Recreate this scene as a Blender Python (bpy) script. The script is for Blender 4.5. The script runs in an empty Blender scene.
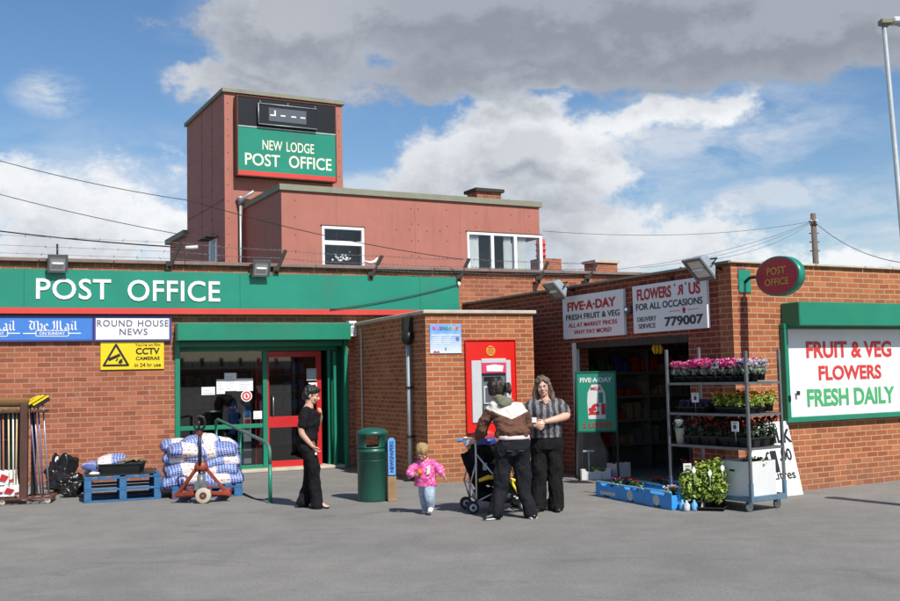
import bpy, bmesh, math, random
from mathutils import Vector, Matrix, noise
random.seed(7)
PI=math.pi
SC=bpy.context.scene
COL=SC.collection
# ------------------------------------------------------------------ camera
F=1025.0; H=1.68
PITCH=math.atan(76/F); ROLL=0.0227
def ray(u,v):
    a=u-450.0; b=300.5-v
    c,s=math.cos(ROLL),math.sin(ROLL)
    a2=a*c+b*s; b2=b*c-a*s
    return Vector((a2, F*math.cos(PITCH)-b2*math.sin(PITCH), F*math.sin(PITCH)+b2*math.cos(PITCH)))
def gp(u,v,z=0.0):
    r=ray(u,v); k=(z-H)/r.z
    return Vector((r.x*k,r.y*k,z))
def at_depth(u,v,d):
    r=ray(u,v); k=d/r.y
    return Vector((r.x*k,d,H+r.z*k))
fw=ray(450,300.5).normalized(); rt=(ray(451,300.5)-ray(450,300.5)).normalized(); up=rt.cross(fw)
cam=bpy.data.cameras.new('camera'); cam.lens=F/900*36; cam.sensor_width=36; cam.sensor_fit='HORIZONTAL'; cam.clip_end=3000
co=bpy.data.objects.new('camera',cam); COL.objects.link(co)
co.matrix_world=Matrix((( rt.x,up.x,-fw.x,0),(rt.y,up.y,-fw.y,0),(rt.z,up.z,-fw.z,H),(0,0,0,1)))
SC.camera=co
# ------------------------------------------------------------------ materials
MATS={}
def mat(name,col=(.5,.5,.5),rough=.6,metal=0.0,var=0.0,vscale=6.0,bump=0.0,bscale=40.0,spec=.5,trans=0.0,alpha=1.0,dirt=0.0,sheen=0.0,sss=0.0):
    if name in MATS: return MATS[name]
    m=bpy.data.materials.new(name); m.use_nodes=True; nt=m.node_tree; b=nt.nodes['Principled BSDF']
    b.inputs['Base Color'].default_value=(*col,1); b.inputs['Roughness'].default_value=rough
    b.inputs['Metallic'].default_value=metal; b.inputs['Specular IOR Level'].default_value=spec
    b.inputs['Alpha'].default_value=alpha
    if sheen: b.inputs['Sheen Weight'].default_value=sheen
    if sss:
        b.inputs['Subsurface Weight'].default_value=sss; b.inputs['Subsurface Radius'].default_value=(.02,.008,.004)
    tc=nt.nodes.new('ShaderNodeTexCoord')
    if var or dirt:
        n=nt.nodes.new('ShaderNodeTexNoise'); n.inputs['Scale'].default_value=vscale; n.inputs['Detail'].default_value=8; n.inputs['Roughness'].default_value=.65
        nt.links.new(tc.outputs['Object'],n.inputs['Vector'])
        r=nt.nodes.new('ShaderNodeMapRange'); r.inputs['From Min'].default_value=.3; r.inputs['From Max'].default_value=.7
        r.inputs['To Min'].default_value=1-var; r.inputs['To Max'].default_value=1+var
        nt.links.new(n.outputs['Fac'],r.inputs['Value'])
        mx=nt.nodes.new('ShaderNodeVectorMath'); mx.operation='SCALE'; mx.inputs[0].default_value=col
        nt.links.new(r.outputs['Result'],mx.inputs['Scale']); last=mx.outputs['Vector']
        if dirt:
            n2=nt.nodes.new('ShaderNodeTexNoise'); n2.inputs['Scale'].default_value=vscale*.5; n2.inputs['Detail'].default_value=10; n2.inputs['Roughness'].default_value=.75
            mp=nt.nodes.new('ShaderNodeMapping'); mp.inputs['Scale'].default_value=(1.6,1.6,.45); nt.links.new(tc.outputs['Object'],mp.inputs['Vector']); nt.links.new(mp.outputs['Vector'],n2.inputs['Vector'])
            r2=nt.nodes.new('ShaderNodeMapRange'); r2.inputs['From Min'].default_value=.52; r2.inputs['From Max'].default_value=.75; r2.inputs['To Max'].default_value=dirt
            nt.links.new(n2.outputs['Fac'],r2.inputs['Value'])
            m2=nt.nodes.new('ShaderNodeMix'); m2.data_type='RGBA'; nt.links.new(r2.outputs['Result'],m2.inputs['Factor']); nt.links.new(last,m2.inputs['A']); m2.inputs['B'].default_value=(.10,.085,.065,1); last=m2.outputs['Result']
        nt.links.new(last,b.inputs['Base Color'])
    if bump:
        n=nt.nodes.new('ShaderNodeTexNoise'); n.inputs['Scale'].default_value=bscale; n.inputs['Detail'].default_value=6
        nt.links.new(tc.outputs['Object'],n.inputs['Vector'])
        bp=nt.nodes.new('ShaderNodeBump'); bp.inputs['Strength'].default_value=bump; bp.inputs['Distance'].default_value=.01
        nt.links.new(n.outputs['Fac'],bp.inputs['Height']); nt.links.new(bp.outputs['Normal'],b.inputs['Normal'])
    MATS[name]=m; return m
class NT:
    def __init__(s,nt): s.nt=nt
    def n(s,t,**k):
        x=s.nt.nodes.new(t)
        for a,b in k.items(): setattr(x,a,b)
        return x
    def l(s,a,b): s.nt.links.new(a,b)
    def val(s,inp,v):
        if hasattr(v,'is_output') or isinstance(v,bpy.types.NodeSocket): s.l(v,inp)
        else: inp.default_value=v
    def m(s,op,a,b=0.0,c=0.0,clamp=False):
        x=s.n('ShaderNodeMath',operation=op,use_clamp=clamp); s.val(x.inputs[0],a); s.val(x.inputs[1],b); s.val(x.inputs[2],c); return x.outputs[0]
    def mr(s,v,a,b,c=0.0,d=1.0,smooth=False):
        x=s.n('ShaderNodeMapRange'); x.interpolation_type='SMOOTHSTEP' if smooth else 'LINEAR'
        s.val(x.inputs['Value'],v)
        for k,w in zip(('From Min','From Max','To Min','To Max'),(a,b,c,d)): s.val(x.inputs[k],w)
        return x.outputs['Result']
    def noise(s,vec,scale,detail=6,rough=.6,dist=0.0):
        x=s.n('ShaderNodeTexNoise'); s.l(vec,x.inputs['Vector']); x.inputs['Scale'].default_value=scale; x.inputs['Detail'].default_value=detail; x.inputs['Roughness'].default_value=rough; x.inputs['Distortion'].default_value=dist
        return x.outputs['Fac']
    def mix(s,f,a,b,blend='MIX'):
        x=s.n('ShaderNodeMix',data_type='RGBA',blend_type=blend); s.val(x.inputs['Factor'],f)
        for k,w in (('A',a),('B',b)):
            if isinstance(w,tuple): x.inputs[k].default_value=(*w,1)
            else: s.l(w,x.inputs[k])
        return x.outputs['Result']
def newmat(name):
    m=bpy.data.materials.new(name); m.use_nodes=True; MATS[name]=m
    return m,NT(m.node_tree),m.node_tree.nodes['Principled BSDF']
def brick(name,c1,c2,mortar,bw=.225,bh=.075,ms=.010,stain=.35,sc=1.0):
    m,t,b=newmat(name)
    uv=t.n('ShaderNodeUVMap').outputs['UV']
    # slight waver so that courses are not ruler straight
    nz=t.n('ShaderNodeTexNoise'); nz.inputs['Scale'].default_value=2.2; nz.inputs['Detail'].default_value=4; t.l(uv,nz.inputs['Vector'])
    sub=t.n('ShaderNodeVectorMath',operation='SUBTRACT'); t.l(nz.outputs['Color'],sub.inputs[0]); sub.inputs[1].default_value=(.5,.5,.5)
    scl=t.n('ShaderNodeVectorMath',operation='SCALE'); t.l(sub.outputs[0],scl.inputs[0]); scl.inputs['Scale'].default_value=.022
    add=t.n('ShaderNodeVectorMath',operation='ADD'); t.l(uv,add.inputs[0]); t.l(scl.outputs[0],add.inputs[1])
    br=t.n('ShaderNodeTexBrick'); t.l(add.outputs[0],br.inputs['Vector'])
    br.inputs['Scale'].default_value=1; br.inputs['Brick Width'].default_value=bw; br.inputs['Row Height'].default_value=bh
    br.inputs['Mortar Size'].default_value=ms; br.inputs['Mortar Smooth'].default_value=.25; br.inputs['Bias'].default_value=-.1
    br.inputs['Color1'].default_value=(*c1,1); br.inputs['Color2'].default_value=(*c2,1); br.inputs['Mortar'].default_value=(*mortar,1)
    # a second layer of per brick tone
    b2=t.n('ShaderNodeTexBrick'); t.l(add.outputs[0],b2.inputs['Vector']); b2.inputs['Scale'].default_value=1; b2.inputs['Brick Width'].default_value=bw; b2.inputs['Row Height'].default_value=bh
    b2.inputs['Mortar Size'].default_value=0; b2.offset=.5; b2.inputs['Bias'].default_value=.35; b2.inputs['Color1'].default_value=(1.08,1.06,1.04,1); b2.inputs['Color2'].default_value=(.66,.60,.62,1)
    mp=t.n('ShaderNodeMapping'); mp.inputs['Location'].default_value=(bw*7,bh*12,0); t.l(add.outputs[0],mp.inputs['Vector']); t.l(mp.outputs[0],b2.inputs['Vector'])
    col=t.mix(t.m('MULTIPLY',t.m('SUBTRACT',1.0,br.outputs['Fac']),.8),br.outputs['Color'],b2.outputs['Color'],'MULTIPLY')
    g=t.noise(uv,.9,9,.7); col=t.mix(1.0,col,t.mix(t.mr(g,.3,.7),(.82,.80,.80),(1.12,1.10,1.08)),'MULTIPLY')
    f=t.noise(uv,70,4,.7); col=t.mix(.55,col,t.mix(t.mr(f,.3,.7),(.72,.70,.70),(1.2,1.2,1.2)),'MULTIPLY')
    # pale efflorescence and dark soot in patches of their own
    e=t.noise(uv,3.1,10,.78,.6); col=t.mix(t.mr(e,.60,.80,0,stain),col,(.56,.50,.44))
    d=t.noise(uv,1.7,10,.75,1.0); col=t.mix(t.mr(d,.58,.80,0,stain),col,(.10,.06,.05))
    suv=t.n('ShaderNodeSeparateXYZ'); t.l(uv,suv.inputs[0]); bs=t.m('MULTIPLY',t.mr(suv.outputs[1],.0,.42,1,0),t.mr(t.noise(uv,5,8,.7),.35,.62)); col=t.mix(t.m('MULTIPLY',bs,.55),col,(.13,.10,.085))
    t.l(col,b.inputs['Base Color']); b.inputs['Roughness'].default_value=.9; b.inputs['Specular IOR Level'].default_value=.25
    hgt=t.m('ADD',t.m('MULTIPLY',t.m('SUBTRACT',1.0,br.outputs['Fac']),1.0),t.m('MULTIPLY',f,.35))
    bp=t.n('ShaderNodeBump'); bp.inputs['Strength'].default_value=.55; bp.inputs['Distance'].default_value=.008; t.l(hgt,bp.inputs['Height']); t.l(bp.outputs[0],b.inputs['Normal'])
    return m
brick('brick_main',(.48,.172,.098),(.33,.110,.064),(.40,.255,.16),.232,.0865,.009,.42)
brick('brick_new',(.52,.190,.082),(.40,.125,.055),(.47,.315,.19),.225,.0765,.009,.22)
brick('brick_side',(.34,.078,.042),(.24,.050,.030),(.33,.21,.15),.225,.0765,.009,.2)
mat('green',(.010,.205,.120),.4,var=.12,vscale=1.4,dirt=.32)
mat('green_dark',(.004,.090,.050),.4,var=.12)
mat('bolt',(.20,.075,.06),.8); mat('green_sign',(.014,.235,.155),.35,var=.10,vscale=1.2,dirt=.30)
mat('red_stripe',(.62,.055,.045),.4,var=.08,vscale=2)
mat('red',(.66,.018,.012),.28,var=.05)
mat('red_door',(.50,.020,.022),.35,var=.08)
mat('white',(.80,.80,.79),.45,var=.03)
mat('white_dull',(.62,.63,.62),.5,var=.06,dirt=.12,vscale=4)
mat('white_upvc',(.80,.81,.82),.3,var=.03,dirt=.10,vscale=5)
mat('cream_text',(.80,.78,.62),.4)
mat('red_text',(.45,.015,.02),.5)
mat('red_text_bright',(.60,.04,.035),.5)
mat('dark_text',(.02,.035,.035),.5)
mat('blue_text',(.10,.10,.17),.5)
mat('green_text',(.06,.38,.14),.5)
mat('gold_text',(.60,.36,.05),.4)
mat('black',(.012,.012,.013),.45,var=.15)
mat('black_gloss',(.008,.008,.009),.35)
mat('rubber',(.018,.018,.018),.7,var=.2)
mat('steel',(.42,.43,.44),.38,metal=.9,var=.15,vscale=15)
mat('galv',(.40,.45,.47),.5,metal=.5,var=.12,vscale=8)
mat('rack_steel',(.20,.215,.22),.45,metal=.6,var=.2,vscale=12)
mat('rack_blue',(.10,.17,.24),.5,var=.15)
mat('coping',(.20,.145,.125),.85,var=.25,vscale=4,bump=.4)
mat('coping_stone',(.50,.44,.35),.85,var=.2,vscale=3,bump=.4,dirt=.35)
mat('roof_felt',(.10,.10,.10),.9,var=.2)
mat('lead_edge',(.23,.235,.17),.7,var=.15,vscale=3)
mat('wood_dark',(.035,.026,.02),.75,var=.3)
mat('rust',(.12,.035,.02),.85,var=.4,vscale=12)
mat('pole_wood',(.13,.105,.085),.9,var=.3)
mat('newsblue',(.055,.20,.58),.3,var=.05)
mat('newsedge',(.06,.065,.26),.4)
mat('yellow',(.80,.58,.010),.4,var=.03)
mat('pallet_blue',(.028,.125,.28),.75,var=.35,vscale=9,dirt=.4,bump=.4)
mat('orange_paint',(.26,.038,.016),.5,var=.3,vscale=10,dirt=.45)
mat('bin_green',(.012,.085,.060),.38,var=.12,vscale=5,dirt=.15)
mat('skin',(.62,.36,.26),.5,var=.06,vscale=18,sss=.15)
mat('skin_pink',(.64,.37,.28),.5,var=.06,vscale=18,sss=.15)
mat('lips',(.42,.13,.11),.45)
mat('eye_white',(.6,.6,.58),.3); mat('eye_dark',(.015,.012,.010),.2)
mat('hair_black',(.012,.010,.010),.42,var=.4,vscale=50,bump=.6,bscale=90)
mat('hair_dark',(.022,.013,.010),.42,var=.4,vscale=50,bump=.6,bscale=90)
mat('hair_blonde',(.36,.23,.10),.5,var=.35,vscale=60,bump=.6,bscale=90)
mat('cloth_black',(.011,.011,.012),.9,spec=.15,var=.35,vscale=14,bump=.35,bscale=30)
mat('jeans_black',(.014,.015,.019),.9,spec=.15,var=.4,vscale=10,bump=.4,bscale=26)
mat('jeans_blue',(.30,.38,.48),.85,var=.28,vscale=22,bump=.5,bscale=40)
mat('hood_green',(.15,.15,.10),.9,var=.15,bump=.4)
mat('shirt_pink',(.70,.58,.58),.9)
mat('shoe_white',(.68,.68,.68),.6,var=.1); mat('shoe_black',(.012,.012,.012),.35)
mat('leaf',(.055,.13,.022),.5,var=.45,vscale=14)
mat('leaf_light',(.22,.31,.04),.5,var=.4,vscale=14)
mat('leaf_dark',(.018,.045,.018),.5,var=.4,vscale=14)
mat('leaf_silver',(.17,.22,.16),.55,var=.5,vscale=30)
mat('leaf_red',(.10,.020,.022),.5,var=.4,vscale=14)
mat('petal_pink',(.75,.14,.34),.5,var=.3,vscale=20)
mat('petal_pale',(.84,.48,.62),.5,var=.2,vscale=20)
mat('petal_magenta',(.62,.05,.27),.5,var=.25,vscale=20)
mat('petal_white',(.80,.76,.74),.5); mat('petal_yellow',(.80,.50,.02),.5); mat('petal_orange',(.75,.16,.02),.5); mat('petal_violet',(.16,.06,.32),.5); mat('petal_red',(.50,.03,.03),.5)
mat('pot_black',(.014,.014,.014),.5,var=.2); mat('pot_terracotta',(.30,.085,.045),.7,var=.2)
mat('crate_rim',(.30,.58,.72),.5); mat('crate_blue',(.04,.30,.72),.5,var=.10,vscale=5); mat('crate_inside',(.10,.40,.62),.7)
mat('label_print',(.50,.55,.58),.6,var=.35,vscale=30)
mat('card',(.30,.19,.10),.85,var=.12)
mat('cardwhite',(.66,.67,.67),.7,var=.05,dirt=.08,vscale=6)
mat('bristle',(.24,.125,.05),.95,var=.4,vscale=60,bump=1.0,bscale=120)
mat('handle_wood',(.52,.38,.20),.6,var=.15); mat('handle_red',(.42,.14,.09),.5); mat('handle_white',(.68,.66,.60),.5); mat('handle_green',(.55,.50,.30),.5); mat('handle_violet',(.22,.18,.34),.35,metal=.3); mat('handle_grey',(.34,.35,.38),.35,metal=.4)
mat('board_brown',(.075,.030,.020),.7,var=.25,vscale=6)
mat('bin_bag',(.010,.010,.011),.22,var=.2,bump=.9,bscale=14)
mat('glove',(.24,.16,.09),.9,var=.2); mat('dirtwhite',(.6,.6,.6),.6)
mat('curtain',(.72,.72,.70),.9,var=.08)
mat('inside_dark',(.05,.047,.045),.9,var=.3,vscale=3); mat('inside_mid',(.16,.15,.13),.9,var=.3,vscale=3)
mat('produce_green',(.06,.13,.02),.6,var=.4); mat('produce_orange',(.55,.20,.03),.6,var=.3); mat('produce_red',(.35,.03,.02),.6,var=.3)
mat('seg_off',(.10,.11,.13),.3); mat('screen_grey',(.10,.11,.13),.25)
mat('atm_grey',(.52,.54,.56),.4,var=.05); mat('atm_dark',(.13,.14,.15),.35); mat('atm_pink',(.62,.06,.13),.35)
mat('terracotta',(.34,.10,.06),.85,var=.2); mat('lens',(.55,.58,.58),.12,metal=.6)
mat('paper',(.78,.78,.77),.7); mat('paper_grey',(.40,.42,.44),.7); mat('stroller_tube',(.55,.56,.58),.3,metal=.8); mat('handle_blue',(.05,.28,.60),.5)
mat('post_blue',(.12,.38,.70),.45,var=.08); mat('post_wood',(.30,.19,.10),.85,var=.25); mat('post_side',(.03,.09,.35),.5)
mat('glass_lamp',(.5,.52,.54),.1,metal=.2)
def glass(name,tint,alpha):
    m,t,b=newmat(name); nt=m.node_tree
    g=t.n('ShaderNodeBsdfGlossy'); g.inputs['Roughness'].default_value=.02; g.inputs['Color'].default_value=(1,1,1,1)
    tr=t.n('ShaderNodeBsdfTransparent'); tr.inputs['Color'].default_value=(*tint,1)
    fr=t.n('ShaderNodeFresnel'); fr.inputs['IOR'].default_value=1.5
    mx=t.n('ShaderNodeMixShader'); geo=t.n('ShaderNodeNewGeometry'); t.l(t.m('MULTIPLY',t.m('ADD',fr.outputs[0],alpha,clamp=True),t.m('SUBTRACT',1.0,geo.outputs['Backfacing'])),mx.inputs[0]); t.l(tr.outputs[0],mx.inputs[1]); t.l(g.outputs[0],mx.inputs[2])
    t.l(mx.outputs[0],nt.nodes['Material Output'].inputs['Surface'])
    return m
glass('glass_shop',(.72,.75,.76),.045); glass('glass_upper',(.95,.97,.98),.02)
# painted upper cladding: pinkish red with faint panel stains
m,t,b=newmat('cladding'); tc=t.n('ShaderNodeTexCoord').outputs['Object']
a=t.noise(tc,1.1,8,.7); c=t.mix(t.mr(a,.3,.7),(.365,.130,.095),(.43,.162,.120))
mp=t.n('ShaderNodeMapping'); mp.inputs['Scale'].default_value=(3,3,.35); t.l(tc,mp.inputs['Vector'])
s=t.noise(mp.outputs[0],2.2,9,.75); c=t.mix(t.mr(s,.50,.74,0,.42),c,(.20,.085,.068)); s2=t.noise(tc,6,9,.8); c=t.mix(t.mr(s2,.62,.8,0,.35),c,(.46,.22,.18))
t.l(c,b.inputs['Base Color']); b.inputs['Roughness'].default_value=.7
# striped blouse
m,t,b=newmat('striped'); tc=t.n('ShaderNodeTexCoord').outputs['Object']; sp=t.n('ShaderNodeSeparateXYZ'); t.l(tc,sp.inputs[0])
nz=t.noise(tc,9,5,.7); w=t.m('SINE',t.m('ADD',t.m('MULTIPLY',sp.outputs[0],80),t.m('MULTIPLY',nz,6.5))); n2=t.noise(tc,60,4,.7)
c=t.mix(t.mr(w,-.2,.35),(.014,.014,.018),(.24,.235,.245)); c=t.mix(t.mr(n2,.42,.58,0,.75),c,(.06,.06,.07)); t.l(c,b.inputs['Base Color']); b.inputs['Roughness'].default_value=.8
# jacket: brown with a pale chevron yoke
m,t,b=newmat('jacket'); tc=t.n('ShaderNodeTexCoord').outputs['Object']; sp=t.n('ShaderNodeSeparateXYZ'); t.l(tc,sp.inputs[0])
che=t.m('ADD',1.165,t.m('MULTIPLY',t.m('ABSOLUTE',t.m('ADD',sp.outputs[0],-.035)),.42)); f=t.m('GREATER_THAN',sp.outputs[2],che)
nz=t.noise(tc,14,6,.7); br=t.mix(nz,(.085,.036,.020),(.15,.066,.038)); t.l(t.mix(f,br,(.66,.62,.55)),b.inputs['Base Color']); b.inputs['Roughness'].default_value=.85
bp=t.n('ShaderNodeBump'); bp.inputs['Strength'].default_value=.5; bp.inputs['Distance'].default_value=.02; t.l(t.noise(tc,12,5,.6),bp.inputs['Height']); t.l(bp.outputs[0],b.inputs['Normal'])
# child's coat
m,t,b=newmat('coat_pink'); tc=t.n('ShaderNodeTexCoord').outputs['Object']; v=t.n('ShaderNodeTexVoronoi'); v.inputs['Scale'].default_value=34; t.l(tc,v.inputs['Vector'])
c=t.mix(t.mr(v.outputs['Distance'],.22,.34),(.80,.55,.66),(.74,.10,.34)); n2=t.noise(tc,16,4,.7); c=t.mix(t.mr(n2,.55,.66,0,.8),c,(.50,.02,.18)); t.l(c,b.inputs['Base Color']); b.inputs['Roughness'].default_value=.8
# compost sack: white middle, blue gingham ends, red print
def sackmat(name,sh):
    m,t,b=newmat(name); tc=t.n('ShaderNodeTexCoord').outputs['Object']; sp=t.n('ShaderNodeSeparateXYZ'); t.l(tc,sp.inputs[0])
    x,y,z=sp.outputs; nz=t.noise(tc,7,4,.6)
    xx=t.m('ADD',x,t.m('MULTIPLY',t.m('SUBTRACT',nz,.5),.06)); 
    ck=t.m('MULTIPLY',t.mr(t.m('SINE',t.m('MULTIPLY',xx,150)),-.75,-.35),t.mr(t.m('SINE',t.m('MULTIPLY',t.m('ADD',y,t.m('MULTIPLY',z,1.3)),150)),-.75,-.35))
    ging=t.mix(ck,(.36,.44,.66),(.012,.035,.26))
    band=t.m('GREATER_THAN',t.m('ABSOLUTE',t.m('ADD',xx,sh)),.105)
    txt=t.m('MULTIPLY',t.m('GREATER_THAN',t.noise(tc,42,2,.5),.53),t.m('LESS_THAN',t.m('ABSOLUTE',t.m('ADD',xx,sh)),.11))
    row=t.m('GREATER_THAN',t.m('SINE',t.m('MULTIPLY',t.m('ADD',y,t.m('MULTIPLY',z,1.3)),58)),.35)
    c=t.mix(t.m('MULTIPLY',txt,row),(.74,.72,.69),(.55,.16,.10)); c=t.mix(band,c,ging)
    t.l(c,b.inputs['Base Color']); b.inputs['Roughness'].default_value=.32
    bp=t.n('ShaderNodeBump'); bp.inputs['Strength'].default_value=.7; bp.inputs['Distance'].default_value=.02; t.l(t.noise(tc,16,6,.65,1.2),bp.inputs['Height']); t.l(bp.outputs[0],b.inputs['Normal'])
sackmat('sack_a',0.0); sackmat('sack_b',.09); sackmat('sack_c',-.12)
# cyclist-blue poster fading to white (the print itself)
m,t,b=newmat('poster_print'); tc=t.n('ShaderNodeTexCoord').outputs['Object']; sp=t.n('ShaderNodeSeparateXYZ'); t.l(tc,sp.inputs[0])
c=t.mix(t.mr(sp.outputs[2],-.28,.12),(.72,.76,.74),(.16,.36,.72)); c=t.mix(t.mr(t.noise(tc,9,3,.5),.5,.7,0,.35),c,(.70,.80,.72)); t.l(c,b.inputs['Base Color']); b.inputs['Roughness'].default_value=.35
# tarmac
m,t,b=newmat('tarmac'); tc=t.n('ShaderNodeTexCoord').outputs['Object']
n1=t.noise(tc,.22,8,.6,.4); n2=t.noise(tc,1.6,9,.7,.5); n3=t.noise(tc,34,6,.8); n4=t.noise(tc,130,3,.7)
c=t.mix(t.mr(n1,.32,.68),(.178,.172,.160),(.240,.230,.212)); c=t.mix(1.0,c,t.mix(t.mr(n2,.3,.7),(.84,.84,.84),(1.12,1.12,1.12)),'MULTIPLY')
c=t.mix(1.0,c,t.mix(t.mr(n3,.3,.7),(.74,.74,.74),(1.26,1.26,1.26)),'MULTIPLY'); c=t.mix(.7,c,t.mix(t.mr(n4,.3,.7),(.58,.58,.58),(1.42,1.42,1.42)),'MULTIPLY')
mp=t.n('ShaderNodeMapping'); mp.inputs['Scale'].default_value=(.5,1.5,1); mp.inputs['Rotation'].default_value=(0,0,.3); t.l(tc,mp.inputs['Vector'])
st=t.noise(mp.outputs[0],1.3,9,.7,1.2); c=t.mix(t.mr(st,.56,.70,0,.38),c,(.075,.073,.070))
sp_=t.n('ShaderNodeTexVoronoi'); sp_.inputs['Scale'].default_value=1.5; t.l(tc,sp_.inputs['Vector']); spot=t.m('LESS_THAN',t.m('ADD',sp_.outputs['Distance'],t.m('MULTIPLY',n2,.06)),.058); c=t.mix(t.m('MULTIPLY',spot,.5),c,(.060,.058,.056))
vg=t.n('ShaderNodeTexVoronoi'); vg.inputs['Scale'].default_value=3.1; t.l(tc,vg.inputs['Vector']); gum=t.m('LESS_THAN',vg.outputs['Distance'],.045); c=t.mix(t.m('MULTIPLY',gum,.35),c,(.30,.29,.28))
cr=t.n('ShaderNodeTexVoronoi',feature='DISTANCE_TO_EDGE'); cr.inputs['Scale'].default_value=.23; dv=t.n('ShaderNodeVectorMath',operation='ADD'); ns=t.n('ShaderNodeTexNoise'); ns.inputs['Scale'].default_value=2.0; ns.inputs['Detail'].default_value=8; t.l(tc,ns.inputs['Vector']); t.l(tc,dv.inputs[0]); t.l(ns.outputs['Color'],dv.inputs[1]); t.l(dv.outputs[0],cr.inputs['Vector'])
crk=t.m('MULTIPLY',t.m('LESS_THAN',cr.outputs['Distance'],.0035),t.mr(n1,.45,.60)); c=t.mix(t.m('MULTIPLY',crk,.12),c,(.09,.09,.09))
t.l(c,b.inputs['Base Color']); b.inputs['Roughness'].default_value=.88; b.inputs['Specular IOR Level'].default_value=.3
bp=t.n('ShaderNodeBump'); bp.inputs['Strength'].default_value=.5; bp.inputs['Distance'].default_value=.006; t.l(t.m('ADD',n3,n4),bp.inputs['Height']); t.l(bp.outputs[0],b.inputs['Normal'])
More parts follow.
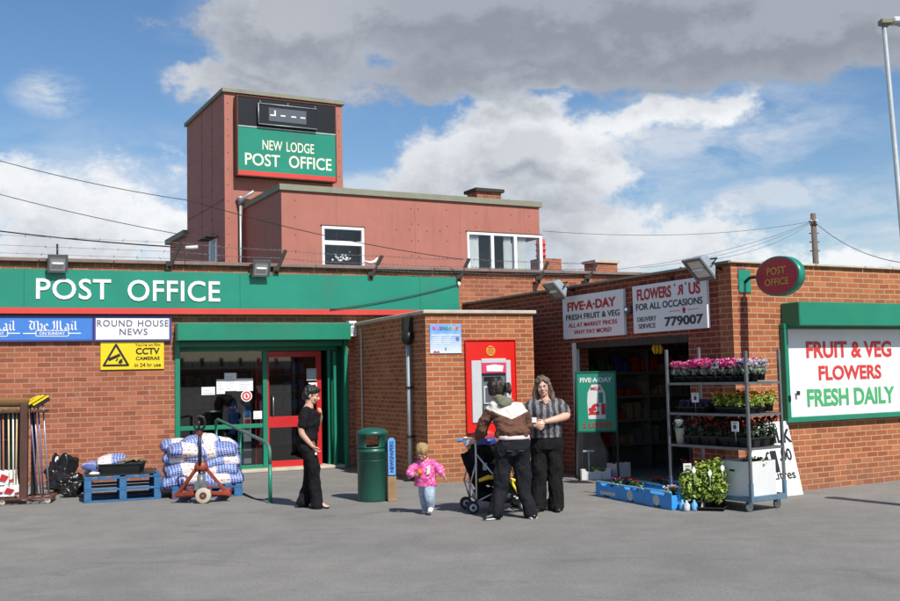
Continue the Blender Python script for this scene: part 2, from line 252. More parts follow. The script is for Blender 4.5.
# ------------------------------------------------------------------ mesh helpers
class MB:
    def __init__(s): s.bm=bmesh.new(); s.mi=0
    def _f(s,vs,smooth=False):
        try: f=s.bm.faces.new(vs)
        except ValueError: return
        f.material_index=s.mi; f.smooth=smooth; return f
    def box(s,x0,x1,y0,y1,z0,z1,M=None):
        c=[Vector((x,y,z)) for z in (z0,z1) for y in (y0,y1) for x in (x0,x1)]
        if M: c=[M@p for p in c]
        v=[s.bm.verts.new(p) for p in c]
        for q in ((0,2,3,1),(4,5,7,6),(0,1,5,4),(2,6,7,3),(0,4,6,2),(1,3,7,5)): s._f([v[i] for i in q])
        return s
    def cbox(s,c,d,M=None,R=None):
        c=Vector(c); h=[k/2 for k in d]
        T=Matrix.Translation(c)@(R.to_4x4() if R else Matrix())
        if M: T=M@T
        return s.box(-h[0],h[0],-h[1],h[1],-h[2],h[2],T)
    def bar(s,a,b,w,h=None):
        a=Vector(a); b=Vector(b); d=b-a; q=d.to_track_quat('X','Z'); h=h or w
        return s.box(0,d.length,-w/2,w/2,-h/2,h/2,Matrix.Translation(a)@q.to_matrix().to_4x4())
    def poly(s,pts,y0,y1):   # outline in x,z, given depth
        a=[s.bm.verts.new((x,y0,z)) for x,z in pts]; b=[s.bm.verts.new((x,y1,z)) for x,z in pts]
        s._f(a); s._f(b[::-1]); n=len(pts)
        for i in range(n): s._f([a[i],b[i],b[(i+1)%n],a[(i+1)%n]])
        return s
    def quad(s,pts,smooth=False): return s._f([s.bm.verts.new(p) for p in pts],smooth)
    def tube(s,pts,r,seg=10,cap=True,flat=None):
        pts=[Vector(p) for p in pts]; n=len(pts); rs=r if isinstance(r,(list,tuple)) else [r]*n
        rings=[]; up=None
        for i,p in enumerate(pts):
            d=(pts[min(i+1,n-1)]-pts[max(i-1,0)]); d=d.normalized() if d.length>1e-9 else Vector((0,0,1))
            if up is None:
                up=Vector((0,0,1)) if abs(d.z)<.9 else Vector((0,1,0))
            a=d.cross(up).normalized(); up=a.cross(d).normalized()
            rx=rs[i]; ry=rs[i]
            if isinstance(rx,(tuple,list)): rx,ry=rx
            rings.append([s.bm.verts.new(p+a*rx*math.cos(k*2*PI/seg)+up*ry*math.sin(k*2*PI/seg)) for k in range(seg)])
        for i in range(n-1):
            for k in range(seg): s._f([rings[i][k],rings[i][(k+1)%seg],rings[i+1][(k+1)%seg],rings[i+1][k]],True)
        if cap: s._f(rings[0][::-1]); s._f(rings[-1])
        return s
    def lathe(s,prof,c=(0,0,0),seg=24,axis='z',cap=True):
        c=Vector(c); rings=[]
        for r,h in prof:
            rr=[]
            for k in range(seg):
                a=k*2*PI/seg; x,y=r*math.cos(a),r*math.sin(a)
                p={'z':(x,y,h),'y':(x,h,y),'x':(h,x,y)}[axis]; rr.append(s.bm.verts.new(c+Vector(p)))
            rings.append(rr)
        for i in range(len(rings)-1):
            for k in range(seg): s._f([rings[i][k],rings[i][(k+1)%seg],rings[i+1][(k+1)%seg],rings[i+1][k]],True)
        if cap: s._f(rings[0][::-1]); s._f(rings[-1])
        return s
    def ell(s,c,r,seg=16,rings=10,M=None):
        c=Vector(c); r=(r,r,r) if not isinstance(r,(tuple,list)) else r
        T=Matrix.Translation(c)@(M.to_4x4() if M else Matrix())@Matrix.Diagonal((*r,1))
        ret=bmesh.ops.create_uvsphere(s.bm,u_segments=seg,v_segments=rings,radius=1,matrix=T)
        for v in ret['verts']:
            for f in v.link_faces: f.smooth=True; f.material_index=s.mi
        return s
    def rings(s,rs,seg=20):   # stack of ellipses: (cx,cy,cz,rx,ry[,tilt])
        out=[]
        for q in rs:
            cx,cy,cz,rx,ry=q[:5]; tz=q[5] if len(q)>5 else 0
            out.append([s.bm.verts.new((cx+rx*math.cos(k*2*PI/seg),cy+ry*math.sin(k*2*PI/seg),cz+tz*math.cos(k*2*PI/seg))) for k in range(seg)])
        for i in range(len(out)-1):
            for k in range(seg): s._f([out[i][k],out[i][(k+1)%seg],out[i+1][(k+1)%seg],out[i+1][k]],True)
        s._f(out[0][::-1]); s._f(out[-1]); return s
    def mesh(s,name,mats,bevel=0,uv=True,fixn=True):
        if fixn: bmesh.ops.recalc_face_normals(s.bm,faces=s.bm.faces)
        if bevel:
            es=[e for e in s.bm.edges if len(e.link_faces)==2 and e.calc_face_angle(0)>.9]
            bmesh.ops.bevel(s.bm,geom=es,offset=bevel,segments=1,affect='EDGES',clamp_overlap=True)
        if uv:
            L=s.bm.loops.layers.uv.new('UVMap')
            for f in s.bm.faces:
                n=f.normal; ax=max(range(3),key=lambda i:abs(n[i]))
                for l in f.loops:
                    p=l.vert.co; l[L].uv=((p.y+.1125,p.z),(p.x,p.z),(p.x,p.y))[ax]
        me=bpy.data.meshes.new(name); s.bm.to_mesh(me); s.bm.free()
        for m in (mats if isinstance(mats,(list,tuple)) else [mats]): me.materials.append(MATS[m])
        return me
    def build(s,name,mats,parent=None,bevel=0,label=None,fixn=True):
        me=s.mesh(name,mats,bevel,True,fixn); o=bpy.data.objects.new(name,me); COL.objects.link(o)
        if parent: o.parent=parent
        if label: o['label']=label
        return o
def tag(o,label,cat,group=None,kind=None):
    if cat and not kind: kind='thing'
    if label: o['label']=label
    if cat: o['category']=cat
    if group: o['group']=group
    if kind: o['kind']=kind
    return o
def thing(name,label,cat,loc=(0,0,0),rotz=0.0,group=None):
    o=bpy.data.objects.new(name,None); COL.objects.link(o); o.location=loc; o.rotation_euler=(0,0,rotz); o.empty_display_size=.2
    return tag(o,label,cat,group)
def dup(root,loc,rotz,label=None,group=None,scale=None):
    def cp(o,par):
        c=o.copy(); COL.objects.link(c); c.parent=par
        for ch in list(o.children): cp(ch,c)
        return c
    r=cp(root,None); r.location=loc; r.rotation_euler=(0,0,rotz)
    if label: r['label']=label
    if group: r['group']=group
    if scale: r.scale=(scale,)*3
    return r
class Wall:
    def __init__(s,o,deg): s.o=Vector((o[0],o[1],0)); s.a=math.radians(deg); s.x=Vector((math.cos(s.a),math.sin(s.a),0)); s.n=Vector((math.sin(s.a),-math.cos(s.a),0))
    def px(s,u,v,off=0.0):
        r=ray(u,v); C=Vector((0,0,H)); p0=s.o+s.n*off; k=(p0-C).dot(s.n)/r.dot(s.n); p=C+r*k
        return (p-s.o).dot(s.x),p.z
    def w(s,x,y,z): p=s.o+s.x*x-s.n*y; return Vector((p.x,p.y,z))
    def thing(s,name,label,cat,x,z,off=0.0,group=None): return thing(name,label,cat,s.w(x,-off,z),s.a,group)
    def rect(s,pts,off=0.0):   # pixel corners -> x0,x1,z0,z1
        q=[s.px(u,v,off) for u,v in pts]; xs=[p[0] for p in q]; zs=[p[1] for p in q]; xs.sort(); zs.sort(); h=len(q)//2
        return sum(xs[:h])/h,sum(xs[h:])/h,sum(zs[:h])/h,sum(zs[h:])/h
def eval_mesh(o):
    dg=bpy.context.evaluated_depsgraph_get(); return bpy.data.meshes.new_from_object(o.evaluated_get(dg))
TC={}
def text(s,parent,m,cx,cz,w,h,off=.004,bold=0.0,y=0.0,name='lettering',shear=0.0,flip=False,spacing=1.0,align='c',depth=.002,word=1.0):
    key=(s,bold,shear,spacing,word)
    if key not in TC:
        cu=bpy.data.curves.new('t','FONT'); cu.body=s; cu.extrude=0; cu.offset=bold; cu.shear=shear; cu.space_character=spacing; cu.space_word=word; cu.size=1; cu.resolution_u=4
        o=bpy.data.objects.new('t',cu); COL.objects.link(o); me=eval_mesh(o); bpy.data.objects.remove(o); TC[key]=[v.co.copy() for v in me.vertices],[tuple(p.vertices) for p in me.polygons]
    vs,fs=TC[key]
    x0=min(v.x for v in vs); x1=max(v.x for v in vs); y0=min(v.y for v in vs); y1=max(v.y for v in vs)
    fy=h/(y1-y0); fx=(w/(x1-x0)) if w else fy*1.0
    sg=-1 if flip else 1; ww=fx*(x1-x0)
    ox=cx-ww/2 if align=='c' else cx
    def P(v,dy):
        xx=(v.x-x0)*fx
        if flip: xx=ww-xx
        return (ox+xx, y-off-dy, cz-h/2+(v.y-y0)*fy)
    n=len(vs); V=[P(v,0) for v in vs]+[P(v,depth) for v in vs]
    Fc=[tuple(reversed(f)) for f in fs]+[tuple(i+n for i in f) for f in fs]
    from collections import Counter
    ec={}
    for f in fs:
        for i in range(len(f)):
            a,b=f[i],f[(i+1)%len(f)]; ec.setdefault((min(a,b),max(a,b)),[]).append((a,b))
    for k,l in ec.items():
        if len(l)==1: a,b=l[0]; Fc.append((a,b,b+n,a+n))
    me=bpy.data.meshes.new(name); me.from_pydata(V,[],Fc); me.materials.append(MATS[m]); me.update()
    o=bpy.data.objects.new(name,me); COL.objects.link(o); o.parent=parent
    return o
def ground_blob(): pass
def remeshed(name,mb,m,parent,voxel=.012,smooth=4,disp=0.0,dscale=9.0,mats=None,colfn=None,dir=None):
    """union of all the pieces in mb as one continuous smooth surface"""
    bmesh.ops.recalc_face_normals(mb.bm,faces=mb.bm.faces)
    me=bpy.data.meshes.new(name); mb.bm.to_mesh(me); mb.bm.free(); o=bpy.data.objects.new(name,me); COL.objects.link(o)
    r=o.modifiers.new('r','REMESH'); r.mode='VOXEL'; r.voxel_size=voxel; r.use_smooth_shade=True
    if smooth: q=o.modifiers.new('s','SMOOTH'); q.iterations=smooth; q.factor=.5
    me2=eval_mesh(o); o.modifiers.clear(); o.data=me2; bpy.data.meshes.remove(me); me2.name=name
    if disp:
        me2.update()
        nn=[v.normal.copy() for v in me2.vertices]
        for v,nr in zip(me2.vertices,nn):
            p=v.co*dscale
            if dir: p=Vector((p.x*dir[0],p.y*dir[1],p.z*dir[2]))
            k=max(-.35,noise.turbulence(p,4,False)*.8)
            v.co+=nr*disp*k
    me2.materials.clear()
    for q in (mats or [m]): me2.materials.append(MATS[q])
    if colfn:
        for p in me2.polygons: p.material_index=colfn(p.center)
    for p in me2.polygons: p.use_smooth=True
    if parent: o.parent=parent
    return o
# ------------------------------------------------------------------ ground
g=MB(); g.quad([(-400,-300,0),(400,-300,0),(400,600,0),(-400,600,0)])
tag(g.build('ground','tarmac'),None,None,None,'structure')
# ------------------------------------------------------------------ wall planes
MW=Wall((-1.73,19.76),24); AS=Wall((-.40,16.31),-66.7); AF=Wall((-.40,16.31),23.3)
SW=Wall((3.79,13.75),-63.2); FW=Wall((3.79,13.75),28.5)
UB=Wall((-4.10,25.0),28); TW=Wall((-6.03,27.45),28); TS=Wall((-6.03,27.45),-62)
def child(o,w,base):   # set a part into the frame of a wall under an unrotated thing
    o.location=w.o-Vector((base.location.x,base.location.y,0)) ; o.rotation_euler=(0,0,w.a); return o
def pr(w,off,u0,v0,u1,v1):
    uc=(u0+u1)/2; vc=(v0+v1)/2
    s0=w.px(u0,vc,off)[0]; s1=w.px(u1,vc,off)[0]; z1=w.px(uc,v0,off)[1]; z0=w.px(uc,v1,off)[1]
    return (s0+s1)/2,(z0+z1)/2,s1-s0,z1-z0
def wtext(w,woff,par,s,m,u0,v0,u1,v1,**k):   # writing on a board whose Empty stands in the wall frame
    cx,cz,ww,hh=pr(w,woff,u0,v0,u1,v1); lx=(par.location-w.o).dot(w.x)
    return text(s,par,m,cx-lx,cz-par.location.z,ww,hh,**k)
# ---- post office wing
po=thing('post_office','long low red brick post office wing with green shopfront and red door','building',(MW.o.x,MW.o.y,0))
def mp(o): return child(o,MW,po)
zt=MW.px(230,266.5)[1]; zc=MW.px(230,262.3,.08)[1]; print('main top',zt,zc)
sL=MW.px(176,400)[0]; sR=MW.px(347,400)[0]; zo=MW.px(260,341)[1]
print('opening',sL,sR,zo)
b=MB(); b.box(-13,sL,0,.3,0,zt); b.box(sR,9.5,0,.3,0,zt); b.box(sL,sR,0,.3,zo,zt)
b.box(-13,-12.7,.3,9,0,zt); b.box(9.2,9.5,.3,9,0,zt); b.box(-13,9.5,9,9.3,0,zt)
mp(b.build('wall','brick_main',po,fixn=True))
b=MB(); 
x=-13.1
while x<9.5:
    x2=min(x+1.22,9.55); b.box(x,x2-.008,-.09,.36,zt+.003,zc); x=x2
mp(b.build('coping','coping',po,bevel=.008))
b=MB(); b.box(-12.7,9.2,.35,9,zt-.3,zt-.2); mp(b.build('roof','roof_felt',po))
# soldier strip of darker bricks under the coping is wall pattern; recessed shopfront
ry=.38
b=MB(); b.box(sL-.02,sL+.07,-.03,.06,0,zo); b.box(sR-.05,sR+.02,-.03,.06,0,zo); b.box(sL+.07,sR-.07,-.01,.10,zo-.10,zo-.003)
zh1=MW.px(260,345,-ry)[1]; zh0=MW.px(260,351,-ry)[1]
b.box(sL+.07,sR-.07,ry-.06,ry+.03,zh0,zh1)
mul=MW.px(264.8,400,-ry)[0]; b.box(mul-.045,mul+.045,ry-.05,ry+.04,.03,zh0)
ztr=MW.px(225,427,-ry)[1]; b.box(sL+.07,mul-.045,ry-.04,ry+.03,ztr-.04,ztr+.04)
b.box(sL+.07,mul-.045,ry-.04,ry+.03,.04,.12)
j1=MW.px(329,400,-ry)[0]; b.box(j1-.03,j1+.03,ry-.05,ry+.04,.03,zh0)
j2=MW.px(338,400,-ry*.5)[0]; b.box(j2-.10,j2-.05,.12,.2,.03,zo-.2)
mp(b.build('shopfront_frame','green',po,bevel=.006))
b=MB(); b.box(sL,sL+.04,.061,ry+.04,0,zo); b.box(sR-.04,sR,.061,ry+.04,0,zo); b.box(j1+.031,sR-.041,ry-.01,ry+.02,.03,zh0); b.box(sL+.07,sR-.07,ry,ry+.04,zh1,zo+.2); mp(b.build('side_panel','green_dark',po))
for (a0,a1,c0,c1) in ((sL+.07,mul-.045,ztr+.04,zh0),(sL+.07,mul-.045,.12,ztr-.04)):
    b=MB(); b.box(a0,a1,ry-.004,ry+.004,c0,c1); mp(b.build('window_pane','glass_shop',po))
d0=mul+.047; d1=MW.px(321.3,400,-ry)[0]
zm1=MW.px(292,416,-ry)[1]; zm0=MW.px(292,427,-ry)[1]; zb=MW.px(292,460,-ry)[1]; ztd=MW.px(292,357,-ry)[1]
b=MB(); b.box(d1-.10,d1,ry-.02,ry+.03,.05,zh0-.01); b.box(d0,d1-.10,ry-.02,ry+.03,ztd,zh0-.01); b.box(d0,d1-.10,ry-.02,ry+.03,zm0,zm1); b.box(d0,d1-.10,ry-.02,ry+.03,.05,zb); b.box(d0,d0+.035,ry-.02,ry+.03,zm1,ztd); b.box(d0,d0+.035,ry-.02,ry+.03,zb,zm0)
dr=mp(b.build('door','red_door',po,bevel=.004))
for c0,c1 in ((zm1,ztd),(zb,zm0)):
    q=MB(); q.box(d0+.035,d1-.10,ry-.002,ry+.006,c0,c1); q.build('glass_panel','glass_shop',dr)
q=MB(); q.tube([(d0+.10,ry-.03,zm1+.02),(d0+.10,ry-.07,zm1+.05),(d0+.10,ry-.07,zm1+.35),(d0+.10,ry-.03,zm1+.38)],.012); q.build('handle','steel',dr)
b=MB(); r0=MW.px(255.5,400,-ry-.3)[0]; b.box(r0,r0+.11,ry+.3,ry+.36,.05,zh0); b.box(r0+.11,r0+.5,ry+.3,ry+.36,zh0-.2,zh0); mp(b.build('inner_door_frame','red_door',po))
b=MB(); b.box(sL+.9,sR+.0,.03,ry+.25,.0,.055); mp(b.build('door_step','coping_stone',po,bevel=.01))
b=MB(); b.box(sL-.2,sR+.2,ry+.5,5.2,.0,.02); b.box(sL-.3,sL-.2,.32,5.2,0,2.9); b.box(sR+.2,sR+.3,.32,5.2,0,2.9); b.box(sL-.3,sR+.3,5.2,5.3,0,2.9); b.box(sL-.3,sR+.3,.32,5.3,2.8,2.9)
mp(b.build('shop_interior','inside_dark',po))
b=MB()
for i in range(5): b.box(sL+.1+.0,sL+1.9,2.2+.0,2.6,.35+i*.4,.38+i*.4)
b.box(sL+.1,sL+.14,2.2,2.6,0,2.2); b.box(sL+1.86,sL+1.9,2.2,2.6,0,2.2)
sh=thing('shop_shelving','dark display shelving seen through the post office window','shelf',MW.w(0,0,0),MW.a); b.build('shelf_board','inside_mid',sh)
for i in range(5):
    for k in range(9): b=MB(); b.box(sL+.16+k*.19,sL+.16+k*.19+random.uniform(.1,.17),2.25,2.45,.385+i*.4,.385+i*.4+random.uniform(.12,.3)); b.build('carton','inside_mid',sh)
for kk,mm in enumerate(('produce_red','newsblue','produce_orange','card')):
    for i in range(5):
        for k in range(3):
            b=MB(); x_=sL+2.1+.5*kk+k*.15; b.box(x_,x_+.11,2.3,2.45,.381+i*.36,.38+i*.36+random.uniform(.12,.24)); b.build('carton',mm,sh)
b=MB()
for i in range(5): b.box(sL+2.0,sR-.1,2.25,2.6,.35+i*.36,.375+i*.36)
b.build('shelf_board','inside_mid',sh)
# shutter box over the door
c=pr(MW,.32,177.5,323.3,351,340.5)
bx0,bx1=c[0]-c[2]/2,c[0]+c[2]/2; bz1=MW.px(264,323,.30)[1]; bz0=MW.px(264,340.3,.32)[1]
b=MB(); b.box(bx0,bx1,-.32,-.002,bz0,bz1); sb=mp(b.build('shutter_box','green',po,bevel=.012))
b=MB(); b.box(bx0+.1,bx1-.1,-.24,-.05,bz0-.012,bz0-.001); mp(b.build('shutter_slot','black',po))
# ---- signs on the post office
def board(w,name,label,cat,rect,off,depth,m,edge=None,group=None,bevel=.004):
    s0,s1,z0,z1=rect
    t=w.thing(name,label,cat,s0,z0,off,group); t['off']=off
    b=MB()
    if edge: b.box(0,s1-s0,.001,depth,0,z1-z0)
    else: b.box(0,s1-s0,0,depth,0,z1-z0)
    b.build('board',m,t,bevel=bevel)
    if edge:
        e=.03; f=MB(); W_=s1-s0; h=z1-z0
        f.box(-e,W_+e,-.012,depth,-e,0); f.box(-e,W_+e,-.012,depth,h,h+e); f.box(-e,0,-.012,depth,0,h); f.box(W_,W_+e,-.012,depth,0,h); f.build('frame',edge,t)
    return t,s1-s0,z1-z0
fz1=MW.px(230,272.8,.12)[1]; fz0=MW.px(230,314.3,.12)[1]; fx1=MW.px(459,290,.12)[0]
fs,fwd,fh=board(MW,'fascia_sign','long green fascia board reading POST OFFICE in white above the shopfront','sign',(-12.5,fx1,fz0,fz1),.12,.118,'green_sign')
st=fz0-MW.px(230,308.8,.12)[1]
b=MB(); b.box(-.01,fwd+.01,-.008,-.001,.0,-st); b.build('stripe','red_stripe',fs)
b=MB()
for u in (24,240,420): 
    s=MW.px(u,290,.12)[0]+12.5; b.box(s-.003,s+.003,-.0025,-.0005,-st+.01,fh-.01)
b.build('panel_joint','green_dark',fs)
wtext(MW,.12,fs,'POST','white',36,278.7,111,299.5,bold=.012,spacing=1.05,depth=.012)
wtext(MW,.12,fs,'OFFICE','white',127.5,280.6,220,301.5,bold=.012,spacing=1.05,depth=.012)
# newspaper sign
nx0=MW.px(-60,330,.06)[0]; nx1=MW.px(94,330,.06)[0]; nz1=MW.px(60,315.5,.06)[1]; nz0=MW.px(60,341.3,.06)[1]
ns_,nw,nh=board(MW,'newspaper_sign','blue newspaper sign reading The Mail in white blackletter','sign',(nx0,nx1-.01,nz0,nz1),.06,.058,'newsblue')
b=MB(); e=.035; b.box(0,nw,-.006,-.001,nh-e,nh); b.box(0,nw,-.006,-.001,0,e*.8); b.box(nw-e*.6,nw,-.006,-.001,e*.8,nh-e); b.build('border','newsedge',ns_)
# blackletter: strokes drawn with a broad slanted nib
BL={'T':([[(0,.86),(.18,1),(.5,.88),(.82,.98)],[(.42,.9),(.25,.62),(.2,.3),(.38,.05),(.72,.12)],[(.62,.88),(.62,.2)]],.92),
 'h':([[(.08,1),(.12,.1),(.2,.02)],[(.12,.5),(.38,.68),(.5,.55),(.5,.2),(.36,-.12)]],.66),
 'e':([[(.42,.14),(.25,.02),(.1,.16),(.1,.52),(.3,.68),(.46,.5),(.16,.34)]],.58),
 'M':([[(.02,.72),(.16,.98),(.2,.2),(.04,.02)],[(.22,.84),(.48,1),(.5,.1),(.42,.02)],[(.52,.84),(.8,1),(.84,.18),(.98,.02)]],1.22),
 'a':([[(.1,.6),(.3,.68),(.42,.55),(.42,.14),(.54,.02)],[(.4,.38),(.14,.3),(.1,.12),(.22,.02),(.42,.14)]],.62),
 'i':([[(.08,.62),(.18,.56),(.18,.12),(.3,.02)],[(.14,.84),(.24,.92)]],.36),
 'l':([[(.1,.96),(.18,.9),(.18,.12),(.3,.02)]],.36),' ':([],.35)}
def blackletter(par,s,m,cx,cz,w,h,y=0):
    tot=sum(BL[c][1] for c in s); k=w/tot; b=MB(); x=0; N=(.068,.04); dep=.001
    for ch in s:
        for st_ in BL[ch][0]:
            for (ax,az),(bx,bz) in zip(st_,st_[1:]):
                dep+=.00004
                P=[(ax-N[0],az-N[1]),(ax+N[0],az+N[1]),(bx+N[0],bz+N[1]),(bx-N[0],bz-N[1])]
                P=[(cx-w/2+(x+p)*k,cz-h/2+q*h) for p,q in P]
                b.poly(P,y-.002-dep,y-.002)
                c0=[(cx-w/2+(x+bx+i*N[0])*k,cz-h/2+(bz+i*N[1]+j*.03)*h) for i,j in ((-1,-1),(1,-1),(1,1),(-1,1))]
                dep+=.00004; b.poly(c0,y-.002-dep,y-.002)
        x+=BL[ch][1]
    return b.build('lettering',m,par)
def npos(u0,v0,u1,v1): 
    c=pr(MW,.06,u0,v0,u1,v1); return c[0]-nx0,c[1]-nz0,c[2],c[3]
blackletter(ns_,'The Mail','white',*npos(28,321,77,330)); blackletter(ns_,'The Mail','white',*npos(-32,320.5,15,330.5))
for (a,b_) in ((23,81),(-38,20)):
    cx,cz,w_,h_=npos(a,333,b_,333.8); m_=MB(); m_.box(cx-w_/2,cx-w_*.27,-.004,-.001,cz-.008,cz+.008); m_.box(cx+w_*.27,cx+w_/2,-.004,-.001,cz-.008,cz+.008)
    L=w_*.26; R_=.05
    pts=[(cx+L*math.copysign(1,math.cos(t))*1+R_*.5*math.cos(t),cz+R_*math.sin(t)) for t in [k*2*PI/16+.01 for k in range(16)]]
    for i in range(16):
        p,q=pts[i],pts[(i+1)%16]; m_.bar((p[0],-.0035-.0001*(i%2),p[1]),(q[0],-.0035-.0001*(i%2),q[1]),.004,.012)
    m_.build('border_line','white',ns_)
    text('ON SUNDAY',ns_,'white',cx,cz,w_*.44,.05,bold=.02)
rx0=MW.px(94,330,.06)[0]; rx1=MW.px(171.5,330,.06)[0]
rn,rw,rh=board(MW,'newsagent_sign','white sign reading ROUND HOUSE NEWS beside the blue newspaper sign','sign',(rx0,rx1,nz0,nz1),.062,.060,'white')
b=MB(); b.box(0,rw,-.006,-.001,rh-.04,rh); b.box(0,rw,-.006,-.001,0,.025); b.box(0,.03,-.006,-.001,.025,rh-.04); b.box(rw-.04,rw,-.006,-.001,.025,rh-.04); b.build('border','newsedge',rn)
wtext(MW,.062,rn,'ROUND HOUSE','blue_text',97,320,168.5,326.5,bold=.008,spacing=1.15,word=1.3)
wtext(MW,.062,rn,'NEWS','blue_text',119.5,328.5,147.5,335,bold=.008,spacing=1.15)
q=pr(MW,.03,100.5,341.8,164,369.5)
cc,cw,ch_=board(MW,'camera_warning_sign','yellow CCTV warning sign with a black camera triangle','sign',(q[0]-q[2]/2,q[0]+q[2]/2,q[1]-q[3]/2,q[1]+q[3]/2),.03,.028,'yellow')
def tri(b,P,w_,y):
    for i in range(3): b.bar((P[i][0],y-.0002*i,P[i][1]),(P[(i+1)%3][0],y-.0002*i,P[(i+1)%3][1]),.003,w_)
    for i in range(3): b.lathe([(w_/2,y-.0017),(w_/2,y+.0013)],(P[i][0],0,P[i][1]),12,'y')
b=MB(); tri(b,[(.05*cw,.16*ch_),(.43*cw,.16*ch_),(.24*cw,.90*ch_)],.035,-.004)
def rotbox(b,cx,cz,w_,h_,a,y0=-.006,y1=-.001):
    c,s=math.cos(a),math.sin(a); b.poly([(cx+i*w_/2*c-j*h_/2*s,cz+i*w_/2*s+j*h_/2*c) for i,j in ((-1,-1),(1,-1),(1,1),(-1,1))],y0,y1)
rotbox(b,.225*cw,.46*ch_,.17*cw,.10*ch_,.42); rotbox(b,.135*cw,.39*ch_,.03*cw,.14*ch_,.42); rotbox(b,.255*cw,.36*ch_,.02*cw,.12*ch_,-.5); b.poly([(.27*cw,.25*ch_),(.31*cw,.21*ch_),(.345*cw,.27*ch_),(.335*cw,.40*ch_),(.30*cw,.36*ch_)],-.006,-.001)
b.build('camera_symbol','black',cc)
for s,cx,cz,w_,h_,bd in (('You\'re on film',.74,.89,.40,.10,.005),('CCTV',.74,.66,.38,.24,.03),('CAMERAS',.74,.40,.38,.125,.02),('in 24 hr use',.74,.16,.42,.14,.012)):
    text(s,cc,'black',cx*cw,cz*ch_,w_*cw,h_*ch_,bold=bd)
q=pr(MW,.34,351.5,320.5,359,336)
sp_,sw_,sh_=board(MW,'spa_plate','small white SPA plate at the right end of the green shutter box','sign',(q[0]-q[2]/2,q[0]+q[2]/2,q[1]-q[3]/2,q[1]+q[3]/2),.20,.198,'white')
text('SPA',sp_,'dark_text',.5*sw_,.76*sh_,.8*sw_,.16*sh_,bold=.02)
b=MB()
for i in range(4): b.box(.25*sw_,.75*sw_,-.004,-.001,(.2+.11*i)*sh_,(.24+.11*i)*sh_)
b.build('small_print','screen_grey',sp_)
# notices on the shop window
NG='paper notices on the shop window'
for (u0,v0,u1,v1,mm,lab) in ((201.5,387,215,395,'paper','small white notice, lowest left of those on the shop window'),(216.5,379.5,225,394,'paper','white notice on the shop window left of the tall headed notice'),(224.5,373,236.5,391,'paper','tall white notice with a grey heading on the shop window'),(236.6,378.5,253,391,'paper','wide white notice on the shop window, rightmost of the upper row'),(253.5,411,262,419,'paper','small white notice low beside the green mullion'),(306.5,368.5,316.5,380.5,'paper_grey','grey framed notice at the top right of the red door'),(308.5,382.5,317,388.5,'paper','white card under the grey notice on the red door')):
    c=pr(MW,-ry+.03,u0,v0,u1,v1); t_=MW.thing('paper_notice',lab,'notice',c[0]-c[2]/2,c[1]-c[3]/2,-ry+.03,NG)
    b=MB(); b.box(0,c[2],-.001,.003,0,c[3]); b.build('sheet',mm,t_)
    b=MB()
    nl=max(2,int(c[3]/.05))
    for i in range(nl):
        zz=c[3]*(.12+.76*i/nl); b.box(c[2]*.15,c[2]*random.uniform(.55,.88),-.0025,-.0012,zz,zz+c[3]*.25/nl)
    b.build('print','label_print' if mm=='paper' else 'dirtwhite',t_)
c=pr(MW,-ry+.03,242,391,251,401); t_=MW.thing('round_sticker','round white sticker with a red mark on the shop window','sticker',c[0],c[1],-ry+.03)
b=MB(); b.lathe([(.105,-.003),(.105,.001)],(0,0,0),24,'y'); b.build('disc','paper',t_)
b=MB()
for i in range(20):
    a0,a1=i*2*PI/20,(i+1)*2*PI/20; b.poly([(.055*math.cos(a0),.055*math.sin(a0)),(.055*math.cos(a1),.055*math.sin(a1)),(.085*math.cos(a1),.085*math.sin(a1)),(.085*math.cos(a0),.085*math.sin(a0))],-.006,-.0035)
rotbox(b,0,0,.04,.07,.4,-.006,-.0035); b.build('mark','red_text_bright',t_)
c=pr(MW,-ry-.5,243.5,402,251.5,468); t_=MW.thing('display_stand','narrow pale display stand behind the shop window','stand',c[0],.02,-ry-.5)
b=MB(); b.box(-c[2]/2,c[2]/2,0,.3,.08,c[1]+c[3]/2); b.build('panel','paper_grey',t_,bevel=.01); b=MB(); b.box(-c[2]*.7,c[2]*.7,-.05,.35,0,.08); b.build('base','black',t_)
for i in range(3):
    b=MB(); b.box(-c[2]*.35,c[2]*.35,-.02,-.002,.75+i*.24,.93+i*.24); b.build('leaflet',('red_text','newsblue','paper')[i],t_)
t_=MW.thing('display_banner','blue and white hanging display behind the shop window','banner',MW.px(234,400,-ry-.7)[0],.9,-ry-.7)
b=MB(); b.poly([(-.09,-.2),(.02,-.25),(.08,.0),(.10,.35),(-.02,.42),(-.12,.25)],0,.05); b.build('cloth','newsblue',t_)
b=MB(); b.poly([(-.22,-.05),(-.10,-.15),(-.12,.3),(-.2,.33)],.02,.06); b.build('lining','dirtwhite',t_)
# ---- cash machine block
ab=thing('cash_machine_block','square red brick extension with stone coping that houses the cash machine','building',(AF.o.x,AF.o.y,0))
AL=1.93; zA=AF.px(475,314.0)[1]; zAc=AF.px(475,310.0,.05)[1]; print('atm top',zA,zAc)
b=MB(); b.box(0,AL,0,3.9,0,zA); o=child(b.build('wall','brick_new',ab),AF,ab)
b=MB(); b.box(-.05,AL+.05,-.05,.25,zA+.002,zAc); b.box(-.05,.22,.25,3.6,zA+.002,zAc); b.box(AL-.22,AL+.05,.25,3.6,zA+.002,zAc); child(b.build('coping','coping_stone',ab,bevel=.01),AF,ab)
b=MB(); b.box(.22,AL-.22,.25,3.6,zA+.002,zA+.02); child(b.build('roof','roof_felt',ab),AF,ab)
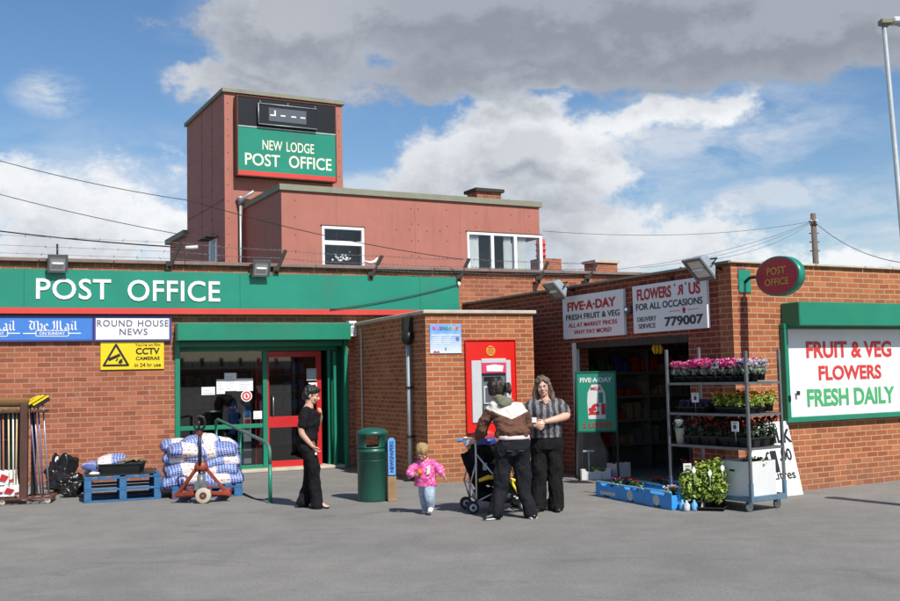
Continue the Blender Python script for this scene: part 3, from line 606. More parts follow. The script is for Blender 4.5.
# downpipe with hopper on the shaded side
sp0=AS.px(409.5,400,.07)[0]
b=MB(); b.tube([(sp0,-.07,.06),(sp0,-.07,2.25)],.042,14); dp=child(b.build('downpipe','galv',ab),AS,ab)
b=MB(); b.rings([(sp0,-.09,2.22,.06,.06),(sp0,-.09,2.30,.13,.09),(sp0,-.09,2.42,.13,.09)],16); b.box(sp0-.06,sp0+.06,-.16,-.02,2.43,2.66); b.build('hopper','black',dp)
b=MB(); b.tube([(sp0,-.07,.10),(sp0,-.10,.03),(sp0,-.18,.02)],.045,12)
for z in (.7,1.5): b.box(sp0-.055,sp0+.055,-.12,-.005,z,z+.03)
b.build('bracket','black',dp)
s_=AS.px(362.5,420,.03)[0]; b=MB(); b.tube([(s_,-.03,.02),(s_,-.03,2.62)],.018,8); child(b.build('conduit','coping_stone',ab),AS,ab)
# ---- cash machine
c0,c1,z0,z1=AF.px(466.6,385,.03)[0],AF.px(515.6,385,.03)[0],AF.px(491,431.5,.03)[1],AF.px(491,340.5,.03)[1]
aw,ah=c1-c0,z1-z0; print('atm',aw,ah,z0)
am=AF.thing('cash_machine','red cash machine with pale panel and screen in the brick extension','cash machine',c0,z0,.03)
b=MB(); b.box(0,aw,0,.03,0,.10*ah); b.box(0,aw,0,.03,.78*ah,ah); b.box(0,.10*aw,0,.03,.10*ah,.78*ah); b.box(.90*aw,aw,0,.03,.10*ah,.78*ah); b.box(-.012,0,-.025,.03,0,ah); b.box(aw,aw+.012,-.025,.03,0,ah); b.box(-.012,aw+.012,-.025,.03,ah,ah+.012); b.box(-.012,aw+.012,-.025,.03,-.012,0)
b.build('surround','red',am,bevel=.004)
b=MB(); b.box(.10*aw,.30*aw,-.02,.06,.10*ah,.78*ah); b.box(.80*aw,.90*aw,-.02,.06,.10*ah,.78*ah); b.box(.30*aw,.80*aw,-.02,.06,.10*ah,.17*ah); b.box(.30*aw,.80*aw,-.03,.06,.75*ah,.80*ah); b.build('panel','atm_grey',am,bevel=.006)
b=MB(); b.box(.30*aw,.80*aw,-.026,.05,.64*ah,.75*ah); hd=b.build('header_panel','atm_pink',am)
b=MB(); b.poly([(.40*aw,.66*ah),(.72*aw,.655*ah),(.74*aw,.72*ah),(.55*aw,.735*ah),(.39*aw,.72*ah)],-.034,-.028); b.build('logo_patch','white',hd)
b=MB(); b.box(.30*aw,.80*aw,.018,.028,.17*ah,.64*ah); b.build('recess','atm_dark',am)
b=MB(); b.box(.36*aw,.70*aw,.0,.017,.56*ah,.60*ah); b.build('card_slot','black_gloss',am)
b=MB(); b.box(.34*aw,.66*aw,-.004,.017,.30*ah,.50*ah); sc_=b.build('screen_surround','atm_grey',am,bevel=.004)
b=MB(); b.box(.37*aw,.63*aw,-.008,-.0045,.32*ah,.48*ah); b.build('screen','screen_grey',sc_)
b=MB()
for i in range(4):
    for j in range(4): b.box((.36+.07*i)*aw,(.41+.07*i)*aw,-.06,-.035,(.19+.022*j)*ah,(.205+.022*j)*ah)
b.box(.32*aw,.72*aw,-.035,.039,.175*ah,.285*ah); b.build('keypad','steel',am)
em=[]
b=MB(); b.lathe([(.085,-.004),(.08,-.010)],(.5*aw,0,.885*ah),24,'y'); e_=b.build('emblem','gold_text',am); e_.scale=(1,1,1)
b=MB()
for k,w_ in enumerate((.10,.13,.12)): b.box(.5*aw-w_/2,.5*aw+w_/2,-.014,-.0105,.885*ah-.045+k*.03,.885*ah-.034+k*.03)
b.poly([(.5*aw-.04,.885*ah+.045),(.5*aw+.04,.885*ah+.045),(.5*aw+.055,.885*ah+.07),(.5*aw,.885*ah+.062),(.5*aw-.055,.885*ah+.07)],-.014,-.0105); b.build('emblem_stripe','red_text_bright',am)
# poster left of the cash machine
c=pr(AF,.02,430,324.5,461.5,353.5); ps,pw_,ph_=board(AF,'wall_poster','blue poster with rainbow lettering on the brick extension','poster',(c[0]-c[2]/2,c[0]+c[2]/2,c[1]-c[3]/2,c[1]+c[3]/2),.02,.018,'poster_print')
ps.children[0].data.transform(Matrix.Translation((0,0,-ph_/2))); ps.children[0].location.z=ph_/2
cols=('petal_magenta','petal_pink','handle_violet','newsblue','green_text','leaf_light','petal_yellow','petal_orange')
for i,chh in enumerate('RAINBOWS'): text(chh,ps,cols[i],pw_*(.14+.103*i),ph_*.87,pw_*.085,ph_*.12,bold=.05)
b=MB(); b.box(pw_*.05,pw_*.95,-.004,-.001,ph_*.62,ph_*.65)
for k in range(4):
    for (a,b_) in ((.08,.38),(.42,.68)): b.box(pw_*a,pw_*(b_-.03*(k%2)),-.004,-.001,ph_*(.54-.07*k),ph_*(.565-.07*k))
b.build('print','white',ps)
b=MB(); b.poly([(pw_*.82,ph_*.46),(pw_*.90,ph_*.42),(pw_*.93,ph_*.5),(pw_*.88,ph_*.58),(pw_*.82,ph_*.56)],-.004,-.001); b.poly([(pw_*.47,ph_*.12),(pw_*.51,ph_*.10),(pw_*.50,ph_*.22),(pw_*.47,ph_*.2)],-.004,-.001); b.build('picture','handle_violet',ps)
b=MB(); b.poly([(pw_*.08,ph_*.03),(pw_*.3,ph_*.03),(pw_*.27,ph_*.09),(pw_*.2,ph_*.06),(pw_*.14,ph_*.10)],-.004,-.001); b.build('picture','red_text',ps)
# ---- flower shop building
fb=thing('flower_shop','flat roofed red brick greengrocer and flower shop on the right','building',(SW.o.x,SW.o.y,0))
zs=SW.px(735,262.5)[1]; zsc=SW.px(735,258.5,.05)[1]; print('shop top',zs,zsc)
dL=SW.px(577,410)[0]; dR=SW.px(691,410)[0]; dz=(SW.px(577,343)[1]+SW.px(690,334.5)[1])/2; print('doorway',dL,dR,dz)
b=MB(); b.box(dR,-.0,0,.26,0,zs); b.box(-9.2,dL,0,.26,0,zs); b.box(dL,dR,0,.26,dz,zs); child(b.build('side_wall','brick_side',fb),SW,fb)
b=MB(); b.box(0.0,11,.0,.26,0,zs); b.box(10.7,11,.26,8,0,zs); o=child(b.build('front_wall','brick_new',fb),FW,fb); o.location+=FW.n*.003
b=MB(); b.box(-9.2,.03,-.06,.30,zs+.002,zsc-.01); child(b.build('coping','lead_edge',fb),SW,fb)
b=MB(); x=-.04
while x<11:
    b.box(x,x+.6+.42*((int(x*7))%2)-.012,-.055+.006*random.random(),.33,zs+.003,zsc+random.uniform(-.008,.004)); x+=.6+.42*((int(x*7))%2)
child(b.build('coping','coping_stone',fb,bevel=.008),FW,fb)
b=MB(); b.box(.3,10.7,.33,8,zs-.15,zs-.05); child(b.build('roof','roof_felt',fb),FW,fb)
b=MB(); b.box(dL-.06,dL+.05,-.02,.05,.0,dz+.0); child(b.build('door_jamb','white_dull',fb),SW,fb)
b=MB(); b.box(dL+.051,dR,-.01,.28,dz-.10,dz-.002); child(b.build('lintel','wood_dark',fb),SW,fb)
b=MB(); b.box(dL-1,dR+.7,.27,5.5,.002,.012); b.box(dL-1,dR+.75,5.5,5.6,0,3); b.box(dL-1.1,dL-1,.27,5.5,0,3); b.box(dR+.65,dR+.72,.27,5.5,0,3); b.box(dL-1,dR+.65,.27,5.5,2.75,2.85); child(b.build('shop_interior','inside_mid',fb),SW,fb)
gs=thing('produce_stand','tiered fruit and vegetable stand in the dark shop doorway','stand',SW.w(dL+1.0,2.0,0),SW.a)
b=MB()
for k in range(3): b.box(-.6,1.6,.5*k,.5*k+.48,.35+.3*k,.40+.3*k); b.box(-.6,1.6,.5*k-.012,.5*k-.002,.33+.3*k,.42+.3*k)
b.box(-.6,-.55,0,1.5,0,.9); b.box(1.55,1.6,0,1.5,0,.9); b.build('frame','inside_mid',gs)
for k in range(3):
    for j in range(4):
        b=MB(); 
        for _ in range(14): b.ell((-.55+.54*j+random.uniform(.08,.45),.5*k+random.uniform(.08,.4),.44+.3*k+random.uniform(0,.05)),.05,8,6)
        b.build('produce',('produce_green','produce_orange','produce_red')[(j+k)%3],gs)
ws=thing('wall_shelving','dim wall shelving with boxes and jars deep inside the flower shop','shelf',SW.w(dL-1+.40,.5,0),SW.a+PI/2)
b=MB()
for i in range(5): b.box(0,2.9,0,.35,.4+i*.42,.425+i*.42); b.box(0,2.9,-.012,-.002,.385+i*.42,.43+i*.42)
for x in (0,1.45,2.87): b.box(x,x+.03,.0,.35,0,2.3)
b.build('shelf_board','inside_mid',ws)
for kk,mm in enumerate(('produce_red','card','inside_mid','produce_green','newsedge')):
    for i in range(5):
        for k in range(3):
            b=MB(); x_=.08+((kk*3+k)*.19+i*.37)%2.65; b.box(x_,x_+random.uniform(.10,.15),.05+.01*kk,.28,.426+i*.42,.426+i*.42+random.uniform(.10,.30)); b.build('carton',mm,ws,bevel=.004)
c=SW.px(655,346,-.3); bl=SW.thing('hanging_bananas','dim yellow bunch hanging inside the top of the shop doorway','fruit',c[0],c[1],-.35)
b=MB()
for i in range(7): a=i*.9; b.tube([(0,0,.10),(.06*math.cos(a),.04*math.sin(a),.04),(.09*math.cos(a),.06*math.sin(a),-.04),(.06*math.cos(a),.05*math.sin(a),-.12)],[.01,.02,.022,.008],6)
b.build('fruit','petal_yellow',bl); b=MB(); b.tube([(0,0,.10),(0,0,.35)],.006,6); b.build('cord','black',bl)
# signs over the shop doorway
def sgn(pts,off): 
    q=[SW.px(u,v,off) for u,v in pts]; return (q[0][0]+q[3][0])/2,(q[1][0]+q[2][0])/2,(q[2][1]+q[3][1])/2,(q[0][1]+q[1][1])/2
r1=sgn([(562,298.2),(622.6,288),(624.5,334.5),(563.8,339.8)],.06); f1,w1,h1=board(SW,'shop_sign','white FIVE A DAY fresh fruit and veg sign over the doorway','sign',r1,.06,.055,'white')
for s,cx,cz,w_,h_,mm,bd in (('FIVE·A·DAY',.49,.75,.80,.21,'red_text',.035),('FRESH FRUIT & VEG',.5,.50,.88,.13,'dark_text',.015),('ALL AT MARKET PRICES',.5,.31,.80,.095,'red_text',.012),('WHY PAY MORE?',.5,.145,.62,.10,'red_text',.012)):
    text(s,f1,mm,cx*w1,cz*h1,w_*w1,h_*h1,bold=bd)
r2=sgn([(632,286.6),(705.8,276),(707.8,327.8),(633.8,333.8)],.06); f2,w2,h2=board(SW,'shop_sign','white FLOWERS R US sign with telephone number over the doorway','sign',r2,.06,.055,'white')
text('FLOWERS',f2,'red_text',.31*w2,.80*h2,.48*w2,.24*h2,bold=.03); text('R',f2,'red_text',.67*w2,.80*h2,.075*w2,.20*h2,bold=.03,flip=True)
text("'",f2,'red_text',.60*w2,.91*h2,.015*w2,.05*h2,bold=.03); text("'",f2,'red_text',.745*w2,.91*h2,.015*w2,.05*h2,bold=.03); text('US',f2,'red_text',.855*w2,.80*h2,.145*w2,.24*h2,bold=.03)
text('FOR ALL OCCASIONS',f2,'dark_text',.50*w2,.545*h2,.90*w2,.14*h2,bold=.015)
text('DELIVERY',f2,'dark_text',.20*w2,.285*h2,.27*w2,.095*h2,bold=.006); text('SERVICE',f2,'dark_text',.20*w2,.14*h2,.24*w2,.095*h2,bold=.006); text('779007',f2,'dark_text',.70*w2,.19*h2,.50*w2,.19*h2,bold=.03)
b=MB(); b.box(.52*w2,.66*w2,-.004,-.001,.385*h2,.395*h2); b.box(.76*w2,.90*w2,-.004,-.001,.385*h2,.395*h2); b.lathe([(.035,-.004),(.035,-.001)],(.71*w2,0,.40*h2),12,'y'); b.poly([(.695*w2,.33*h2),(.725*w2,.33*h2),(.718*w2,.38*h2),(.702*w2,.38*h2)],-.004,-.001); b.build('emblem','red_text',f2)
s,z=SW.px(628.5,310,.05); t_=SW.thing('junction_box','small dark round fitting between the two shop signs','fitting',s,z,.05); b=MB(); b.lathe([(.05,-.05),(.06,-.02),(.06,.05)],(0,0,0),14,'y'); b.build('body','screen_grey',t_); b=MB(); b.lathe([(.02,-.075),(.03,-.052)],(0,0,0),10,'y'); b.build('lens','glass_lamp',t_)
# FRUIT & VEG sign in its green frame with shutter box
q0=FW.px(791,329.5,.10); q1=FW.px(794,419,.10); zz1=FW.px(850,329,.10)[1]; zz0=FW.px(850,414.5,.10)[1]; xx0=(FW.px(788,330,.10)[0]+FW.px(792,418,.1)[0])/2; xx1=2*FW.px(851,370,.10)[0]-xx0
ft,w_,h_=board(FW,'window_sign','large white FRUIT & VEG FLOWERS FRESH DAILY sign in a green frame','sign',(xx0,xx1,zz0,zz1),.06,.055,'white',edge=None)
e=.07; b=MB(); b.box(-e,w_+e,-.04,.055,-e,0); b.box(-e,w_+e,-.04,.055,h_,h_+e); b.box(-e,0,-.04,.055,0,h_); b.box(w_,w_+e,-.04,.055,0,h_); b.build('frame','green',ft,bevel=.006)
b=MB(); b.box(.12,.16,-.055,-.03,.3,.36) ; b.box(-.05,-.02,-.06,-.041,.22,.30); b.build('latch','black',ft)
wtext(FW,.06,ft,'FRUIT & VEG','red_text_bright',806,341,891,357.5,bold=.03); wtext(FW,.06,ft,'FLOWERS','red_text_bright',818.5,365,881,379.5,bold=.03); wtext(FW,.06,ft,'FRESH DAILY','green_text',807,387.5,894.5,405,bold=.03)
q=FW.px(800,324.5,.34); bz0=FW.px(850,326,.34)[1]; bz1=FW.px(850,302.5,.34)[1]; bxa=FW.px(799.5,312,.34)[0]
b=MB(); b.box(bxa,xx1+.12,-.34,-.005,bz0,bz1); child(b.build('shutter_box','green',fb,bevel=.012),FW,fb)
b=MB(); b.box(bxa+.02,xx1+.1,-.30,-.008,zz1+.08,bz0-.002); child(b.build('shutter_roll','black',fb),FW,fb)
mat('red_oval',(.40,.015,.03),.35,var=.08)
# ---- projecting oval sign
s,z=FW.px(745,280,.02); ov=FW.thing('oval_sign','red oval POST OFFICE sign projecting from the corner on a green bracket','sign',s,z,0)
b=MB(); b.box(-.11,.11,-.02,-.004,-.17,.14); b.build('wall_plate','green_sign',ov,bevel=.004)
b=MB(); b.tube([(0,-.02,-.03),(0,-.10,.02),(0,-.34,.02)],.022,8); b.build('bracket','black',ov)
# disc spans y from -.34 outward
dd=None
def ovalprof(b,rx,rz,x0,x1,cy,cz,seg=40):
    A=[b.bm.verts.new((x0,cy+rx*math.cos(k*2*PI/seg),cz+rz*math.sin(k*2*PI/seg))) for k in range(seg)]; B=[b.bm.verts.new((x1,cy+rx*math.cos(k*2*PI/seg),cz+rz*math.sin(k*2*PI/seg))) for k in range(seg)]
    b._f(A); b._f(B[::-1])
    for k in range(seg): b._f([A[k],A[(k+1)%seg],B[(k+1)%seg],B[k]],True)
PW=Wall(FW.w(s,0,0).xy,28.5-90)  # plane of the sign face: x runs from the street to the wall
PW=Wall((ov.location.x,ov.location.y),28.5-90)
r_=[PW.px(755.5,277,.06)[0],PW.px(799,275,.06)[0]]; zt_=PW.px(777,256,.06)[1]-z; zb_=PW.px(777,296,.06)[1]-z; print('oval',r_,zt_,zb_)
cy=-(r_[0]+r_[1])/2; rx=abs(r_[1]-r_[0])/2; rz=(zt_-zb_)/2; cz=(zt_+zb_)/2
b=MB(); ovalprof(b,rx,rz,-.058,.058,cy,cz); b.build('rim','green_sign',ov)
b=MB(); ovalprof(b,rx-.02,rz-.02,-.062,.062,cy,cz); b.build('face','red_oval',ov)
for txt,zz,ww in (('POST',.27,.85),('OFFICE',-.28,1.10)):
    o=text(txt,ov,'gold_text',0,0,ww*rx,.36*rz,bold=.012,depth=.003); o.rotation_euler=(0,0,-PI/2); o.location=(-.062,cy,cz+zz*rz)
# ---- upper storey and tower
us=thing('upper_storey','pinkish red clad upper storey with flat roof behind the brick parapet','building',(UB.o.x,UB.o.y,0))
UX=7.54; zu=UB.px(282,190)[1]; zu2=UB.px(282,183.5,.06)[1]; print('upper',zu,zu2)
wr=UB.px(536,250)[0]; wz1=UB.px(500,234.5)[1]; wz0=UB.px(500,271)[1]; wl=UB.px(467,250)[0]
k_=pr(UB,0,321.8,227,364,268); ka,kb,kc,kd=k_[0]-k_[2]/2+.01,k_[0]+k_[2]/2-.01,k_[1]-k_[3]/2+.01,k_[1]+k_[3]/2-.01
b=MB(); b.box(0,ka,0,.25,0,zu); b.box(kb,wl,0,.25,0,zu); b.box(ka,kb,0,.25,0,kc); b.box(ka,kb,0,.25,kd,zu); b.box(wl,UX,0,.25,wz1,zu); b.box(wl,UX,0,.25,0,wz0); b.box(0,.25,.25,8,0,zu); b.box(UX-.25,UX,.25,8,wz1,zu); b.box(UX-.25,UX,1.6,8,0,wz1); b.box(UX-.25,UX,.25,1.6,0,wz0); b.box(0,UX,7.75,8,0,zu)
child(b.build('wall','cladding',us),UB,us)
def bolts(b,cols,rows,y=0): 
    for x in cols:
        for z in rows: b.lathe([(.016,y-.010),(.016,y+.004)],(x+random.uniform(-.01,.01),0,z+random.uniform(-.02,.02)),6,'y')
b=MB(); rows=[zu-.25-.42*i for i in range(7)]
for c_ in [.35,1.25,1.62,3.55,3.75,4.6,5.5,6.6,7.2]: bolts(b,[c_],rows[:2] if wl-.1<c_ else [r for r in rows if not (UB.px(322,240)[0]-.1<c_<UB.px(366,240)[0]+.1)])
bolts(b,[3.1,3.5,4.0,4.4,5.0],[wz1-.0])
child(b.build('bolt_heads','bolt',us),UB,us)
for c_ in (1.44,3.65,5.0,6.9): b=MB(); b.box(c_,c_+.005,-.002,.0,(wz1+.05 if c_>wl else 3.9),zu-.01); child(b.build('panel_joint','bolt',us),UB,us)
b=MB(); b.box(-.06,UX+.08,-.06,8.05,zu+.002,zu2); child(b.build('roof_edge','lead_edge',us),UB,us)
def upvc(w,par,u0,v0,u1,v1,divs,trans,base,curt=False,ret=False):
    c=pr(w,.0,u0,v0,u1,v1); a0,a1,c0,c1=c[0]-c[2]/2,c[0]+c[2]/2,c[1]-c[3]/2,c[1]+c[3]/2; e=.07
    b=MB(); b.box(a0,a1,-.03,.06,c0,c0+e); b.box(a0,a1,-.03,.06,c1-e,c1); b.box(a0,a0+e,-.03,.06,c0+e,c1-e); b.box(a1-e,a1,-.03,.06,c0+e,c1-e)
    for d in divs: x=a0+(a1-a0)*d; b.box(x-e*.7,x+e*.7,-.035,.06,c0+e,c1-e)
    if trans: z=c0+(c1-c0)*trans; b.box(a0+e,a1-e,-.032,.06,z-e*.8,z+e*.8)
    wn=child(b.build('window','white_upvc',par,bevel=.005),w,base)
    b=MB(); b.box(a0+e,a1-e,.01,.02,c0+e,c1-e); b.build('pane','glass_upper',wn)
    b=MB(); b.box(a0-.03,a1+.03,-.02,.0,c1+.005,c1+.03); b.build('head_trim','wood_dark',wn)
    return wn,a0,a1,c0,c1
wn,a0,a1,c0,c1=upvc(UB,us,321.8,227,364,268,[],.60,us)
b=MB(); b.box(a0-.3,a1+.3,1.2,1.3,c0-.3,c1+.3); b.build('room_wall','inside_mid',wn)
b=MB()
for _ in range(26): b.ell((a0+(a1-a0)*random.gauss(.52,.09),.14,c0+.20+abs(random.gauss(0,.09))),random.uniform(.015,.035),6,4)
b.build('white_flowers','petal_white',wn)
wn,a0,a1,c0,c1=upvc(UB,us,467,233.8,541.3,272,[.33,.64],0,us)
def curtainp(x0,x1,n):
    b=MB(); pts=[(x0+(x1-x0)*i/(n*4),.07+.03*math.sin(i*PI/2)) for i in range(n*4+1)]
    for p,q in zip(pts,pts[1:]): b.quad([(p[0],p[1],c0+.02),(q[0],q[1],c0+.02),(q[0],q[1],c1-.03),(p[0],p[1],c1-.03)],True)
    b.build('curtain','curtain',wn,fixn=False)
w_=a1-a0; curtainp(a0+.05,a0+.17*w_,5); curtainp(a0+.50*w_,a0+.60*w_,4); curtainp(a0+.67*w_,a0+.80*w_,5)
b=MB(); b.box(a0,a1,1.9,2.0,c0-.3,c1+.2); b.build('room_wall','inside_mid',wn)
# return glazing round the corner
e=.07; b=MB(); b.box(a1+.005,a1+.06,.02,.09,c0,c1); b.box(a1+.005,a1+.06,1.5,1.57,c0,c1); b.box(a1+.005,a1+.06,.09,1.5,c0,c0+e); b.box(a1+.005,a1+.06,.09,1.5,c1-e,c1); child(b.build('corner_window','white_upvc',us),UB,us)
# chimney on the upper roof
p=at_depth(484,190.5,31); ck=thing('roof_chimney','short brick chimney stack on the flat upper roof','chimney',(p.x,31,p.z-.72),UB.a)
b=MB(); b.box(-.42,.42,-.3,.3,0,.62); b.build('stack','brick_main',ck); b=MB(); b.box(-.5,.5,-.38,.38,.622,.72); b.build('cap','wood_dark',ck)
tw=thing('sign_tower','tall square tower clad in pinkish red panels above the upper storey','tower',(TW.o.x,TW.o.y,0))
TX,TD=3.44,4.2; zt1=TW.px(224.4,92)[1]; zt2=TW.px(224.4,87.5,.06)[1]; print('tower',zt1,zt2)
b=MB(); b.box(0,TX,0,TD,0,zt1); child(b.build('wall','cladding',tw),TW,tw)
b=MB(); b.box(-.07,TX+.07,-.07,TD+.07,zt1+.002,zt2); child(b.build('roof_edge','lead_edge',tw),TW,tw)
b=MB(); bolts(b,[.12,TX-.12,.62,1.5,2.3],[zt1-4.2-.45*i for i in range(4)]); bolts(b,[.10,TX-.10],[zt1-.3-.45*i for i in range(9)]); child(b.build('bolt_heads','bolt',tw),TW,tw)
b=MB()
for c_ in (-.25,-1.15,-1.4,-2.3,-2.55,-3.5,-3.9): bolts(b,[c_],[zt1-.4-.42*i for i in range(15)])
child(b.build('bolt_heads','bolt',tw),TS,tw)
b=MB(); 
for z in (zt1-2.95,zt1-4.6): b.box(-4.15,-.05,-.004,.0,z,z+.015)
for x in (-1.28,-2.42): b.box(x,x+.012,-.004,.0,4,zt1-.02)
child(b.build('panel_joint','wood_dark',tw),TS,tw)
c=pr(TS,0,210,239.5,217.5,263); b=MB(); b.box(c[0]-c[2]/2,c[0]+c[2]/2,-.03,.02,c[1]-c[3]/2,c[1]+c[3]/2); wn=child(b.build('window','white_upvc',tw),TS,tw)
b=MB(); b.box(c[0]-c[2]*.3,c[0]+c[2]*.3,-.035,-.031,c[1]-c[3]*.44,c[1]+c[3]*.40); b.build('pane','seg_off',wn); b=MB(); b.box(c[0]-c[2]*.75,c[0]+c[2]*.6,-.30,.0,c[1]+c[3]*.52,c[1]+c[3]*.56); b.build('canopy','wood_dark',wn)
# low block behind the tower
zl0=TS.px(189,234)[1]; 
b=MB(); b.box(-6.6,-4.21,0.02,3.4,0,zl0); child(b.build('rear_wall','cladding',tw),TS,tw)
b=MB(); b.box(-6.75,-4.22,-.12,3.5,zl0+.002,zl0+.16); child(b.build('rear_roof_edge','lead_edge',tw),TS,tw)
# vent pipe in the corner by the tower
s,_=TW.px(240.5,230,.12); zpt=TW.px(240.5,202,.12)[1]; vp=TW.thing('vent_pipe','pale vent pipe against the tower with a collar at its top','pipe',s,3.3,.12)
b=MB(); b.tube([(0,0,0),(0,0,zpt-3.3)],.032,10); b.build('pipe','galv',vp); b=MB(); b.rings([(0,0,zpt-3.38,.05,.05),(0,0,zpt-3.2,.08,.07),(0,0,zpt-3.16,.10,.09)],12); b.build('hopper','galv',vp); b=MB(); b.tube([(0,0,zpt-3.25),(.2,.0,zpt-3.1),(.35,-.1,zpt-3.0)],.04,8); b.build('branch_pipe','galv',vp)
# tower sign
def q4(w,off,P): 
    q=[w.px(u,v,off) for u,v in P]; return (q[0][0]+q[3][0])/2,(q[1][0]+q[2][0])/2,(q[2][1]+q[3][1])/2,(q[0][1]+q[1][1])/2
R=q4(TW,.30,[(236.7,95),(335.7,105.2),(336.6,181.8),(236.9,176)]); tg,gw,gh=board(TW,'tower_sign','green NEW LODGE POST OFFICE sign with black clock panel on the tower','sign',R,.30,.28,'black')
zmid=(q4(TW,.3,[(236.7,126.3),(336.5,135),(336.6,181.8),(236.9,176)])[3]-R[2])
b=MB(); b.box(.03,gw-.03,-.010,-.001,.03,zmid); b.build('green_panel','green_sign',tg)
b=MB(); b.box(.03,gw-.03,-.013,-.0105,.03,.03+gh*.055); b.build('stripe','red_stripe',tg)
e=.03; b=MB(); b.box(0,gw,-.02,-.001,0,e); b.box(0,gw,-.02,-.001,gh-e,gh); b.box(0,e,-.02,-.001,e,gh-e); b.box(gw-e,gw,-.02,-.001,e,gh-e); b.box(e,gw-e,-.022,-.001,zmid+.001,zmid+.03); b.build('frame','rust',tg); 
b=MB(); b.box(e,gw-e,-.024,-.0222,zmid+.004,zmid+.026); b.build('trim_strip','white_dull',tg)
b=MB(); b.box(.05,gw-.05,-.008,-.001,zmid+.04,gh-.05); b.build('clock_glazing','black_gloss',tg)
wtext(TW,.31,tg,'NEW LODGE','cream_text',262.5,142,314,151.8,bold=.008,word=1.5,off=.012); wtext(TW,.31,tg,'POST','cream_text',245,153.8,280,166,bold=.012,off=.012); wtext(TW,.31,tg,'OFFICE','cream_text',289,157.3,331.5,169.3,bold=.012,off=.012)
D=q4(TW,.42,[(258.3,103),(316.8,109),(317.4,128.8),(259,124)]); x0,x1,zz0,zz1=D[0]-R[0],D[1]-R[0],D[2]-R[2],D[3]-R[2]
b=MB(); b.box(x0,x1,-.10,-.009,zz0,zz1); cb=b.build('clock_box','black_gloss',tg,bevel=.01)
b=MB()
for (p,q) in (((x0,zz1),(x1,zz1)),((x0,zz0),(x1,zz0)),((x0,zz0),(x0,zz1))): b.tube([(p[0],-.11,p[1]),(q[0],-.11,q[1])],.014,6)
for x in (x0+.05,(x0+x1)/2,x1-.05): b.tube([(x,-.11,zz1),(x,-.11,zz1+.08)],.008,6)
b.build('trim_rail','galv',cb)
D=q4(TW,.42,[(269,107.8),(306.5,110.8),(306.5,124),(269,121)]); y0,y1,w0,w1_=D[0]-R[0],D[1]-R[0],D[2]-R[2],D[3]-R[2]
b=MB(); b.box(y0,y1,-.108,-.101,w0,w1_); b.build('display','seg_off',cb)
b=MB(); dw=(y1-y0)/4.3; hh=w1_-w0
for i,kind in enumerate('J---'):
    cx=y0+dw*(.55+i*1.06)+(.04 if i>1 else 0); 
    if kind=='J': b.box(cx-.10,cx+.06,-.112,-.1085,w0+.40*hh,w0+.50*hh); b.box(cx+.02,cx+.06,-.112,-.1085,w0+.501*hh,w0+.82*hh)
    else: b.box(cx-.07,cx+.07,-.112,-.1085,w0+.42*hh,w0+.52*hh)
b.build('digit_segments','white',cb)
# ---- chimneys beyond the roof
HZ=[(546,268,36,.42,1.3,'terracotta','low red brick chimney with a ribbed pot just right of the corner window',True),(601,272,38,.5,.9,'terracotta','small capped brick chimney beyond the parapet near the shop roof',False)]
for u,v,d,hw,hh,mm,lab,pot in HZ:
    p=at_depth(u,v,d); t_=thing('chimney',lab,'chimney',(p.x,d,p.z-.9),.5); b=MB(); b.box(-hw,hw,-.35,.35,0,1.2); b.build('stack','brick_main',t_)
    if pot:
        b=MB(); b.lathe([(.16,1.2),(.16,1.3),(.20,1.32),(.16,1.36),(.16,1.5),(.20,1.52),(.16,1.56),(.16,1.7),(.20,1.72),(.16,1.76),(.16,1.9)],(-.2,0,0),14); b.build('pot','red_stripe',t_)
    else:
        b=MB(); b.box(-hw-.06,hw+.06,-.42,.42,1.202,1.3); b.build('cap','coping_stone',t_); b=MB(); b.box(hw+.0,hw+.7,-.3,.3,.2,.5); b.build('ridge','roof_felt',t_)
    hp=MB(); hp.box(-2.2,2.4,-2,3,-p.z+.9+.0,-.35) ; hp.build('house_wall','brick_main',t_)
# ------------------------------------------------------------------ wire brackets on the parapet
BR=[(169,262.5,181,243,'leftmost wire bracket on the parapet beside the tower foot'),(275.5,268,285.5,250.5,'wire bracket on the parapet just right of the second floodlight'),(370,273,382,256,'wire bracket on the parapet right of the small white window'),(458,276,469,259,'wire bracket at the left edge of the corner window'),(537.5,277,548,262,'wire bracket on the parapet below the ribbed chimney pot'),(586,276,597,263,'wire bracket on the parapet left of the capped chimney')]
tops=[]
for i,(u0,v0,u1,v1,lab) in enumerate(BR):
    s,z=MW.px(u0,v0,.10); s1,z1=MW.px(u1,v1,-.05)
    t_=MW.thing('wire_bracket',lab,'bracket',s,z-.02,.10,'wire brackets along the parapet')
    b=MB(); b.bar((0,-.06,-.06),(s1-s,.15,z1-z+.02),.055,.055); b.build('arm','wood_dark',t_,bevel=.004); b=MB(); b.box(-.05,.05,-.035,.0,-.12,.04); b.build('foot_plate','wood_dark',t_)
    tops.append(MW.w(s1,.05,z1))
s,z=SW.px(668,277,.05); s1,z1=SW.px(678,271,.0); t_=SW.thing('wire_bracket','wire bracket on the shop roof edge above the two white signs','bracket',s,z-.03,.03,'wire brackets along the parapet'); b=MB(); b.bar((0,0,0),(s1-s,.1,z1-z+.08),.05,.03); b.build('arm','rust',t_); b=MB(); b.box(-.05,.05,-.01,.005,-.1,.04); b.build('foot_plate','rust',t_)
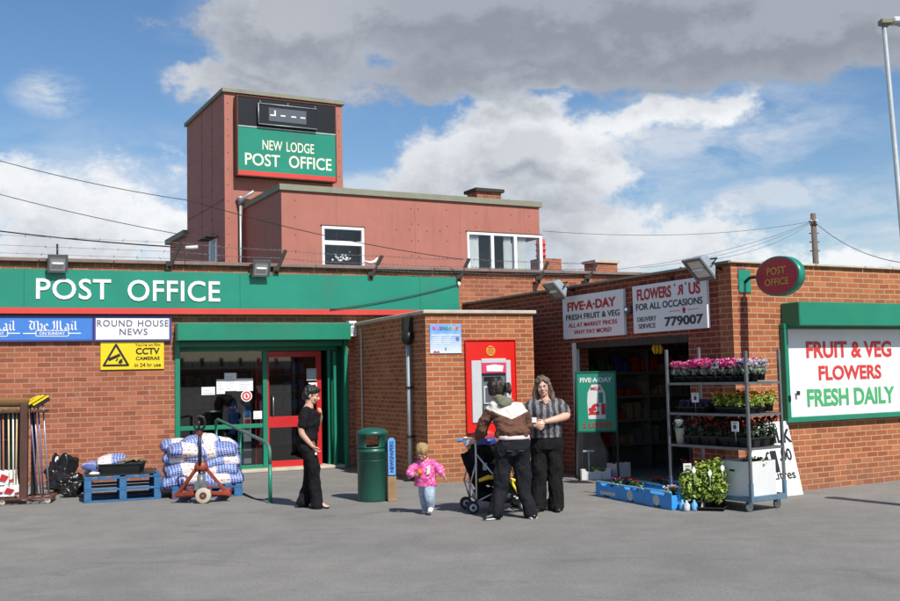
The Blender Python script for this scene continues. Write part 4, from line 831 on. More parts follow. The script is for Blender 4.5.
def wire(name,lab,cat,pts,r,m='black',group=None,sag=0,barb=False):
    P=[]
    for a,b_ in zip(pts,pts[1:]):
        a,b_=Vector(a),Vector(b_); n=24
        for k in range(n+(b_==Vector(pts[-1]))): 
            f=k/n; q=a.lerp(b_,f); q.z-=sag*4*f*(1-f); P.append(q)
    o0=Vector(P[0]); m_=MB(); m_.tube([p-o0 for p in P],r,5)
    if barb:
        for a,b_ in zip(P,P[1:]):
            c=a.lerp(b_,.5)-o0
            for k in range(2):
                d=Vector((random.uniform(-1,1),random.uniform(-1,1),random.uniform(-1,1))).normalized()*.03; m_.tube([c-d,c+d],.003,4)
    o=m_.build(name,m,None); o.location=o0; tag(o,lab,cat,group); return o
for k,(f,lab) in enumerate(((1.0,'uppermost strand of barbed wire'),(.55,'middle strand of barbed wire'),(.2,'lowest strand of barbed wire'))):
    pts=[]
    L=MW.w(-13,.05,MW.px(230,262)[1]+.1+.42*f); pts.append(L)
    for (u0,v0,u1,v1,_l) in BR:
        s,z=MW.px(u0,v0,.10); s1,z1=MW.px(u1,v1,-.05); pts.append(MW.w(s+(s1-s)*f,-.1+.15*f,z+(z1-z)*f))
    wire('barbed_wire',lab+' strung between the parapet brackets','wire',pts,.0035,'atm_dark','strands of barbed wire',.02,True)
# overhead cables
def A(u,v,d): return at_depth(u,v,d)
wire('overhead_cable','thin overhead cable sweeping from upper left across the tower front','cable',[A(-80,137,19),A(190,200.5,20.5),A(463,259.5,20.3)],.008,sag=.12,group='overhead cables')
wire('overhead_cable','middle overhead cable running from the left edge to the tower foot','cable',[A(-80,172,20),A(213,240,21.5)],.008,sag=.1,group='overhead cables')
wire('overhead_cable','thick black overhead cable, lowest of those at the left edge','cable',[A(-80,220,20),A(176,247,19.6)],.013,sag=.06,group='overhead cables')
s,z=MW.px(459,284,.14); t_=MW.thing('cable_insulator','small white cable insulator at the right end of the green fascia','insulator',s,z,.14); b=MB(); b.ell((0,0,0),(.035,.035,.05),10,8); b.build('body','white',t_); b=MB(); b.tube([(0,0,0),(.0,.14,.0)],.01,6); b.build('pin','black',t_)
wire('fascia_cable','thin dark cable drooping across the green fascia','cable',[MW.w(MW.px(330,312,.15)[0],-.15,MW.px(330,309.5,.15)[1]),MW.w(s,-.15,z)],.009,'black',sag=.05)
# telegraph pole
pd=46; pb=at_depth(817,262,pd); pt_=at_depth(813,213.5,pd); tp=thing('telegraph_pole','tall wooden telegraph pole behind the flower shop roof','pole',(pb.x,pd,0))
b=MB(); b.tube([(0,0,0),(pt_.x-pb.x,0,pt_.z)],[.17,.12],12); b.build('post','pole_wood',tp); b=MB(); b.bar((pt_.x-pb.x-.05,-.14,pt_.z-.5),(pt_.x-pb.x+.05,.14,pt_.z-.5),.3,.06)
for z in (.9,1.3,1.7): b.tube([(pt_.x-pb.x-.22,0,pt_.z-z),(pt_.x-pb.x+.22,0,pt_.z-z)],.025,6)
b.build('step_irons','rust',tp); b=MB()
for i in range(5): a=i*2*PI/5; b.ell((pt_.x-pb.x+.17*math.cos(a),.17*math.sin(a),pt_.z-.35),.05,8,6)
b.build('insulators','white_dull',tp)
T0=Vector((pt_.x,pd,pt_.z-.35))
for (u,v,d,lab,r) in ((543,231,36,'long nearly level telephone wire from the pole to the upper storey',.008),(600,271,38,'telephone wire from the pole down to the capped chimney',.007),(690,262,30,'telephone wire falling steepest left from the pole',.006),(640,268,34,'telephone wire falling left from the pole between two others',.006),(905,263,34,'telephone wire falling from the pole to the right edge',.013)):
    wire('telephone_wire',lab,'wire',[T0,A(u,v,d)],r,group='telephone wires from the pole',sag=.35)
# street lamp
lb=at_depth(884,26,19.0); lz=lb.z; lx=lb.x; l2=at_depth(899,205,19.0)
lp=thing('street_lamp','pale metal street lamp with its flat head pointing right, cut by the photo edge','street lamp',(l2.x+(l2.x-lx)*l2.z/(lz-l2.z)*1.0,19.0,0)); bx=lp.location.x
b=MB(); b.tube([(0,0,0),(0,0,1.4),(0,0,1.42),(lx-bx,0,lz)],[.095,.095,.06,.042],14); b.build('pole','galv',lp)
b=MB(); b.rings([(lx-bx+.02,0,lz-.02,.07,.06),(lx-bx+.02,0,lz+.10,.08,.07)],12); b.box(lx-bx-.08,lx-bx+.14,-.10,.10,lz+.02,lz+.13); b.build('spigot','lead_edge',lp,bevel=.02)
b=MB(); b.box(lx-bx+.14,lx-bx+.78,-.12,.12,lz+.03,lz+.15); b.build('head','white_dull',lp,bevel=.03)
b=MB(); b.ell((lx-bx+.48,0,lz+.03),(.26,.10,.07),16,8); b.build('bowl','glass_lamp',lp)
# floodlights
def flood(w,u,v,off,lab,tilt,yaw=0,size=.31,arm=.12,base=None):
    s,z=w.px(u,v,off); t_=w.thing('floodlight',lab,'floodlight',s,z,off,'floodlights on the building')
    Rm=Matrix.Rotation(yaw,3,'Z')@Matrix.Rotation(tilt,3,'X'); h=size
    b=MB(); v0=[Rm@Vector(p) for p in ((-h/2,-.07,-h/2),(h/2,-.07,-h/2),(h/2,-.07,h/2),(-h/2,-.07,h/2))]; v1=[Rm@Vector(p) for p in ((-h*.33,.09,-h*.3),(h*.33,.09,-h*.3),(h*.33,.09,h*.3),(-h*.33,.09,h*.3))]
    V0=[b.bm.verts.new(p) for p in v0]; V1=[b.bm.verts.new(p) for p in v1]; b._f(V0); b._f(V1[::-1])
    for i in range(4): b._f([V0[i],V1[i],V1[(i+1)%4],V0[(i+1)%4]])
    b.cbox((0,0,0),(h*1.08,.03,h*1.08),None,Rm) if False else None
    b.build('housing','atm_dark' if base!='g' else 'galv',t_,bevel=.012)
    b=MB(); T=Rm.to_4x4(); 
    b.box(-h*.52,h*.52,-.095,-.072,-h*.52,-h*.40,T); b.box(-h*.52,h*.52,-.095,-.072,h*.40,h*.52,T); b.box(-h*.52,-h*.40,-.095,-.072,-h*.40,h*.40,T); b.box(h*.40,h*.52,-.095,-.072,-h*.40,h*.40,T); b.build('bezel','atm_dark',t_)
    b=MB(); b.box(-h*.40,h*.40,-.082,-.072,-h*.40,h*.40,T); gl=b.build('glass','lens',t_)
    b=MB(); b.tube([Rm@Vector((-h*.3,-.09,0)),Rm@Vector((h*.3,-.09,0))],.02,8); b.build('bulb','white',gl)
    b=MB(); P=Rm@Vector((0,.09,0)); b.tube([P,P+Vector((0,.03,-.03)),Vector((0,off-.002,-.04))],.018,8); b.tube([Rm@Vector((-h*.55,0,0)),Rm@Vector((-h*.55,.12,0)),Rm@Vector((h*.55,.12,0)),Rm@Vector((h*.55,0,0))],.012,6); b.build('bracket','black',t_)
    return t_,s,z
t_,s,z=flood(MW,57.5,262,.22,'floodlight above the word POST on the green fascia',.45); b=MB(); b.tube([(0,.05,.1),(0,.10,.32)],.016,6); b.build('sensor_stalk','black',t_)
flood(MW,260.5,267,.22,'floodlight above the fascia right of the word OFFICE',.45)
flood(SW,557,288,.34,'floodlight left of the FIVE A DAY sign seen from the side',.75,0,.34,base='g')
flood(SW,702,265.5,.34,'large floodlight above the FLOWERS R US sign',.75,0,.36,base='g')
s,z=MW.px(191,247.5,.05); t_=MW.thing('security_lamp','small white cylinder lamp on the parapet wire by the tower foot','lamp',s,z,.05); b=MB(); b.tube([(-.10,0,-.01),(.12,0,.01)],.035,10); b.build('body','white_dull',t_); b=MB(); b.tube([(-.08,0,-.02),(-.10,.05,-.35)],.012,6); b.build('stalk','rust',t_)
s,z=MW.px(371,262.5,-.02); t_=MW.thing('roof_debris','crumpled white plastic caught on the parapet bracket','litter',s,z,-.02); b=MB(); b.tube([(-.14,0,.03),(-.02,0,-.01),(.08,0,.02),(.14,0,.10)],[.012,.03,.035,.01],7); b.build('plastic','white',t_)
mat('rail_green',(.07,.17,.125),.5,var=.2,vscale=9,dirt=.4)
# ------------------------------------------------------------------ handrail
hf=gp(270.3,503); hm=gp(240,490); hb=hf+(hm-hf)*1.95
ht=thing('handrail','green tubular handrail sloping beside the post office entrance','handrail',(hf.x,hf.y,0))
d=(hm-hf); zt=.90
b=MB(); zf=at_depth(264,444,hf.y).z; zb=at_depth(213,419.5,hb.y).z; print('rail',zf,zb,hf,hb)
D=hb-hf
rail=[Vector((0,0,zf-.28)),Vector((0,0,zf-.10)),Vector((0,0,zf-.10))+D*.012+Vector((0,0,.06)),D*.05+Vector((0,0,zf+.0)),D*.09+Vector((0,0,zf+.02)),D*.97+Vector((0,0,zb)),D+Vector((0,0,zb-.02)),D*1.01+Vector((0,0,zb-.09))]
b.tube(rail,.024,10); b.build('rail','rail_green',ht)
for k in (0,.51,1.01):
    b=MB(); zz=zf-.28 if k==0 else zf+(zb-zf)*k-.02; b.tube([D*k,D*k+Vector((0,0,zz))],.026,10); b.lathe([(.05,0),(.05,.012)],D*k,12); b.build('post','green',ht)
# ------------------------------------------------------------------ pallets
def pallet(name,lab,loc,rz,h=.145,w=1.0,d=1.2,grp='blue pallets',m='pallet_blue',top=True):
    t_=thing(name,lab,'pallet',loc,rz,grp)
    for y in (0,d/2-.05,d-.10):
        b=MB(); b.box(0,w,y,y+.10,.001,.02)
        b.build('bottom_board',m,t_,bevel=.003)
    for y in (0,d/2-.05,d-.10):
        for x in (0,w/2-.06,w-.12):
            b=MB(); b.box(x,x+.12,y+.003,y+.097,.0205,h-.041); b.build('block',m,t_,bevel=.004)
    b=MB()
    for y in (0,d/2-.05,d-.10): b.box(0,w,y,y+.10,h-.0405,h-.0215)
    b.build('bearer',m,t_,bevel=.003)
    b=MB(); n=7
    for i in range(n): x=(w-.10)*i/(n-1); b.box(x,x+.10,-.002,d+.002,h-.021,h)
    b.build('deck_boards',m,t_,bevel=.003)
    return t_
pl=gp(84,503.5); pr_=gp(156.5,499.5); ang=math.atan2(pr_.y-pl.y,pr_.x-pl.x); W_=(pr_-pl).length; print('pallet',W_,math.degrees(ang)); ang=math.radians(20)
dp=thing('pallet','tall blue double deck pallet against the brick wall, carrying a black tray','pallet',(pl.x,pl.y,0),ang,'blue pallets'); w,d=1.06,1.12
for y in (0,d/2-.05,d-.10):
    for (z0,z1,nm) in ((.001,.022,'bottom_board'),(.158,.186,'middle_board'),(.322,.342,'bearer')):
        b=MB(); b.box(0,w,y,y+.10,z0,z1); b.build(nm,'pallet_blue',dp,bevel=.003)
    for x in (0,w/2-.05,w-.10):
        for (z0,z1) in ((.0225,.1575),(.1865,.3215)): b=MB(); b.box(x,x+.10,y+.004,y+.096,z0,z1); b.build('block','pallet_blue',dp,bevel=.004)
for i in range(6):
    b=MB(); x=(w-.11)*i/5; b.box(x,x+.11,-.002,d+.002,.3425,.3635); b.build('deck_board','pallet_blue',dp,bevel=.003)
top=.364
def onp(x,y,z=0): c,s=math.cos(ang),math.sin(ang); return Vector((pl.x+x*c-y*s,pl.y+x*s+y*c,top+z))
b=MB(); b.box(.02,1.0,.05,1.05,0,.012); o=b.build('dark_sheet',"pot_black"); o.location=onp(0,0,.001); o.rotation_euler=(0,0,ang); tag(o,'flat dark cardboard sheet lying on the tall blue pallet','sheet')
o=MB().poly([(0,0),(.16,.0),(.2,.02),(.05,.03)],0,.14).build('paper_scrap','paper'); o.location=onp(.12,.30,.014); o.rotation_euler=(0,0,ang+.4); tag(o,'white paper scrap lying on the dark sheet of the blue pallet','paper')
def tray(name,lab,loc,rz,w,d,h,m,grp=None,cat='tray',wall=.012,slope=.03):
    t_=thing(name,lab,cat,loc,rz,grp); b=MB(); b.box(-w/2+slope,w/2-slope,-d/2+slope,d/2-slope,0,.012); b.build('base',m,t_)
    b=MB(); w2,d2=w/2-slope,d/2-slope
    for sx,sy in ((1,0),(-1,0),(0,1),(0,-1)):
        if sx: P=[(sx*w2,-d2,0),(sx*w2,d2,0),(sx*w/2,d/2,h),(sx*w/2,-d/2,h)]; I=[(p[0]-sx*wall,p[1],p[2]) for p in P]
        else: P=[(-w2,sy*d2,0),(w2,sy*d2,0),(w/2,sy*d/2,h),(-w/2,sy*d/2,h)]; I=[(p[0],p[1]-sy*wall,p[2]) for p in P]
        A_=[b.bm.verts.new(p) for p in P]; B_=[b.bm.verts.new(p) for p in I]; b._f(A_); b._f(B_[::-1])
        for i in range(4): b._f([A_[i],B_[i],B_[(i+1)%4],A_[(i+1)%4]])
    b.build('side',m,t_); b=MB(); r=.014
    b.box(-w/2-r,w/2+r,-d/2-r,-d/2+.004,h-.002,h+.012); b.box(-w/2-r,w/2+r,d/2-.004,d/2+r,h-.002,h+.012); b.box(-w/2-r,-w/2+.004,-d/2+.004,d/2-.004,h-.002,h+.012); b.box(w/2-.004,w/2+r,-d/2+.004,d/2-.004,h-.002,h+.012); b.build('rim',m,t_)
    return t_
bt=tray('black_tray','black plastic tray holding gloves on the tall blue pallet',onp(.54,.42,.014),ang-.22,.60,.42,.13,'pot_black')
def pillow(name,m,par,w,d,h,seed,voxelless=True,bend=0.0):
    """a filled sack: superelliptic pillow with sagging folds"""
    b=MB(); n,k=30,18; random.seed(seed); ox=random.random()*50; G=[]
    for side in (1,-1):
        g=[]
        for i in range(n+1):
            r_=[]
            for j in range(k+1):
                x=-1+2*i/n; y=-1+2*j/k
                px=max(0,1-abs(x)**3.2); py=max(0,1-abs(y)**2.6); t=(px*py)**.42
                q=noise.noise(Vector((x*2.2+ox,y*2+ox,side*3)))*.16+noise.noise(Vector((x*6+ox,y*5,side*2)))*.06
                z=side*h/2*t*(1+q); ed=1-.07*(abs(y)**2)*(1 if abs(x)>.9 else 0)-.05*abs(noise.noise(Vector((x*5+ox,y*5,1))))
                z+=bend*(x*x)*-1
                r_.append(b.bm.verts.new((x*w/2*ed*(1-.05*py*0),y*d/2*(1-.05*x*x)*ed,z)))
            g.append(r_)
        G.append(g)
    for si,g in enumerate(G):
        for i in range(n):
            for j in range(k):
                q=[g[i][j],g[i+1][j],g[i+1][j+1],g[i][j+1]]; b._f(q if si==0 else q[::-1],True)
    bmesh.ops.remove_doubles(b.bm,verts=b.bm.verts,dist=.002)
    return b.build(name,m,par,fixn=True)
def sack(lab,loc,rot,m,seed,w=.78,d=.46,h=.17,grp='compost sacks piled on the pallet',bend=.02,name='compost_sack'):
    o=pillow(name,m,None,w,d,h,seed,bend=bend); o.location=loc; o.rotation_euler=rot; tag(o,lab,'sack',grp); return o
o=sack('small blue and white sack slumped in the black tray on the pallet',onp(.38,.46,.20),(.30,-.12,ang-.1),'sack_b',3,.44,.34,.13,None,name='part_used_sack')
o=sack('blue checked sack end behind the black tray on the pallet',onp(.20,.62,.10),(.1,.1,ang+.9),'sack_c',4,.42,.34,.16,None,name='part_used_sack')
t_=thing('work_gloves','brown work gloves heaped in the black tray','gloves',onp(.64,.36,.10),ang)
for k in range(2):
    b=MB(); c=Vector((-.05+.12*k,-.02+.05*k,.09)); b.ell(c,(.08,.06,.04),12,8)
    for i in range(4): b.tube([c+Vector((.03+.0*i,-.05+.03*i,.0)),c+Vector((.10,-.06+.035*i,.02)),c+Vector((.15,-.07+.04*i,-.01))],[.018,.017,.012],7)
    b.tube([c,c+Vector((.02,.08,.02)),c+Vector((.06,.12,.01))],[.02,.018,.012],7); b.tube([c+Vector((-.04,0,0)),c+Vector((-.13,.0,-.01))],[(.05,.03),(.06,.03)],10)
    remeshed('glove',b,'glove',t_,.008,3,.006,20)
# second pallet with compost sacks
p0=gp(172,499.5); a2=math.radians(14); 
pallet('pallet','blue pallet under the heap of compost sacks',(p0.x,p0.y,0),a2,.17,1.0,1.1)
def on2(x,y,z): c,s=math.cos(a2),math.sin(a2); return Vector((p0.x+x*c-y*s,p0.y+x*s+y*c,z))
SK=[(.30,.30,.27,0,'sack_c','bottom front sack on the left of the compost heap'),(.90,.32,.27,.05,'sack_a','bottom front sack on the right of the compost heap'),
    (.28,.33,.42,.06,'sack_a','left front sack in the second layer of the compost heap'),(.92,.36,.42,-.04,'sack_b','right front sack in the second layer of the compost heap'),
    (.22,.38,.57,-.10,'sack_b','left front sack in the third layer of the compost heap, under the domed one'),(.90,.40,.56,.05,'sack_c','right front sack in the third layer of the compost heap'),
    (.26,.34,.67,.08,'sack_a','domed sack on the left of the compost heap beside the truck handle'),(.86,.38,.665,-.05,'sack_b','upper right sack of the compost heap with its white panel facing out'),
    (.50,.62,.76,.12,'sack_c','topmost sack of the compost heap'),
    (.28,.80,.27,.1,'sack_b','bottom rear sack on the left of the compost heap'),(.90,.82,.27,0,'sack_c','bottom rear sack on the right of the compost heap'),(.26,.84,.43,.1,'sack_a','rear left sack in the second layer of the compost heap'),(.9,.84,.43,0,'sack_b','rear right sack in the second layer of the compost heap'),(.25,.8,.59,-.1,'sack_c','rear left sack in the third layer of the compost heap'),(.88,.84,.59,0,'sack_a','rear right sack in the third layer of the compost heap'),(.22,.80,.70,.1,'sack_b','rear left sack in the upper layer of the compost heap'),(.85,.82,.70,.1,'sack_c','rear right sack in the upper layer of the compost heap')]
for i,(x,y,z,r,m_,lab) in enumerate(SK):
    sack(lab,on2((x-.58)*.78+.42+random.uniform(-.05,.05),y,z+random.uniform(-.015,.015)),(random.uniform(-.10,.22)+(.14 if y<.5 else -.05),random.uniform(-.15,.15),a2+r*1.5+random.uniform(-.12,.12)),m_,20+i,random.uniform(.58,.70),random.uniform(.42,.52),random.uniform(.19,.25),bend=random.uniform(.02,.06))
# ------------------------------------------------------------------ pallet truck
tk=gp(203,503); tk.y-=.02; kt=thing('pallet_truck','rusty orange hand pallet truck with black upright handle before the compost sacks','pallet truck',(tk.x-.02,tk.y,0),math.radians(6))
k_=1.0
b=MB()
b.bar((-.34,.10,.12),(-.07,.02,.47),.05,.045); b.bar((.34,.10,.12),(.07,.02,.47),.05,.045); b.box(-.40,.40,.08,.15,.075,.125); b.bar((-.20,.02,.22),(.20,.02,.22),.05,.03); b.bar((-.38,.12,.11),(-.10,-.02,.14),.06,.05); b.bar((.38,.12,.11),(.10,-.02,.14),.06,.05)
b.build('frame','orange_paint',kt,bevel=.006)
for x in (-.27,.27):
    b=MB(); b.box(x-.08,x+.08,.15,1.2,.075,.13); b.build('fork','orange_paint',kt,bevel=.006)
b=MB(); b.tube([(0,0,.16),(0,0,.40)],.055,16); b.tube([(.0,0,.40),(0,0,.44)],.04,12); b.box(-.085,.085,-.05,.05,.18,.30); b.build('pump','atm_dark',kt)
b=MB(); b.rings([(0,.02,.44,.09,.06),(0,.02,.50,.10,.07),(0,.02,.56,.07,.05),(0,.02,.58,.03,.03)],14); b.build('pump_cap','orange_paint',kt)
for x in (-.055,.035):
    b=MB(); b.lathe([(.02,-.026),(.095,-.026),(.108,-.018),(.108,.018),(.095,.026),(.02,.026)],(.035,x,.108),28,'y'); w_=b.build('wheel','coping_stone',kt); b=MB(); b.lathe([(.05,-.030),(.045,-.033),(.045,.033),(.05,.030)],(.035,x,.108),16,'y'); b.build('hub','rust',w_)
b=MB(); b.tube([(.035,-.10,.108),(.035,.08,.108)],.014,8); b.build('axle','steel',kt)
b=MB(); b.tube([(-.01,-.02,.42),(-.015,-.03,1.02)],.024,10); hn=b.build('handle','black',kt)
b=MB(); b.tube([(-.015,-.03,1.0),(-.075,-.03,1.04),(-.095,-.03,1.12),(-.07,-.03,1.19),(-.015,-.03,1.21),(.04,-.03,1.19),(.065,-.03,1.12),(.045,-.03,1.04),(-.015,-.03,1.0)],.019,8); b.tube([(-.02,-.03,1.02),(-.02,-.05,1.14)],.016,6); b.build('grip','black',hn)
b=MB(); b.box(-.055,.025,-.06,.0,.94,1.0); b.build('collar','rust',hn)
wire('hose','thin black hose lying on the ground right of the compost sacks','hose',[gp(243,493,.01),gp(256,499,.01),gp(270,500,.01)],.008)
# ------------------------------------------------------------------ broom rack on castors (left)
BL0=gp(0,506); rk=thing('broom_rack','tall brown broom rack on a castor base at the left edge','rack',(BL0.x,BL0.y,0),math.radians(12))
def rp(u,v,y=0.0):  # rack-local coordinates for a picture point at rack depth y
    W=Wall((BL0.x,BL0.y),12); s,z=W.px(u,v,-y); return s,z
s1,zt_=rp(24.5,405,.1); wb=rp(28.5,430,.1)[0]-rp(21,430,.1)[0]; se=rp(52,501,.0)[0]; s0=rp(-50,430,.1)[0]
b=MB(); b.box(s1-wb/2,s1+wb/2,.05,.16,.09,zt_+.03); b.build('upright','board_brown',rk,bevel=.005); b=MB(); b.box(s0,s0+.1,.05,.16,.09,zt_); b.build('upright','board_brown',rk,bevel=.005)
zr=rp(30,410.5,.1)[1]; sr=rp(46,410,.1)[0]
b=MB(); b.box(s0,s1-wb/2-.002,.03,.35,zr-.03,zr); b.box(s1+wb/2+.002,sr,.03,.35,zr-.03,zr); b.build('top_shelf','board_brown',rk,bevel=.004); b=MB(); b.box(s0,s1-wb/2-.002,.36,.38,.1,zr-.031); b.build('back_panel','black',rk)
b=MB(); b.box(s0,se,-.0,.04,.075,.10); b.box(s0,se,.46,.50,.075,.10); b.box(s0,s0+.04,.04,.46,.075,.10); b.box(se-.04,se,.04,.46,.075,.10)
x=s0+.12
while x<se-.06: b.box(x,x+.02,.04,.46,.08,.095); x+=.12
b.build('base_frame','rust',rk)
for x,y in ((se-.06,.02),(se-.06,.46),(s0+.6,.02),(rp(2,500,.0)[0],.02)):
    b=MB(); b.lathe([(.01,-.014),(.034,-.014),(.038,-.008),(.038,.008),(.034,.014),(.01,.014)],(x,y,.038),18,'y'); wl_=b.build('castor','coping_stone',rk); b=MB(); b.box(x-.02,x+.02,y-.022,y+.022,.055,.078); b.build('fork','steel',wl_)
b=MB(); b.box(s1+wb/2+.002,rp(36,430,.3)[0],.32,.34,.1,zr-.031); b.build('back_panel','black',rk)
for sh_z in (.9,):
    b=MB(); b.box(s0,s1-wb/2-.01,.3,.5,sh_z,sh_z+.02); b.build('shelf','board_brown',rk)
Wr=Wall((BL0.x,BL0.y),12)
def broom(u,vt,m,mh,lab,u2=None,name='broom',tilt=0,y=.12,head='b'):
    s,z=rp(u,vt,y); sb=rp(u2 if u2 else u,480,y)[0]; t_=Wr.thing(name,lab,'broom',s,.0,-y,'brooms standing in the rack'); 
    b=MB(); b.tube([(sb-s,0,.12),(0,0,z)],.012,8); b.build('handle',m,t_)
    if head=='b':
        b=MB(); b.box(-.15,.15,-.03,.03,z-.01,z+.028); hd=b.build('head','handle_wood',t_,bevel=.008); b=MB()
        b.rings([(0,0,z+.03,.145,.035),(0,0,z+.13,.17,.055),(0,0,z+.155,.165,.05)],16); b.build('bristles',mh,hd)
    else:
        Rr=Matrix.Rotation(-.55,4,'Y'); T=Matrix.Translation((0,-.02,z+.02))@Rr; b=MB(); b.box(-.11,.11,-.03,.03,-.02,.03,T); hd=b.build('head','black',t_); b=MB(); b.box(-.12,.12,-.045,.045,.031,.06,T); b.build('bristles',mh,hd)
    return t_
BRM=[(-8,409,'handle_wood','bristle','wooden broom handle furthest left in the rack'),(3,409,'handle_red','bristle','red handled broom in the left half of the rack'),(8.5,409,'handle_green','bristle','pale green handled broom in the left half of the rack'),(13,409,'handle_white','bristle','white handled broom nearest the brown upright')]
BRM+=[(-1,409,'handle_white','bristle','pale handled broom just left of the red one in the rack'),(17,409,'handle_wood','bristle','bare wooden broom handle tucked behind the brown upright')]
for u,v,m1,m2,lab in BRM: broom(u,v,m1,m2,lab,u-1+random.random()*2)
for u,u2,v,m1,lab in ((30,37.5,406,'handle_violet','violet handled brush with yellow bristles, nearest the brown upright on its right'),(34,41,404.5,'handle_grey','grey handled brush with yellow bristles, second right of the upright'),(38,43.5,404,'handle_violet','violet handled brush with yellow bristles, third right of the upright'),(43,49,404.5,'handle_grey','grey handled brush at the outer right end of the rack')):
    t_=broom(u,v,m1,'yellow',lab,u2,head='y',y=.2)
# packages on the rack base
for (u,v,w_,h_,rz,lab) in ((6,478,.30,.20,.2,'upper white and red package on the rack base'),(12,491,.34,.16,-.1,'lower right white and red package on the rack base'),(-6,491,.34,.18,.1,'lower left white and red package on the rack base')):
    s,z=rp(u,v,.08); t_=Wr.thing('wrapped_package',lab,'package',s,max(.10,z-h_/2),-.10,'white and red packages'); t_.rotation_euler[2]+=rz
    b=MB(); b.box(-w_/2,w_/2,0,.22,0,h_); bmesh.ops.subdivide_edges(b.bm,edges=b.bm.edges,cuts=4,use_grid_fill=True)
    for q in b.bm.verts: q.co+=noise.noise_vector(q.co*9+Vector((u,0,0)))*.018; q.co.z=max(0,q.co.z)
    o=b.build('wrap','white',t_,bevel=0); 
    b=MB(); b.poly([(-w_*.32,h_*.35),(-w_*.05,h_*.25),(w_*.1,h_*.6),(-w_*.2,h_*.8)],-.022,-.012); b.poly([(w_*.12,h_*.2),(w_*.34,h_*.3),(w_*.3,h_*.42),(w_*.12,h_*.35)],-.022,-.012); b.build('print','red_text',t_)
# black bin bags
def blob(name,lab,loc,r,seed,m='bin_bag',cat='bag',grp=None,rz=0,amp=.10):
    b=MB(); b.ell((0,0,r[2]*.85),r,40,28); random.seed(seed); off=Vector((seed*3.1,0,0))
    for q in b.bm.verts:
        n_=q.co.normalized(); k=noise.turbulence(q.co*4.5+off,4,False)-.5; k2=abs(noise.noise(q.co*9+off*2)); q.co+=n_*(k*amp*2-k2*amp*.7); q.co.z=max(0.0,q.co.z)
    o=b.build(name,m,None); o.location=loc; o.rotation_euler=(0,0,rz); tag(o,lab,cat,grp); return o
p=gp(66,494); blob('bin_bag','shiny black bin bag slumped against the wall beside the blue pallets',(p.x,p.y+.15,0),(.42,.32,.20),3,grp='black bin bags')
p=gp(50,492); blob('bin_bag','tall black bin bag behind the violet brush handles',(p.x,p.y+.45,0),(.32,.26,.33),5,grp='black bin bags')
p=gp(74,497); blob('bin_bag','small black bin bag touching the corner of the tall blue pallet',(p.x-.02,p.y+.0,0),(.20,.2,.13),8,grp='black bin bags')
# ------------------------------------------------------------------ litter bin and marker post
p=gp(372,502.5); p.y+=.22; bn=thing('litter_bin','round dark green litter bin with domed hood','litter bin',(p.x,p.y,0)); R_=.215
b=MB(); b.lathe([(R_*.96,0),(R_*.98,.02),(R_*.98,.66),(R_*1.02,.665),(R_*1.02,.70),(R_*.98,.705),(R_*.98,.72)],seg=36); b.build('drum','bin_green',bn)
hood=MB(); seg=36; prof=[(R_*1.0,.722),(R_*1.0,.745),(R_*1.0,.895),(R_*1.04,.90),(R_*1.05,.93),(R_*.97,.955),(R_*.70,.985),(R_*.35,1.0),(.001,1.004)]
rr=[]
for r,h in prof: rr.append([hood.bm.verts.new((r*math.cos(k*2*PI/seg),r*math.sin(k*2*PI/seg),h)) for k in range(seg)])
for i in range(len(prof)-1):
    for k in range(seg):
        a=(k+.5)/seg*360
        if i==1 and any(abs((a-c+180)%360-180)<27 for c in (275,95)): continue
        hood._f([rr[i][k],rr[i][(k+1)%seg],rr[i+1][(k+1)%seg],rr[i+1][k]],True)
ho=hood.build('hood','bin_green',bn)
m_=ho.modifiers.new('s','SOLIDIFY'); m_.thickness=.012
b=MB(); b.lathe([(R_*.88,.70),(R_*.88,.71)],seg=30); b.build('liner','black',bn)
b=MB(); b.lathe([(R_*.985,.55),(R_*.995,.55),(R_*.995,.56),(R_*.985,.56)],seg=36,cap=False); b.build('band','green_dark',bn)
p=gp(391.5,502); ps_=thing('marker_post','weathered wooden post with a tall blue lettered plate beside the litter bin','post',(p.x,p.y+.08,0),math.radians(8)); hz=at_depth(391,438,p.y).z
b=MB(); b.box(-.055,.065,-.05,.05,0,.34); b.build('post','post_wood',ps_,bevel=.006); b=MB(); b.box(-.05,.06,-.045,.05,.341,hz-.02); b.build('core','post_side',ps_,bevel=.004)
b=MB(); b.poly([(-.045,.36),(.055,.36),(.055,hz-.04),(.03,hz),(-.02,hz),(-.045,hz-.04)],-.056,-.047); pl_=b.build('plate','post_blue',ps_)
o=text('NEWSPAPERS',ps_,'newsedge',0,0,.42,.055,bold=.02); o.rotation_euler=(0,-PI/2,0); o.location=(.005,-.056,.36+.25)
# ------------------------------------------------------------------ plants
def leafmesh(b,c,r,n,size,rng,squash=1.0,droop=.3,up=.5,shell=True):
    for _ in range(n):
        d=Vector((rng.gauss(0,1),rng.gauss(0,1),rng.gauss(0,1)*squash)); d=d.normalized() if d.length else Vector((0,0,1))
        rad=rng.random()**(.35 if shell else .6)
        p=Vector(c)+Vector((d.x*r[0],d.y*r[1],d.z*r[2]))*rad
        nrm=(d+Vector((0,0,up))+Vector((rng.gauss(0,.45),rng.gauss(0,.45),rng.gauss(0,.45)))).normalized()
        t=nrm.cross(Vector((rng.gauss(0,1),rng.gauss(0,1),rng.gauss(0,1)))).normalized(); q=nrm.cross(t); s=size*rng.uniform(.6,1.3)
        a=p-t*s; e=p+t*s-nrm*s*droop; l=p+q*s*.55+nrm*s*.12; m_=p-q*s*.55+nrm*s*.12; mid=p
        V=[b.bm.verts.new(x) for x in (a,l,e,m_,mid)]
        b._f([V[0],V[4],V[1]],True); b._f([V[1],V[4],V[2]],True); b._f([V[2],V[4],V[3]],True); b._f([V[3],V[4],V[0]],True)
